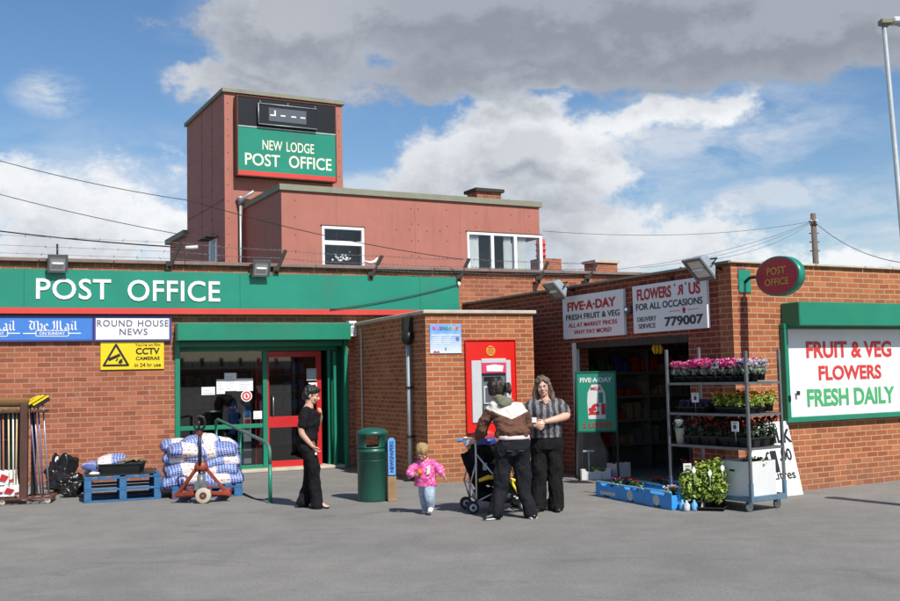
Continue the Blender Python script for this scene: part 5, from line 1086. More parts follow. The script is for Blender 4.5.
def pot(par,m,r=.06,h=.10): 
    b=MB(); b.lathe([(r*.75,0),(r*.95,h*.85),(r*1.05,h*.85),(r*1.05,h),(r*.9,h),(r*.88,h*.9)],seg=14); b.build('pot',m,par)
def plant(name,lab,cat,potm,leafm,fl,loc,r=(.10,.10,.09),n=150,ls=.022,ph=.09,pr_=.055,group=None,seed=1,fn=40,fs=.018,ftop=.12,petn=4,stems=True,up=.5,tall=0,rz=0):
    rng=random.Random(seed); t_=thing(name,lab,cat,loc,rz,group); pot(t_,potm,pr_,ph)
    b=MB(); leafmesh(b,(0,0,ph+r[2]*.8+tall),r,n,ls,rng,up=up)
    if tall:
        for i in range(7):
            a=rng.random()*6.28; b.tube([(0,0,ph*.8),(r[0]*.5*math.cos(a),r[1]*.5*math.sin(a),ph+r[2]+tall)],.004,5)
    b.build('foliage',leafm,t_,fixn=False)
    for m_,frac in fl:
        b=MB()
        for _ in range(int(fn*frac)):
            a=rng.random()*2*PI; q=rng.random()**.5; p=Vector((r[0]*q*math.cos(a),r[1]*q*math.sin(a),ph+r[2]*1.5+rng.random()*ftop+tall))
            for k in range(petn):
                an=k*2*PI/petn+rng.random(); d=Vector((math.cos(an)*.6,math.sin(an)*.6,rng.uniform(.2,1.0))).normalized(); w_=d.cross(Vector((0,0,1))).normalized()*fs*.5
                V=[b.bm.verts.new(x) for x in (p,p+d*fs*.6+w_,p+d*fs*1.5,p+d*fs*.6-w_)]; b._f(V,True)
            if stems and rng.random()<.5: b.tube([p,Vector((p.x*.5,p.y*.5,ph))],.0018,3,False)
        b.build('flowers',m_,t_,fixn=False)
    return t_
# ------------------------------------------------------------------ Danish style flower trolley
PF=Vector((3.50,12.22,0)); PFL=Vector((2.785,13.29,0)); ex=(PF-PFL).normalized(); Lx=(PF-PFL).length; ay=math.atan2(ex.y,ex.x)
TR=Wall((PFL.x,PFL.y),math.degrees(ay)); DY=.60
tr=thing('plant_trolley','tall steel shelved trolley of potted flowers outside the flower shop','trolley',(PFL.x,PFL.y,0),ay)
ptp=.035
ztop=TR.px(745,351)[1]; print('trolley len',Lx,'top',ztop, math.degrees(ay))
for x,y,zt_ in ((0,0,1.96),(Lx,0,ztop),(Lx,DY,ztop+.02),(0,DY,1.99)):
    b=MB(); b.box(x-ptp/2,x+ptp/2,y-ptp/2,y+ptp/2,.16,zt_)
    b.build('post','rack_steel',tr,bevel=.004)
    b=MB(); b.box(x-ptp/2-.004,x+ptp/2+.004,y-ptp/2-.004,y+ptp/2+.004,.12,.34); b.build('post_socket','rack_blue',tr,bevel=.003)
ZS=[TR.px(706,380.5)[1],TR.px(706,406)[1],TR.px(706,440.5)[1]]; print(ZS)
ZS=[1.535,1.155,.755]
for z in ZS:
    b=MB(); b.box(ptp/2+.002,Lx-ptp/2-.002,-.016,.016,z-.03,z); b.box(ptp/2+.002,Lx-ptp/2-.002,DY-.016,DY+.016,z-.03,z); b.box(-.012,.012,.02,DY-.02,z-.03,z); b.box(Lx-.012,Lx+.012,.02,DY-.02,z-.03,z); b.box(.02,Lx-.02,.017,DY-.017,z-.016,z-.006); b.build('shelf','rack_steel',tr)
b=MB(); b.box(.02,Lx-.02,.02,DY-.02,.14,.17); b.box(-.02,Lx+.02,-.02,.018,.12,.185); b.box(-.02,Lx+.02,DY-.018,DY+.02,.12,.185); b.box(Lx-.0,Lx+.022,.02,DY-.02,.12,.185); b.box(-.022,.0,.02,DY-.02,.12,.185); b.build('base','rack_blue',tr,bevel=.004)
for x,y in ((.08,.05),(Lx-.08,.05),(Lx-.08,DY-.05),(.08,DY-.05)):
    b=MB(); b.lathe([(.01,-.018),(.05,-.018),(.055,-.01),(.055,.01),(.05,.018),(.01,.018)],(x,y,.055),20,'x'); w_=b.build('castor','steel',tr); b=MB(); b.box(x-.03,x-.022,y-.03,y+.03,.05,.12); b.box(x+.022,x+.03,y-.03,y+.03,.05,.12); b.box(x-.03,x+.03,y-.03,y+.03,.112,.12); b.build('fork','galv',w_)
def T3(x,y,z): return TR.w(x,y,z)
# shallow shelf trays are part of what stands on the shelf
def shelftray(x,y,z,w,d,lab,h=.06): return tray('plant_tray',lab,T3(x,y,z),ay,w,d,h,'pot_black','black plant trays on the trolley')
for x in (.26,.72): shelftray(x+.1,.30,ZS[0]+.001,.50,.44,'black tray under the cyclamens on the %s half of the top shelf'%('left' if x<.5 else 'right'))
PG='pink cyclamens on the top shelf'
cyc={}
for kind,fl in (('pink',[('petal_pink',.75),('petal_pale',.35)]),('magenta',[('petal_magenta',.8),('petal_pink',.3)]),('white',[('petal_white',.9),('petal_violet',.25)])):
    cyc[kind]=plant('potted_cyclamen','x','potted plant','pot_black','leaf_silver',fl,(0,-60,0),(.085,.085,.05),120,.026,.09,.05,PG,seed=len(cyc)+3,fn=52,fs=.030,ftop=.075)
order=['pink','pink','magenta','pink','magenta','magenta','pink','white']
cols=['pink','bright pink','magenta','mixed pink','magenta','deep magenta','pink','white']
used=set()
for j,y in enumerate((.10,.24,.38,.50)):
    for i in range(8):
        x=.09+i*(Lx-.18)/7; k=order[(i+(j%2)) %8] if i<7 else 'white'
        if j==3 and i%2: continue
        pos=['leftmost','second','third','fourth','fifth','sixth','seventh','rightmost'][i]; row=['front','second','third','back'][j]
        lab='%s cyclamen, %s in the %s row of the top shelf'%(k,pos,row)
        if k not in used: o=cyc[k]; o.location=T3(x,y,ZS[0]+.014); o['label']=lab; used.add(k)
        else: dup(cyc[k],T3(x+random.uniform(-.012,.012),y,ZS[0]+.014),random.random()*6,lab,PG,random.uniform(.9,1.1))
for x,w in ((.30,.46),(.95,.44)): shelftray(x,.30,ZS[1]+.001,w,.44,'black tray on the %s half of the second shelf'%('left' if x<.5 else 'right'))
VG='dark violets on the second shelf'
vi=plant('potted_violet','x','potted plant','pot_black','leaf_dark',[('petal_violet',1)],T3(.14,.12,ZS[1]+.014),(.05,.05,.03),50,.018,.07,.045,VG,seed=11,fn=12,fs=.016,ftop=.02)
vi['label']='low dark violet, front left in the left tray of the second shelf'
for i in range(5):
    for j in range(3):
        if i==0 and j==0: continue
        dup(vi,T3(.14+i*.10,.12+j*.15,ZS[1]+.014),random.random()*6,'low dark violet, %s from left in the %s row of the second shelf'%(['first','second','third','fourth','fifth'][i],['front','middle','back'][j]),VG)
MG='marigolds on the second shelf'
mg=plant('potted_marigold','bushy green marigold with yellow flowers in the middle of the second shelf','potted plant','pot_black','leaf_light',[('petal_yellow',.7),('petal_orange',.5)],T3(.74,.12,ZS[1]+.014),(.09,.09,.085),150,.026,.08,.05,MG,seed=21,fn=9,fs=.022,ftop=.03,petn=6)
for i,(x,y) in enumerate(((.90,.14),(1.05,.10),(1.19,.16),(.82,.32),(1.0,.33),(1.16,.34),(.78,.48),(.98,.5),(1.18,.52))):
    dup(mg,T3(x,y,ZS[1]+.014),i*1.3,'bushy marigold at the %s of the second shelf'%['front centre','front centre right','front right end','middle row, left','middle row, centre','middle row, right','back row, left','back row, centre','back row, right'][i],MG,random.uniform(.85,1.12))
for x,w in ((.45,.55),(1.0,.50)): shelftray(x,.30,ZS[2]+.001,w,.46,'black tray on the %s half of the third shelf'%('left' if x<.6 else 'right'),.10)
RG='red leaved plants on the third shelf'
rd=plant('red_leaved_plant','x','potted plant','pot_black','leaf_dark',[('leaf_red',1.0),('petal_red',.2)],T3(.28,.12,ZS[2]+.014),(.075,.075,.09),110,.026,.09,.05,RG,seed=31,fn=14,fs=.035,ftop=.05,petn=3)
rd['label']='dark plant with red leaves beside the white flower on the third shelf'
k=0
for j,y in enumerate((.12,.30,.48)):
    for i in range(7):
        if i==0 and j==0: continue
        k+=1; dup(rd,T3(.28+i*.155,y,ZS[2]+.014),k*1.7,'dark red leaved plant, %s from left in the %s row of the third shelf'%(['first','second','third','fourth','fifth','sixth','seventh'][i],['front','middle','back'][j]),RG,random.uniform(.85,1.15))
# white lily wrapped in paper at the left end of the third shelf
ll=thing('wrapped_lily','white flower in a pale sleeve at the left end of the third shelf','potted plant',T3(.12,.07,ZS[2]),ay)
b=MB(); b.rings([(0,0,0,.045,.045),(0,0,.16,.06,.06),(0,0,.2,.065,.06)],16); b.build('sleeve','coping_stone',ll); rng=random.Random(5)
b=MB(); leafmesh(b,(0,0,.26),(.10,.08,.10),60,.035,rng); b.build('foliage','leaf_silver',ll,fixn=False)
b=MB(); b.rings([(.02,-.03,.22,.01,.01),(.03,-.04,.26,.045,.03),(.04,-.05,.30,.07,.045),(.05,-.06,.31,.06,.04)],14); b.build('flower','petal_white',ll)
# price cards
def card(lab,x,y,z,w,h,rz=0,grp='price cards on the trolley'):
    t_=thing('price_card',lab,'price card',T3(x,y,z),ay+rz,grp); b=MB(); b.box(-w/2,w/2,-.002,.002,0,h); b.build('card','cardwhite',t_); b=MB(); b.poly([(-w*.2,h*.25),(w*.15,h*.25),(w*.22,h*.5),(w*.05,h*.7),(-w*.22,h*.6)],-.0045,-.0025); b.box(-w*.3,w*.3,-.0045,-.0025,h*.8,h*.86); b.build('print','dark_text',t_)
    b=MB(); b.tube([(0,.006,h*.5),(0,.006,-.12)],.003,4); b.build('stake','galv',t_)
card('price card standing in the pink cyclamens on the top shelf',.78,.03,ZS[0]+.17,.12,.09)
card('tilted price card among the dark violets on the second shelf',.42,.05,ZS[1]+.13,.09,.12,.5)
card('price card hung by the right post above the third shelf',1.10,-.02,ZS[2]+.19,.11,.12)
# white box on the trolley base with a plant
wb_=thing('white_box','tall white board box with hand slots on the trolley base','box',T3(Lx-.30,.30,.172),ay)
b=MB(); w_,d_,h_=.46,.48,.41
b.box(-w_/2,w_/2,-d_/2,-d_/2+.01,0,h_); b.box(-w_/2,w_/2,d_/2-.01,d_/2,0,h_); b.box(-w_/2,-w_/2+.01,-d_/2+.01,d_/2-.01,0,h_); b.box(w_/2-.01,w_/2,-d_/2+.01,d_/2-.01,0,h_); b.box(-w_/2+.01,w_/2-.01,-d_/2+.01,d_/2-.01,0,.01); b.build('panel','cardwhite',wb_)
b=MB(); b.box(-.07,.01,-d_/2-.002,-d_/2-.0005,h_*.70,h_*.76); b.build('hand_slot','black',wb_)
o=plant('box_plant','leafy green plant standing inside the white trolley box','potted plant','pot_black','leaf',[],T3(Lx-.22,.32,.19),(.16,.16,.08),160,.035,.30,.09,None,seed=41)
for i,(x,y) in enumerate(((.16,.14),(.40,.16),(.30,.42))):
    plant('red_geranium','dark green plant with red flowers, %s on the trolley base'%['leftmost','beside the white box','behind the other two'][i],'potted plant','pot_terracotta','leaf_dark',[('petal_red',1)],T3(x,y,.172),(.13,.13,.12),160,.032,.12,.07,'red flowered plants on the trolley base',seed=51+i,fn=10,fs=.025,ftop=.04,petn=6,tall=.02)
# ------------------------------------------------------------------ leafy bush tray in front
p=gp(708,511); pt2=tray('pot_carrier','black carrier tray holding the tall leafy plants on the ground',(p.x,p.y+.16,0),ay+.6,.50,.34,.035,'pot_black')
Wp=Wall((p.x,p.y+.16),math.degrees(ay+.6))
HG='tall leafy plants in the ground tray'
i=0
for y in (-.09,.09):
    for x in (-.18,-.06,.06,.18):
        i+=1; q=Wp.w(x,y,.014); hgt=random.uniform(.50,.66)-(.14 if x<-.1 else 0)
        plant('leafy_plant','tall light green plant, %s in the %s row of the ground tray'%(['leftmost','second','third','rightmost'][(i-1)%4],'front' if y<0 else 'back'),'potted plant','pot_black','leaf_light',[],q,(.115,.115,hgt*.50),330,.028,.10,.055,HG,seed=60+i,fn=5,fs=.03,ftop=.02,tall=.0)
for k,(u,v,lab) in enumerate(((710,473,'white teardrop plant label in the middle of the leafy plants'),(722.5,468,'white teardrop plant label at the right of the leafy plants'),(694,470,'white plant label at the left edge of the leafy plants'))):
    q=at_depth(u,v,p.y-.10); t_=thing('plant_label',lab,'plant label',(q.x,q.y,q.z-.05),ay*.2,'plant labels in the leafy plants')
    b=MB(); pts=[(.024*math.cos(a)*(1-.35*max(0,math.sin(a))),.038*math.sin(a)) for a in [j*2*PI/14 for j in range(14)]]; b.poly([(x,z+.05) for x,z in pts],-.002,.002); b.build('tag','paper',t_); b=MB(); b.tube([(0,.004,.05),(0,.02,-.12)],.003,4); b.build('stem','paper',t_)
# ------------------------------------------------------------------ blue crates
cA=gp(596,496); cB=gp(674,510.5); dC=(cB-cA); Lc=dC.length; aC=math.atan2(dC.y,dC.x); CW=Wall((cA.x,cA.y),math.degrees(aC)); print('crates',Lc,math.degrees(aC))
def crate(lab,x,y,w,d,h,labm,plants,seed,grp='blue produce crates',open_=True):
    t_=CW.thing('blue_crate',lab,'crate',x,0,-y,grp)
    def side(b,x0,x1,y0,y1,notch): 
        b.box(x0,x1,y0,y1,.0,h*.72)
    b=MB(); b.box(.0,w,0,.008,.012,h*.78); b.poly([(0,h*.78),(0,h),(.10,h),(.14,h*.80),(.14,h*.781),(w-.14,h*.781),(w-.14,h*.80),(w-.10,h),(w,h),(w,h*.78)],0,.008); b.box(0,w,d-.008,d,.012,h*.9); b.box(0,.008,.008,d-.008,.012,h*.85); b.box(w-.008,w,.008,d-.008,.012,h*.85); b.build('panel','crate_blue',t_)
    b=MB(); b.box(.008,w-.008,.008,d-.008,.0,.012); b.build('base','crate_inside',t_)
    b=MB(); b.box(.02,w-.02,-.006,.014,h-.006,h+.012); b.box(.02,w-.02,d-.012,d+.006,h-.006,h+.012); b.build('top_rail','crate_rim',t_)
    if labm=='c': 
        b=MB(); b.lathe([(.07,-.003),(.07,-.0005)],(w*.45,0,h*.45),20,'y'); b.build('printed_label','label_print',t_)
    elif labm=='r': b=MB(); b.box(w*.2,w*.85,-.003,-.0005,h*.2,h*.42); b.build('printed_label','label_print',t_)
    b=MB(); b.box(w*.36,w*.6,-.002,-.0003,.0125,.035); b.build('slot','black',t_)
    rng=random.Random(seed)
    for k in range(plants):
        x1,y1=rng.uniform(.1,w-.1),rng.uniform(.1,d-.08); q=CW.w(x+x1,y+y1,.07)
        plant('bedding_plant','small bedding plant, %s inside the %s'%(['first','second','third','fourth','fifth'][k],lab.split(',')[0]),'potted plant','pot_black',rng.choice(['leaf','leaf_light','leaf_dark']),[(rng.choice(['petal_white','petal_violet','petal_red','petal_pale']),1)],q,(.06,.06,.05),60,.022,.08,.045,'bedding plants in the blue crates',seed=seed*10+k,fn=8,fs=.018,ftop=.02)
    return t_
w3=Lc/3
crate('far left blue crate, plain rectangular label',0,0,w3-.02,.42,.20,'r',4,71)
crate('middle blue crate, round label on its side',w3+.0,-.01,w3-.02,.42,.20,'c',1,72)
crate('near right blue crate, round label and dark slots',2*w3,-.02,w3-.01,.42,.21,'c',4,73)
crate('rear blue crate, behind the middle one by the doorway',w3*.6,.47,.5,.36,.20,'',3,74)
crate('back right blue crate, next to the trolley foot',w3*1.75,.46,.5,.34,.20,'',2,75)
t_=CW.thing('bottle_pack','clear wrapped pack of small bottles at the end of the near crate','pack',Lc+.01,0,-.02)
for k in range(6):
    x_,y_=.05+.09*(k%2),.06+.11*(k//2); b=MB(); b.lathe([(.035,0),(.038,.02),(.038,.08),(.014,.11),(.014,.13)],(x_,y_,0),12); b.build('bottle',('post_blue','label_print','handle_white')[k%3],t_)
q=at_depth(687.5,470,cB.y+.1); t_=thing('price_card','price card on a stake beside the near right blue crate','price card',(q.x,q.y,q.z-.04),0); b=MB(); b.box(-.05,.05,-.002,.002,0,.12); b.build('card','cardwhite',t_); b=MB(); b.box(-.03,.03,-.0045,-.0025,.08,.09); b.box(-.02,.025,-.0045,-.0025,.03,.06); b.build('print','dark_text',t_); b=MB(); b.tube([(0,.005,.05),(0,.005,-.20)],.004,5); b.build('stake','galv',t_)
# ------------------------------------------------------------------ MILK board leaning on the front wall
def fwp(u,v,off): return FW.px(u,v,off)
OB=.30; x1b,_=fwp(803.5,496,OB); x0b,_=fwp(741,505,OB); x1t,zt_=fwp(787,421,.05); x0t,_=fwp(759,421,.05); print('milk',x0b,x1b,x0t,x1t,zt_)
mb=thing('milk_board','white leaning board reading MILK 1.00 Litres behind the trolley','sign board',FW.w(x0b,-OB,0),FW.a)
Hb=math.hypot(zt_,OB-.05); tilt=math.atan2(OB-.05,zt_)
b=MB(); b.poly([(0,0),(x1b-x0b,0),(x1t-x0b,Hb),(x0t-x0b,Hb)],0,.014); bd=b.build('board','white',mb); bd.rotation_euler=(-tilt,0,0)
def mtext(s,u0,v0,u1,v1,**k):
    vm=(v0+v1)/2; f=lambda v:OB-(OB-.05)*max(0,min(1,(fwp((u0+u1)/2,v,OB)[1])/zt_))
    off=f(vm); a=fwp(u0,vm,off)[0]-x0b; c=fwp(u1,vm,off)[0]-x0b; zA_=fwp((u0+u1)/2,v0,off)[1]/math.cos(tilt); zB_=fwp((u0+u1)/2,v1,off)[1]/math.cos(tilt)
    o=text(s,mb,'black',(a+c)/2,(zA_+zB_)/2,c-a,zA_-zB_,**k); o.rotation_euler=(-tilt,0,0)
mtext('MILK',763,429.5,790.5,443,bold=.03); mtext('£',764,452,770,464,bold=.02); mtext('1',771.5,451,777.5,472,bold=.03); mtext('.00',778.5,448.5,791,460.5,bold=.02); mtext('2 Litres',763.5,470.5,795,479.5,bold=.012)
# ------------------------------------------------------------------ FIVE-A-DAY A-board at the doorway
ABp=gp(600,474.5); ABp.y=16.28; aa=math.radians(-6); W_=.0; la=at_depth(580,470,ABp.y); ra=at_depth(617.5,470,ABp.y); aw_=ra.x-la.x
zt1_=at_depth(600,373,ABp.y).z; zb1=at_depth(600,430.5,ABp.y).z; print('aboard',aw_,zt1_,zb1,ABp)
bo=thing('pavement_board','green FIVE A DAY milk pavement board on black legs in the doorway','sign board',(la.x,ABp.y,0),0)
b=MB(); b.box(0,aw_,0,.02,zb1,zt1_); b.build('panel','green_sign',bo)
e=.03; b=MB(); b.box(-e,aw_+e,-.01,.03,zt1_,zt1_+e); b.box(-e,aw_+e,-.01,.03,zb1-e,zb1); b.box(-e,0,-.01,.03,zb1,zt1_); b.box(aw_,aw_+e,-.01,.03,zb1,zt1_); b.build('frame','green_dark',bo,bevel=.005)
for x in (-.015,aw_+.015):
    b=MB(); b.box(x-.015,x+.015,-.008,.028,.0,zb1-e-.001); b.build('leg','black',bo); b=MB(); b.bar((x,.035,zt1_-.1),(x,.5,.015),.03,.03); b.build('rear_leg','black',bo)
hB=zt1_-zb1
text('FIVE·A·DAY',bo,'cardwhite',.5*aw_,zb1+.88*hB,.86*aw_,.085*hB,bold=.04)
b=MB(); P=[(.27,.20),(.73,.20),(.75,.5),(.73,.66),(.62,.80),(.38,.80),(.27,.66),(.25,.5)]; b.poly([(x*aw_,zb1+z*hB) for x,z in P],-.004,-.001); b.build('bottle_picture','white_dull',bo)
b=MB(); b.poly([(x*aw_,zb1+z*hB) for x,z in ((.56,.48),(.68,.48),(.68,.66),(.56,.66))],-.006,-.0045); b.build('bottle_handle','green_sign',bo)
text('MILK',bo,'red_text',.5*aw_,zb1+.73*hB,.30*aw_,.06*hB,bold=.03,off=.006)
text('£1',bo,'red_text',.5*aw_,zb1+.37*hB,.46*aw_,.20*hB,bold=.06,off=.006)
text('2 LITRES',bo,'red_text',.5*aw_,zb1+.09*hB,.80*aw_,.085*hB,bold=.03)
q=gp(600,476); wt=thing('white_plant_box','low white cardboard tray of green plants under the pavement board','box',(la.x+.04,ABp.y+.12,0),0)
b=MB(); w_=.46; b.poly([(0,0),(w_,0),(w_,.17),(w_-.06,.17),(w_-.10,.12),(.28,.13),(.23,.16),(.18,.12),(.08,.13),(.05,.17),(0,.17)],0,.008); b.box(0,w_,.30,.308,0,.15); b.box(0,.008,.008,.30,0,.15); b.box(w_-.008,w_,.008,.30,0,.15); b.box(.008,w_-.008,.008,.30,0,.008); b.build('panel','cardwhite',wt)
b=MB(); b.box(.12,.125,-.002,-.0003,.0,.09); b.box(.32,.325,-.002,-.0003,.0,.09); b.build('fold_mark','black',wt)
for k in range(3): plant('seedling','small green seedling, %s in the white cardboard tray'%['left','middle','right'][k],'potted plant','pot_black','leaf_light',[],(la.x+.15+.11*k,ABp.y+.27,.01),(.07,.07,.05),90,.025,.09,.045,'seedlings in the white tray',seed=90+k)
t_=thing('plant_marker','grey T shaped marker standing in the white cardboard tray','marker',(la.x+.17,ABp.y+.20,.01)); b=MB(); b.box(-.008,.008,-.008,.008,0,.42); b.build('stem','galv',t_); b=MB(); b.box(-.09,.09,-.01,.01,.421,.45); b.build('crossbar','galv',t_)
b=MB(); b.poly([(0,0),(.44,0),(.46,.38),(.36,.62),(.30,.88),(.02,.92)],0,.20); o=b.build('grey_sack_stack','inside_mid',None,bevel=.03); o.location=(la.x+.10,ABp.y+.62,0); tag(o,'dull grey bundle standing behind the pavement board in the doorway','bundle')
t_=thing('white_side_box','second white cardboard box right of the pavement board in the doorway','box',(la.x+aw_+.02,ABp.y+.25,0),.35); b=MB(); b.poly([(0,0),(.26,0),(.26,.24),(.16,.25),(.14,.2),(.10,.2),(.08,.24),(0,.22)],0,.008); b.box(0,.008,.008,.3,0,.22); b.box(.252,.26,.008,.3,0,.22); b.box(0,.26,.3,.308,0,.22); b.box(.008,.252,.008,.3,0,.008); b.build('panel','cardwhite',t_)
# ------------------------------------------------------------------ across the road: the houses mirrored in the shop window
def house(i,x,lab):
    h=thing('terraced_house',lab,'house',(x,-260,0),PI,'distant houses mirrored in the window')
    h.scale=(1.15,)*3
    b=MB(); b.box(-3.4,3.4,0,7,0,5.2); b.build('wall','brick_main',h)
    b=MB(); V=[(-3.5,-.4,5.1),(3.5,-.4,5.1),(3.5,3.5,7.6),(-3.5,3.5,7.6),(-3.5,7.4,5.1),(3.5,7.4,5.1)]; b.quad(V[:4]); b.quad([V[3],V[2],V[5],V[4]]); b.quad([V[0],V[3],V[4]]); b.quad([V[1],V[5],V[2]]); b.quad([V[0],V[4],V[5],V[1]]); rf=b.build('roof','roof_felt',h)
    b=MB(); b.box(2.4,3.3,3.1,3.9,6.8,8.6); b.build('chimney','brick_main',rf)
    for wx,wz,ww,wh in ((-1.9,1.0,1.6,1.3),(1.9,3.3,1.3,1.2),(-1.9,3.3,1.3,1.2)):
        b=MB(); b.box(wx-ww/2,wx+ww/2,-.04,.05,wz,wz+wh); w_=b.build('window','white_upvc',h); b=MB(); b.box(wx-ww/2+.08,wx+ww/2-.08,-.05,-.041,wz+.08,wz+wh-.08); b.build('pane','black_gloss',w_)
    b=MB(); b.box(1.3,2.3,-.05,.05,0,2.1); b.build('door','green_dark',h)
for i,x in enumerate(range(168,232,8)): house(i,x,'distant brick terraced house mirrored in the shop window, %s in its row'%['first','second','third','fourth','fifth','sixth','seventh','eighth'][i])
tipp=gp(831,497.5); hb_=1.75; bo2=thing('shadow_post','slim black unseen post added just past the right edge to cast the shadow on the tarmac','post',(tipp.x+.476*hb_,tipp.y-.773*hb_,0))  # unseen post added beyond the right edge to cast the long shadow on the tarmac
b=MB(); b.lathe([(.10,0),(.10,1.6),(.12,1.62),(.12,1.7),(.001,1.76)],seg=20); b.build('post','black',bo2); b=MB(); b.lathe([(.16,0),(.16,.04),(.115,.06)],seg=20); b.build('base','galv',bo2)
EXPO=0.12
# ------------------------------------------------------------------ people
mat('hair_grey',(.115,.08,.055),.5,var=.45,vscale=60,bump=.6,bscale=90)
def cr(pts,rad,n=5):
    P=[Vector(p) for p in pts]; R=[r if isinstance(r,(tuple,list)) else (r,r) for r in rad]; o=[];q=[]
    for i in range(len(P)-1):
        a=P[max(i-1,0)];b=P[i];c=P[i+1];d=P[min(i+2,len(P)-1)]
        for k in range(n):
            t=k/n; o.append(.5*((2*b)+(c-a)*t+(2*a-5*b+4*c-d)*t*t+(3*b-a-3*c+d)*t**3)); s=t*t*(3-2*t); q.append(tuple(R[i][j]*(1-s)+R[i+1][j]*s for j in (0,1)))
    o.append(P[-1]); q.append(R[-1]); return o,q
def limb(b,pts,rad,ends=True,seg=14):
    o,q=cr(pts,rad); b.tube(o,q,seg)
    if ends:
        for p,r in ((o[0],q[0]),(o[-1],q[-1])): b.ell(p,(r[0]*.98,r[0]*.98,r[1]*.98) ,12,8)
def hand(b,w,d,n,k=1.0,curl=.6,thumb=1):
    w=Vector(w); d=Vector(d).normalized(); n=Vector(n); n=(n-d*n.dot(d)).normalized(); s=d.cross(n)*thumb
    M=Matrix((s,d,n)).transposed()
    b.ell(w+d*.045*k,(.036*k,.05*k,.014*k),14,10,M); b.ell(w+d*.005*k,(.024*k,.03*k,.018*k),10,8,M)
    L=(.060,.070,.066,.050)
    for i in range(4):
        base=w+d*(.085-.004*abs(i-1.2))*k+s*((1.5-i)*.0205)*k; p=[base-d*.02*k,base]; a=0; cur=base
        dd=(d+s*(1.5-i)*.06).normalized()
        for j,f in enumerate((.45,.32,.23)):
            a+=curl*(.75+.12*j+.05*i); v=dd*math.cos(a)+n*math.sin(a); cur=cur+v*L[i]*f*k; p.append(cur)
        b.tube(p,[.0085*k,.0090*k,.0085*k,.0078*k,.0062*k],8); b.ell(p[-1],.0062*k,8,6)
    t0=w+s*.026*k+d*.02*k; t1=t0+(s*.8+d*.6+n*.35).normalized()*.032*k; t2=t1+(s*.25+d*.9+n*.5).normalized()*.028*k; t3=t2+(d*.9+n*.5-s*.1).normalized()*.02*k
    b.tube([w+d*.01*k+s*.01*k,t0,t1,t2,t3],[.012*k,.0125*k,.0105*k,.0095*k,.0070*k],8)
def headM(c,yaw,pitch,roll=0): return Matrix.Translation(Vector(c))@Matrix.Rotation(yaw,4,'Z')@Matrix.Rotation(pitch,4,'X')@Matrix.Rotation(roll,4,'Y')
def head(b,M,k=1.0,neck=None,baby=False,fat=0.0):
    def e(c,r,seg=18,rg=12): 
        T=M@Matrix.Translation(Vector(c)*k); ret=bmesh.ops.create_uvsphere(b.bm,u_segments=seg,v_segments=rg,radius=1,matrix=T@Matrix.Diagonal((r[0]*k,r[1]*k,r[2]*k,1)))
    e((0,.012,.028),(.074,.090,.086)); e((0,-.018,-.030),(.060+fat,.070,.078)); e((0,-.052,-.088),(.030+fat,.026,.022)); e((0,-.03,-.075),(.05+fat,.05,.03))
    e((0,-.072,.024),(.050,.018,.014)); e((.036,-.062,-.026),(.024,.022,.026)); e((-.036,-.062,-.026),(.024,.022,.026)); e((0,-.084,-.056),(.024,.010,.013))
    e((.074,.012,-.012),(.010,.020,.031)); e((-.074,.012,-.012),(.010,.020,.031))
    P=[M@(Vector(p)*k) for p in ((0,-.082,.018),(0,-.094,-.004),(0,-.106,-.022),(0,-.098,-.034))]; b.tube(P,[.008*k,.0095*k,.014*k,.011*k],10)
    for s in (-1,1): e((s*.012,-.096,-.030),(.009,.009,.007),10,8)
    if neck: limb(b,[M@Vector((0,.02*k,-.06*k)),neck[0],neck[1]],[.052*k,.053*k,.07*k])
def face(par,M,k=1.0,glasses=False,dark='eye_dark',brow='hair_black'):
    def tf(p): return M@(Vector(p)*k)
    R3=M.to_3x3()
    for s in (-1,1):
        b=MB(); b.ell(tf((s*.030,-.0765,.006)),(.0135*k,.006*k,.0065*k),12,8,R3); ey=b.build('eye','eye_white',par); b=MB(); b.ell(tf((s*.030,-.0810,.006)),(.006*k,.003*k,.006*k),10,6,R3); b.build('iris',dark,ey)
        b=MB(); b.tube([tf((s*.014,-.0915,.024)),tf((s*.030,-.092,.030)),tf((s*.048,-.082,.024))],[.0025*k,.0035*k,.002*k],6); b.build('eyebrow',brow,par)
    b=MB(); b.tube([tf((-.024,-.084,-.056)),tf((-.008,-.0935,-.053)),tf((.008,-.0935,-.053)),tf((.024,-.084,-.056))],[.002*k,.0055*k,.0055*k,.002*k],8); b.tube([tf((-.020,-.084,-.060)),tf((0,-.094,-.063)),tf((.020,-.084,-.060))],[.002*k,.006*k,.002*k],8); b.build('lips','lips',par)
    if glasses:
        b=MB()
        for s in (-1,1):
            pts=[tf((s*.031+.021*math.cos(a),-.100+.004*abs(math.cos(a)),.004+.016*math.sin(a))) for a in [i*2*PI/14 for i in range(15)]]; b.tube(pts,.0016*k,5,False); b.tube([tf((s*.052,-.098,.008)),tf((s*.076,-.05,.006)),tf((s*.078,.012,.0))],.0016*k,5)
        b.tube([tf((-.010,-.100,.006)),tf((0,-.108,.010)),tf((.010,-.100,.006))],.0016*k,5); b.build('glasses','steel',par)
def hair(name,par,M,k,m,pieces,tubes=(),disp=.012,voxel=.008,fringe=.0):
    b=MB()
    for c,r in pieces: bmesh.ops.create_uvsphere(b.bm,u_segments=20,v_segments=14,radius=1,matrix=M@Matrix.Translation(Vector(c)*k)@Matrix.Diagonal((r[0]*k,r[1]*k,r[2]*k,1)))
    for P,R_ in tubes: limb(b,[M@(Vector(p)*k) for p in P],[tuple(x*k for x in (r if isinstance(r,tuple) else (r,r))) for r in R_])
    return remeshed(name,b,m,par,voxel,2,disp,26,dir=(1,1,.22))
def bodyof(par,b,m): 
    o=remeshed('body',b,m,par,.0052,2); return o
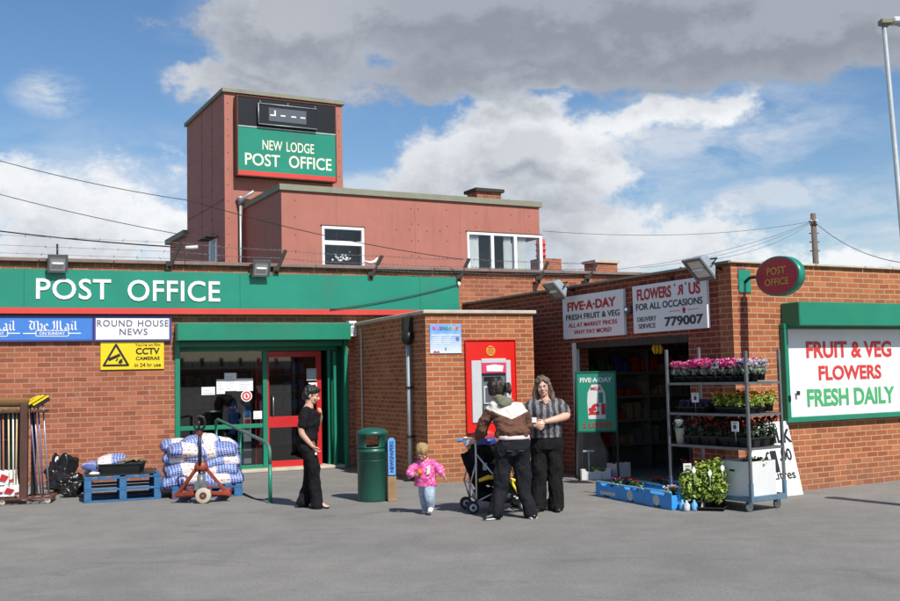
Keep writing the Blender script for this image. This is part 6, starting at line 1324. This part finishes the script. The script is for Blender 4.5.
# --- woman in black, walking right
pA=gp(312,508); wa=thing('person','woman in black top and trousers walking right past the red door, looking down','person',(pA.x,pA.y,0))
M=headM((.015,0,1.475),math.radians(90),math.radians(17)); b=MB(); head(b,M,1.0,((-.015,0,1.37),(-.035,0,1.29)))
TOR=[(-.05,0,.80,.115,.165),(-.05,0,.90,.12,.165),(-.03,0,1.0,.10,.135),(-.005,0,1.13,.108,.145),(-.015,0,1.23,.10,.16),(-.03,0,1.29,.07,.13),(-.03,0,1.31,.045,.06)]
b.rings(TOR,24)
limb(b,[(-.045,-.165,1.25),(-.085,-.20,1.12),(-.095,-.205,1.00),(-.03,-.19,.90),(.04,-.17,.815)],[.048,.046,.040,.034,.025]); hand(b,(.045,-.168,.812),(.5,.15,-.85),(.5,.6,.5),.95,.75,1)
limb(b,[(-.04,.165,1.25),(-.02,.21,1.12),(.02,.20,1.02),(.09,.12,1.10),(.125,.05,1.19)],[.048,.046,.040,.033,.025]); hand(b,(.127,.045,1.195),(.1,-.5,.8),(-.8,-.2,.1),.95,.7,-1)
fr=[(-.05,-.085,.84),(.045,-.09,.52),(.06,-.09,.30),(.075,-.09,.08)]; rr_=[(-.06,.085,.84),(-.035,.09,.50),(-.08,.10,.28),(-.125,.10,.11)]
limb(b,fr,[.085,.062,.05,.038]); limb(b,rr_,[.085,.062,.05,.038])
for (hx,hy,hz,tx,tz) in ((.055,-.09,.045,.20,.028),(-.145,.10,.075,-.02,.022)):
    limb(b,[(hx,hy,hz),( (hx+tx)/2,hy,(hz+tz)/2+.02),(tx,hy-.005,tz)],[(.034,.034),(.038,.032),(.042,.018)])
bodyof(wa,b,'skin'); face(wa,M)
hair('hair',wa,M,1.0,'hair_black',[((0,.024,.046),(.089,.100,.092)),((0,.06,-.01),(.080,.068,.078)),((0,-.04,.088),(.062,.050,.034)),((.0,.085,.02),(.05,.04,.05))],disp=.022)
b=MB()
for s in (-1,1): b.ell(M@Vector((s*.032,-.070,.080)),(.022,.008,.014),12,8,M.to_3x3())
b.tube([M@Vector((-.03,-.08,.082)),M@Vector((.03,-.08,.082))],.003,6); 
for s in (-1,1): b.tube([M@Vector((s*.055,-.068,.080)),M@Vector((s*.080,.0,.03)),M@Vector((s*.08,.02,.0))],.0025,5)
b.build('sunglasses','black_gloss',wa)
b=MB(); b.rings([(x,y,z,rx+.024,ry+.024) for x,y,z,rx,ry in [(-.05,0,.875,.118,.165)]+TOR[1:]]); limb(b,[(-.04,-.14,1.26),(-.065,-.185,1.18),(-.085,-.205,1.10)],[.072,.070,.064]); limb(b,[(-.04,.14,1.26),(-.03,.19,1.18),(-.01,.20,1.10)],[.072,.070,.064]); b.ell((.055,-.06,1.17),(.058,.062,.06)); b.ell((.055,.06,1.17),(.058,.062,.06)); b.ell((.01,0,1.02),(.10,.13,.07))
remeshed('top',b,'cloth_black',wa,.010,4,.020,9)
def trousers(par,m,hips,legs,disp=.032,voxel=.010):
    b=MB(); b.rings(hips,24)
    for P,R_ in legs: limb(b,P,R_,True)
    return remeshed('trousers',b,m,par,voxel,3,disp,8,dir=(1,1,.6))
o=trousers(wa,'cloth_black',[(-.055,0,.76,.125,.17),(-.06,0,.84,.135,.18),(-.05,0,.92,.122,.168),(-.04,0,.96,.112,.155)],[([(-.045,-.085,.82),(.04,-.09,.54),(.055,-.09,.30),(.075,-.09,.10),(.08,-.09,.05)],[.108,.086,.074,(.092,.082),(.100,.088)]),([(-.06,.085,.82),(-.03,.09,.52),(-.075,.10,.28),(-.115,.10,.12),(-.125,.10,.08)],[.108,.086,.074,(.090,.080),(.098,.086)])])
for (hx,hy,hz,tx,tz) in ((.03,-.09,.012,.235,.008),(-.175,.10,.045,.005,.006)):
    b=MB(); b.tube([(hx,hy,hz),((hx+tx)/2,hy,(hz+tz)/2),(tx,hy-.005,tz)],[(.036,.010),(.034,.010),(.045,.008)],12); sd=b.build('sandal','shoe_black',wa); b=MB(); b.tube([(tx-.10,hy-.042,tz+.01),(tx-.08,hy-.01,tz+.05),(tx-.03,hy,tz+.03),(tx-.08,hy+.02,tz+.045),(tx-.10,hy+.04,tz+.01)],.005,6); b.build('strap','shoe_black',sd)
b=MB(); b.box(.075,.10,-.20,-.185,.705,.735); ky=b.build('keys','white'); ky.location=(pA.x,pA.y,0); tag(ky,'small white item hanging from the hand of the woman in black','keys'); 
# --- woman in brown jacket from behind
pB=gp(511,519); wb2=thing('person','woman in brown and cream jacket seen from behind, leaning over the pushchair','person',(pB.x,pB.y,0))
M=headM((-.140,.17,1.515),math.radians(-122),math.radians(14)); b=MB(); head(b,M,1.0,((-.10,.13,1.42),(-.05,.09,1.33)))
TB=[(.05,0,.88,.185,.125),(.045,.01,.98,.165,.115),(.02,.03,1.10,.155,.11),(-.01,.06,1.22,.16,.105),(-.03,.09,1.31,.13,.085),(-.05,.10,1.36,.07,.06)]
b.rings(TB,24)
limb(b,[(-.18,.10,1.30),(-.27,.14,1.14),(-.31,.18,1.03),(-.38,.27,.93),(-.42,.32,.885)],[.05,.047,.042,.034,.026]); hand(b,(-.42,.32,.885),(-.55,.45,-.35),(-.2,-.1,-1),1.0,.95,1)
limb(b,[(.15,.10,1.30),(.22,.16,1.16),(.22,.22,1.05),(.13,.36,1.0),(.06,.44,.98)],[.05,.047,.042,.034,.026]); hand(b,(.06,.44,.98),(-.7,.5,-.2),(0,0,-1),1.0,.8,-1)
lB=[(-.06,.0,.82),(-.09,.02,.49),(-.13,.02,.28),(-.175,-.01,.08)]; rB=[(.13,.02,.82),(.15,.05,.48),(.18,.05,.28),(.225,.02,.08)]
limb(b,lB,[.09,.062,.055,.04]); limb(b,rB,[.09,.062,.055,.04]); bodyof(wb2,b,'skin'); face(wb2,M)
hair('hair',wb2,M,1.0,'hair_dark',[((0,.026,.042),(.092,.104,.096)),((.0,.05,-.0),(.088,.08,.085)),((0,.07,-.02),(.070,.055,.075)),((.055,.0,-.02),(.03,.06,.06)),((-.055,.0,-.02),(.03,.06,.06))],[([(0,.10,.0),(-.01,.155,.0),(-.01,.17,-.05),(-.02,.165,-.11)],[.030,.042,.034,.012])],disp=.024)
b=MB(); b.rings([(x,y,z,rx+.034,ry+.034) for x,y,z,rx,ry in TB[1:]]+[(-.06,.11,1.385,.06,.055)]); b.rings([(.05,0,.955,.192,.14),(.05,0,.985,.20,.148),(.05,0,1.02,.205,.152),(.035,.02,1.07,.20,.15)],24)
limb(b,[(-.15,.09,1.30),(-.26,.13,1.16),(-.315,.175,1.04),(-.37,.26,.945)],[.078,.072,.066,.050]); limb(b,[(.13,.09,1.29),(.215,.15,1.16),(.235,.22,1.05),(.14,.35,1.0)],[.078,.072,.066,.050])
remeshed('jacket',b,'jacket',wb2,.010,3,.034,8,dir=(1,1,1.6))
b=MB(); b.ell((-.035,.055,1.375),(.115,.080,.045)); b.ell((-.03,.0,1.345),(.085,.045,.05)); b.ell((-.09,.10,1.41),(.08,.075,.035)); remeshed('hood','hood' and b,'hood_green',wb2,.010,4,.018,11) if False else remeshed('hood',b,'hood_green',wb2,.010,4,.018,11)
b=MB(); b.rings([(.05,0,.925,.192,.142),(.05,0,.95,.198,.146),(.05,0,.975,.19,.138)],24); remeshed('shirt_hem',b,'shirt_pink',wb2,.010,2,.006,9)
trousers(wb2,'jeans_black',[(.03,.0,.74,.19,.135),(.045,-.01,.82,.205,.155),(.05,0,.90,.195,.145),(.05,0,.945,.182,.13)],[([(-.06,.0,.80),(-.09,.02,.50),(-.13,.02,.28),(-.17,-.01,.10),(-.175,-.01,.06)],[.122,.092,.082,(.085,.088),(.088,.092)]),([(.135,.01,.80),(.15,.05,.48),(.18,.05,.28),(.22,.02,.10),(.225,.02,.06)],[.122,.092,.082,(.085,.088),(.088,.092)])])
b=MB()
for x,z in ((.00,.80),(.13,.80)): b.box(x-.035,x+.035,-.172,-.155,z,z+.004); 
b.build('pocket_stitching','screen_grey',wb2)
for (x,y,dx) in ((-.185,-.03,-.11),(.235,0,.03)):
    b=MB(); limb(b,[(x+.04,y+.03,.045),(x,y,.05),(x+dx,y-.05,.035)],[(.045,.04),(.048,.042),(.042,.03)]); b.box(x-.02,x+.02,y-.02,y+.02,.01,.05); sh_=remeshed('shoe',b,'shoe_black',wb2,.008,2); b=MB(); b.tube([(x+.05,y+.035,.016),(x,y,.016),(x+dx*1.12,y-.06,.014)],[(.046,.015),(.052,.016),(.044,.014)],12); b.build('sole','shoe_white',sh_)
# --- woman in striped blouse
pC=gp(548,511); wc=thing('person','long haired woman in striped blouse and black trousers facing the camera with folded hands','person',(pC.x,pC.y,0))
M=headM((-.022,-.02,1.525),math.radians(-8),math.radians(4),math.radians(-5)); b=MB(); head(b,M,1.0,((0,0,1.42),(.0,.02,1.34)),fat=.006)
TCc=[(0,0,.86,.175,.13),(0,0,.95,.18,.135),(0,-.01,1.06,.175,.14),(0,-.01,1.18,.168,.135),(0,0,1.28,.17,.11),(0,.01,1.35,.13,.08),(0,.01,1.39,.06,.05)]
b.rings(TCc,24)
limb(b,[(.175,0,1.31),(.235,-.01,1.22),(.25,-.05,1.165),(.12,-.17,1.13),(-.02,-.225,1.105)],[.060,.060,.054,.044,.030]); hand(b,(-.025,-.228,1.10),(-.9,-.25,-.25),(-.1,.9,-.4),1.0,.85,-1)
limb(b,[(-.175,0,1.31),(-.225,-.02,1.2),(-.22,-.06,1.12),(-.19,-.15,1.08),(-.155,-.215,1.065)],[.060,.058,.052,.040,.030]); hand(b,(-.152,-.22,1.062),(.75,-.45,-.2),(.2,.9,.1),1.0,.85,1)
limb(b,[(-.085,0,.84),(-.095,0,.48),(-.105,.01,.28),(-.115,.01,.08)],[.095,.066,.056,.042]); limb(b,[(.09,0,.84),(.10,0,.48),(.105,.01,.28),(.105,.01,.08)],[.095,.066,.056,.042])
bodyof(wc,b,'skin_pink'); face(wc,M,glasses=True,brow='hair_grey')
hair('hair',wc,M,1.0,'hair_grey',[((0,.034,.044),(.094,.100,.096)),((0,.06,-.04),(.090,.065,.105)),((0,-.03,.088),(.06,.045,.034)),((.05,-.035,.075),(.035,.040,.030)),((-.05,-.035,.075),(.035,.040,.030))],[([(.060,-.02,.06),(.088,-.005,-.02),(.098,.01,-.10),(.105,.0,-.17),(.085,-.01,-.21)],[.022,.028,.036,.034,.012]),([(-.060,-.02,.06),(-.088,-.005,-.02),(-.102,.01,-.10),(-.115,.0,-.18),(-.10,-.01,-.24)],[.022,.028,.038,.036,.012]),([(0,.09,.0),(0,.095,-.1),(0,.09,-.18)],[.06,.08,.05])],disp=.022)
b=MB(); b.rings([(x,y,z,rx+.026,ry+.026) for x,y,z,rx,ry in TCc[1:-1]]+[(0,.012,1.368,.10,.06)]); b.rings([(0,0,.90,.205,.155),(0,0,.96,.20,.152),(0,0,1.04,.19,.15)],24); limb(b,[(.14,0,1.31),(.205,-.005,1.27),(.248,-.02,1.205)],[.080,.080,.074]); limb(b,[(-.14,0,1.31),(-.20,-.01,1.26),(-.235,-.03,1.19)],[.080,.080,.074]); b.ell((.075,-.09,1.20),(.085,.075,.085)); b.ell((-.075,-.09,1.20),(.085,.075,.085))
remeshed('blouse',b,'striped',wc,.010,4,.016,8)
b=MB(); b.poly([(-.045,1.375),(0,1.29),(.045,1.375),(.0,1.40)],-.118,-.088); o=remeshed('neckline_skin',b,'skin_pink',wc,.008,3)
b=MB(); b.tube([(-.05,-.075,1.385),(-.03,-.11,1.34),(0,-.125,1.315),(.03,-.11,1.34),(.05,-.075,1.385)],.003,5); b.build('necklace','steel',wc)
trousers(wc,'cloth_black',[(0,0,.76,.195,.145),(0,0,.85,.20,.155),(0,0,.93,.19,.145)],[([(-.09,0,.80),(-.098,0,.48),(-.11,.0,.25),(-.12,.0,.08),(-.12,0,.05)],[.122,.098,.094,(.105,.098),(.108,.10)]),([(.095,0,.80),(.10,0,.48),(.105,0,.25),(.105,0,.08),(.105,0,.05)],[.122,.098,.094,(.105,.098),(.108,.10)])])
for x,y,dx in ((-.13,-.06,-.03),(.11,-.07,.0)):
    b=MB(); limb(b,[(x,y+.09,.045),(x,y,.05),(x+dx,y-.10,.03)],[(.042,.04),(.046,.042),(.042,.026)]); remeshed('shoe',b,'shoe_black',wc,.008,2)
b=MB(); b.box(-.215,-.13,-.262,-.25,1.10,1.16); o=b.build('receipt','paper'); o.location=(pC.x,pC.y,0); tag(o,'folded white paper held in the hands of the woman in the striped blouse','paper')
# --- toddler
pK=gp(428,513.5); kd=thing('person','blonde toddler in pink patterned coat and pale jeans walking and looking down','person',(pK.x,pK.y,0))
M=headM((-.03,-.045,.765),math.radians(-6),math.radians(38)); b=MB(); head(b,M,.82,((-.02,-.01,.69),(-.01,.0,.62)),fat=.006)
b.rings([(-.01,0,.34,.10,.075),(-.01,0,.45,.10,.08),(-.005,0,.56,.10,.075),(-.005,0,.63,.075,.055),(-.005,0,.66,.03,.03)],20)
limb(b,[(-.10,0,.61),(-.165,-.03,.55),(-.19,-.07,.515),(-.135,-.13,.505)],[.036,.033,.030,.022]); hand(b,(-.132,-.132,.505),(.8,-.5,.1),(.3,.8,.4),.62,.9,1)
limb(b,[(.09,0,.61),(.15,-.0,.56),(.175,-.02,.53),(.215,-.05,.485)],[.036,.033,.030,.022]); hand(b,(.218,-.052,.48),(.5,-.3,-.8),(-.7,-.5,0),.62,.5,-1)
limb(b,[(-.05,0,.36),(-.05,.02,.20),(-.035,.04,.05)],[.055,.042,.03]); limb(b,[(.035,-.01,.36),(.05,-.12,.23),(.055,-.10,.10)],[.055,.042,.03]); bodyof(kd,b,'skin_pink'); face(kd,M,.82,brow='hair_blonde')
hair('hair',kd,M,.82,'hair_blonde',[((0,.024,.044),(.096,.106,.098)),((0,.06,-.02),(.080,.06,.085)),((.06,-.01,-.01),(.028,.05,.055)),((-.06,-.01,-.01),(.028,.05,.055)),((0,-.035,.075),(.055,.035,.024))],disp=.016,voxel=.007)
b=MB(); b.rings([(-.02,0,.345,.135,.108),(-.02,0,.36,.14,.112),(-.015,0,.46,.132,.108),(-.005,0,.56,.128,.098),(-.005,0,.63,.10,.075),(-.01,0,.665,.06,.05)],22); limb(b,[(-.09,0,.61),(-.16,-.03,.56),(-.195,-.065,.52),(-.16,-.11,.51)],[.058,.055,.050,.042]); limb(b,[(.08,0,.61),(.145,0,.565),(.18,-.02,.53),(.20,-.04,.505)],[.058,.055,.050,.042]); b.ell((-.015,.05,.66),(.07,.045,.035))
remeshed('coat',b,'coat_pink',kd,.009,4,.018,12)
b=MB(); b.poly([(.02,.50),(.065,.52),(.07,.62),(.03,.61)],-.118,-.108); b.build('white_patch','white',kd)
trousers(kd,'jeans_blue',[(-.01,0,.30,.085,.065),(-.01,0,.38,.10,.08)],[([(-.045,0,.34),(-.05,.02,.20),(-.04,.04,.07)],[.066,.054,.048]),([(.035,-.01,.34),(.05,-.12,.23),(.055,-.10,.12)],[.072,.066,.056])],.014,.008)
for x,y,z,m_ in ((-.035,.0,.03,'paper_grey'),(.058,-.135,.075,'shoe_white')):
    b=MB(); limb(b,[(x,y+.05,z+.015),(x,y,z+.01),(x,y-.05,z)],[(.030,.028),(.034,.030),(.032,.024)]); remeshed('shoe',b,m_,kd,.006,2)
b=MB(); b.ell((0,0,0),.035,14,10); o=b.build('orange_ball','petal_orange'); o.location=(pK.x-.085,pK.y-.185,.525); tag(o,'small orange snack held in the toddler\'s hand','snack')
kd.rotation_euler=(math.radians(6),0,math.radians(-8))
# ------------------------------------------------------------------ pushchair
sw0=gp(469,514); so=Vector((sw0.x+.01,sw0.y+.26,0)); st=thing('pushchair','black folding pushchair with silver frame and blue grips beside the cash machine','pushchair',(so.x,so.y,0),math.radians(9))
for y in (-.24,.24):
    b=MB(); limb(b,[(-.05,y,.87),(.00,y,.895),(.05,y,.86),(.055,y,.60),(.05,y,.14)],[.013]*5,False,10); fr_=b.build('push_tube','stroller_tube',st)
    b=MB(); b.tube([(-.075,y,.855),(-.03,y,.88)],.022,12); b.ell((-.075,y,.855),.022,10,8); b.build('grip','handle_blue',fr_)
    b=MB(); b.tube([(.06,y,.72),(.30,y,.42),(.62,y,.12)],.012,10); b.tube([(-.02,y,.36),(.05,y,.14)],.010,8); b.tube([(-.02,y,.36),(.055,y,.62)],.010,8); b.tube([(.05,y,.14),(.40,y,.30)],.010,8); b.build('side_frame','stroller_tube',st)
    for x in (.0,.64):
        for dy in (-.032,.032):
            b=MB(); b.lathe([(.022,-.014),(.066,-.014),(.075,-.008),(.075,.008),(.066,.014),(.022,.014)],(x,y+dy,.075),24,'y'); w_=b.build('wheel','rubber',st); b=MB(); b.lathe([(.006,-.012),(.046,-.017),(.046,.017),(.006,.018)],(x,y+dy,.075),18,'y'); b.build('hub','atm_grey',w_)
        b=MB(); b.tube([(x,y-.05,.075),(x,y+.05,.075)],.008,8); b.tube([(x,y,.075),(x+(.05 if x<.1 else -.02),y,.16)],.014,8); b.build('wheel_fork','black',st)
b=MB(); b.tube([(.05,-.24,.16),(.05,.24,.16)],.010,8); b.tube([(.60,-.24,.14),(.60,.24,.14)],.010,8); b.tube([(-.02,-.24,.36),(-.02,.24,.36)],.009,8); b.build('cross_bar','stroller_tube',st)
b=MB(); limb(b,[(.10,0,.78),(.20,0,.52),(.28,0,.34)],[(.21,.03),(.22,.035),(.21,.035)],False); limb(b,[(.27,0,.34),(.42,0,.35),(.56,0,.36)],[(.21,.035),(.215,.04),(.20,.04)],False); b.ell((.12,-.20,.55),(.06,.02,.20)); b.ell((.30,-.215,.45),(.16,.018,.12)); b.ell((.30,.215,.45),(.16,.018,.12)); remeshed('seat_fabric',b,'cloth_black',st,.012,3,.02,8)
b=MB(); b.ell((.20,0,.78),(.20,.235,.12)); b.ell((.10,0,.70),(.10,.225,.14)); remeshed('hood',b,'cloth_black',st,.012,4,.03,7)
b=MB(); b.ell((.34,0,.185),(.26,.21,.085)); b.ell((.16,0,.21),(.12,.20,.08)); remeshed('basket','' or b,'cloth_black',st,.012,3,.03,9)
b=MB(); b.ell((0,0,0),(.15,.11,.07),24,16)
for q in b.bm.verts: q.co+=noise.noise_vector(q.co*14)*.035
o=b.build('red_cloth','red_text_bright'); o.location=(so.x+.20,so.y-.06,.945); tag(o,'crumpled red cloth lying on the pushchair hood','cloth')
b=MB(); b.ell((0,0,0),(.14,.10,.06),24,16)
for q in b.bm.verts: q.co+=noise.noise_vector(q.co*13+Vector((4,0,0)))*.035
o=b.build('blue_cloth','newsedge'); o.location=(so.x+.22,so.y-.14,.87); tag(o,'crumpled dark blue cloth under the red one on the pushchair','cloth')
sb_=thing('shopping_bag','black and yellow patterned shopping bag hanging on the pushchair','bag',(so.x+.48,so.y-.30,.13),.05)
b=MB(); b.rings([(0,0,0,.17,.06),(0,0,.02,.18,.07),(0,0,.20,.17,.065),(0,0,.30,.15,.05)],20)
for q in b.bm.verts: q.co+=noise.noise_vector(q.co*9)*.02
b.build('bag_body','bin_bag',sb_); b=MB(); b.tube([(-.15,-.03,.28),(-.05,-.075,.31),(.08,-.07,.27),(.15,-.02,.30)],[.012,.022,.02,.012],8); b.tube([(.02,-.08,.28),(.07,-.085,.18),(.11,-.08,.10)],[.02,.016,.006],7); b.build('yellow_trim','yellow',sb_)
b=MB()
rng=random.Random(4)
for _ in range(16): x,z=rng.uniform(-.12,.12),rng.uniform(.05,.2); b.cbox((x,-.078,z),(rng.uniform(.01,.04),.006,rng.uniform(.008,.03)))
b.build('print','label_print',sb_); b=MB(); b.tube([(-.08,0,.28),(-.06,.0,.42),(.04,.0,.44),(.08,0,.28)],.008,6); b.build('handle','bin_bag',sb_)
b=MB(); b.box(0,.05,0,.01,0,.09); o=b.build('care_label','paper_grey'); o.parent=st; o.location=(.14,-.238,.52)
b=MB(); b.tube([(0,0,0),(.12,0,.04),(.22,0,.03)],[.02,.03,.018],8); o=b.build('yellow_toy','petal_yellow'); o.location=(so.x+.12,so.y-.26,.40); tag(o,'small yellow and brown soft item tucked in the side of the pushchair','toy')
# ------------------------------------------------------------------ light
SUN=Vector((.476,-.773,1.0)).normalized(); el=math.asin(SUN.z); az=math.atan2(SUN.x,SUN.y)
sl=bpy.data.lights.new('sun','SUN'); sl.energy=5.0; sl.angle=math.radians(.53); sl.color=(1,.955,.88); so_=bpy.data.objects.new('sun',sl); COL.objects.link(so_); so_.rotation_euler=SUN.to_track_quat('Z','Y').to_euler(); so_.location=(20,-30,40)
wd=bpy.data.worlds.new('World'); SC.world=wd; wd.use_nodes=True; nt=wd.node_tree; t=NT(nt); bg=nt.nodes['Background']
sky=t.n('ShaderNodeTexSky',sky_type='NISHITA'); sky.sun_disc=False; sky.sun_elevation=el; sky.sun_rotation=az; sky.altitude=100; sky.air_density=1.15; sky.dust_density=.4; sky.ozone_density=2.2
SKYS=.10
hs=t.n('ShaderNodeHueSaturation'); hs.inputs['Saturation'].default_value=1.22; t.l(sky.outputs[0],hs.inputs['Color']); skyc=t.mix(1.0,hs.outputs[0],(SKYS*1.06,SKYS*1.02,SKYS*1.06),'MULTIPLY')
tc=t.n('ShaderNodeTexCoord').outputs['Generated']
# clouds live on the sky sphere: a field of banks (azimuth, elevation, half sizes) broken up by fractal noise
def dirae(u,v): r=ray(u,v).normalized(); return math.atan2(r.x,r.y),math.asin(r.z)
BANK=[(560,0,400,88,1.6,0),(245,88,95,20,1.1,.3),(300,25,100,74,1.3,.35),(760,30,300,56,1.5,0),(500,78,190,30,1.3,.05),(520,155,125,62,1.05,.75),(455,190,80,80,1.0,.55),(620,125,70,24,.8,1.0),(700,118,90,22,.62,.95),(620,245,140,40,.72,.75),(860,262,150,26,.55,1.0),(545,220,85,50,.85,.35),(70,215,140,60,.85,.9),(175,235,80,45,.72,1.0),(590,180,60,60,.55,.9)]
def grp():
    g=bpy.data.node_groups.new('cloud_field','ShaderNodeTree'); g.interface.new_socket('v',in_out='INPUT',socket_type='NodeSocketVector'); g.interface.new_socket('f',in_out='OUTPUT',socket_type='NodeSocketFloat'); g.interface.new_socket('b',in_out='OUTPUT',socket_type='NodeSocketFloat')
    q=NT(g); gi=q.n('NodeGroupInput').outputs[0]; go=q.n('NodeGroupOutput')
    w1=q.n('ShaderNodeTexNoise'); w1.inputs['Scale'].default_value=14; w1.inputs['Detail'].default_value=8; q.l(gi,w1.inputs['Vector'])
    sb=q.n('ShaderNodeVectorMath',operation='SUBTRACT'); q.l(w1.outputs['Color'],sb.inputs[0]); sb.inputs[1].default_value=(.5,.5,.5); sc=q.n('ShaderNodeVectorMath',operation='SCALE'); q.l(sb.outputs[0],sc.inputs[0]); sc.inputs['Scale'].default_value=.075; ad=q.n('ShaderNodeVectorMath',operation='ADD'); q.l(gi,ad.inputs[0]); q.l(sc.outputs[0],ad.inputs[1])
    sp=q.n('ShaderNodeSeparateXYZ'); q.l(ad.outputs[0],sp.inputs[0]); azn=q.m('ARCTAN2',sp.outputs[0],sp.outputs[1]); eln=q.m('ARCSINE',sp.outputs[2])
    F_=None; Bsum=None
    for (u,v,ru,rv,amp,br) in BANK:
        a,e=dirae(u,v); ra=ru/1027; re=rv/1027
        x=q.m('DIVIDE',q.m('SUBTRACT',azn,a),ra); y=q.m('DIVIDE',q.m('SUBTRACT',eln,e),re)
        r=q.m('SQRT',q.m('ADD',q.m('MULTIPLY',x,x),q.m('MULTIPLY',y,y))); f=q.m('MULTIPLY',q.m('SUBTRACT',1.15,r,clamp=False),amp)
        f=q.m('MAXIMUM',f,-.3)
        if F_ is None: F_=f; Bn=q.m('MULTIPLY',q.m('MAXIMUM',f,0),br); Bd=q.m('MAXIMUM',f,0)
        else: F_=q.m('SMOOTH_MAX',F_,f,.12); Bn=q.m('ADD',Bn,q.m('MULTIPLY',q.m('MAXIMUM',f,0),br)); Bd=q.m('ADD',Bd,q.m('MAXIMUM',f,0))
    mp=q.n('ShaderNodeMapping'); mp.inputs['Scale'].default_value=(1,1,1.5); q.l(gi,mp.inputs['Vector'])
    n1=q.noise(mp.outputs[0],8.5,14,.62,0); n2=q.noise(mp.outputs[0],27,12,.66,0); n3=q.noise(mp.outputs[0],2.3,6,.55)
    # elsewhere in the sky (outside this view) loose clouds from the broad noise
    away=q.mr(q.m('ABSOLUTE',azn),.46,.60); hi=q.mr(eln,.36,.5); away=q.m('MAXIMUM',away,hi)
    gen=q.m('MULTIPLY',q.m('SUBTRACT',n3,.50),3.2)
    F2=q.m('ADD',q.m('MULTIPLY',F_,q.m('SUBTRACT',1.0,away)),q.m('MULTIPLY',gen,away))
    n=q.m('ADD',q.m('MULTIPLY',q.m('SUBTRACT',n1,.5),2.3),q.m('MULTIPLY',q.m('SUBTRACT',n2,.5),1.15))
    q.l(q.m('ADD',F2,n),go.inputs[0]); q.l(q.m('DIVIDE',Bn,q.m('ADD',Bd,.02)),go.inputs[1]); return g
G_=grp()
def field(vec):
    x=t.n('ShaderNodeGroup'); x.node_tree=G_; t.l(vec,x.inputs[0]); return x.outputs[0],x.outputs[1]
f0,br=field(tc)
sh=t.n('ShaderNodeVectorMath',operation='ADD'); t.l(tc,sh.inputs[0]); sh.inputs[1].default_value=(.012,0,.030); f1,_b=field(sh.outputs[0])
dens=t.mr(f0,.05,.52,0,1,True)
sx_=t.n('ShaderNodeSeparateXYZ'); t.l(tc,sx_.inputs[0]); az_=t.m('ARCTAN2',sx_.outputs[0],sx_.outputs[1]); el_=t.m('ARCSINE',sx_.outputs[2]); vm=None
for (u,v,ru,rv,amp) in ((715,135,190,62,1.0),(890,225,150,70,.8),(640,200,120,60,.7),(230,170,90,50,.6),(110,150,120,40,.35),(48,93,42,27,1.5),(782,194,88,24,1.6),(372,186,60,20,1.6),(270,60,120,90,.5),(60,200,220,80,.9)):
    a,e=dirae(u,v); xx_=t.m('DIVIDE',t.m('SUBTRACT',az_,a),ru/1027); yy_=t.m('DIVIDE',t.m('SUBTRACT',el_,e),rv/1027)
    k_=t.m('MULTIPLY',t.m('SUBTRACT',1.0,t.m('SQRT',t.m('ADD',t.m('MULTIPLY',xx_,xx_),t.m('MULTIPLY',yy_,yy_))),clamp=True),amp*1.6); vm=k_ if vm is None else t.m('MAXIMUM',vm,k_)
mpv=t.n('ShaderNodeMapping'); mpv.inputs['Scale'].default_value=(1,1,2.6); t.l(tc,mpv.inputs['Vector'])
veil=t.mr(t.noise(mpv.outputs[0],11,12,.64,.3),.40,.70,0,.80); veil=t.m('MULTIPLY',veil,vm,clamp=True)
lit=t.mr(t.m('SUBTRACT',f0,f1),-.20,.34)      # thinner cloud above means a sunlit top
thick=t.mr(f0,.40,1.05)
dark=t.mix(br,(.27,.295,.345),(.38,.41,.47)); bright=t.mix(br,(.35,.375,.43),(.80,.82,.845))
core=t.mix(t.m('MULTIPLY',thick,.95),bright,dark); edge=t.mix(br,(.44,.465,.52),(.92,.93,.94))
cc_=t.mix(t.m('MULTIPLY',lit,t.m('SUBTRACT',1.0,t.m('MULTIPLY',thick,.45))),core,edge)
skyv=t.mix(t.m('MINIMUM',veil,.72),skyc,(.66,.70,.76)); fin=t.mix(t.m('MULTIPLY',dens,.97),skyv,cc_)
sepz=t.n('ShaderNodeSeparateXYZ'); t.l(tc,sepz.inputs[0]); hz=t.mr(sepz.outputs[2],0.0,.14,.30,0.0); fin=t.mix(hz,fin,(.60,.68,.80))
t.l(fin,bg.inputs['Color']); bg.inputs['Strength'].default_value=1.0
SC.view_settings.view_transform='Standard'; SC.view_settings.look='None'; SC.view_settings.gamma=1; SC.view_settings.use_curve_mapping=False; SC.view_settings.exposure=EXPO
SC.cycles.max_bounces=6; SC.cycles.transparent_max_bounces=12; SC.cycles.use_denoising=True; SC.cycles.caustics_reflective=False; SC.cycles.caustics_refractive=False
SC.world.cycles.sampling_method='MANUAL'; SC.world.cycles.sample_map_resolution=512
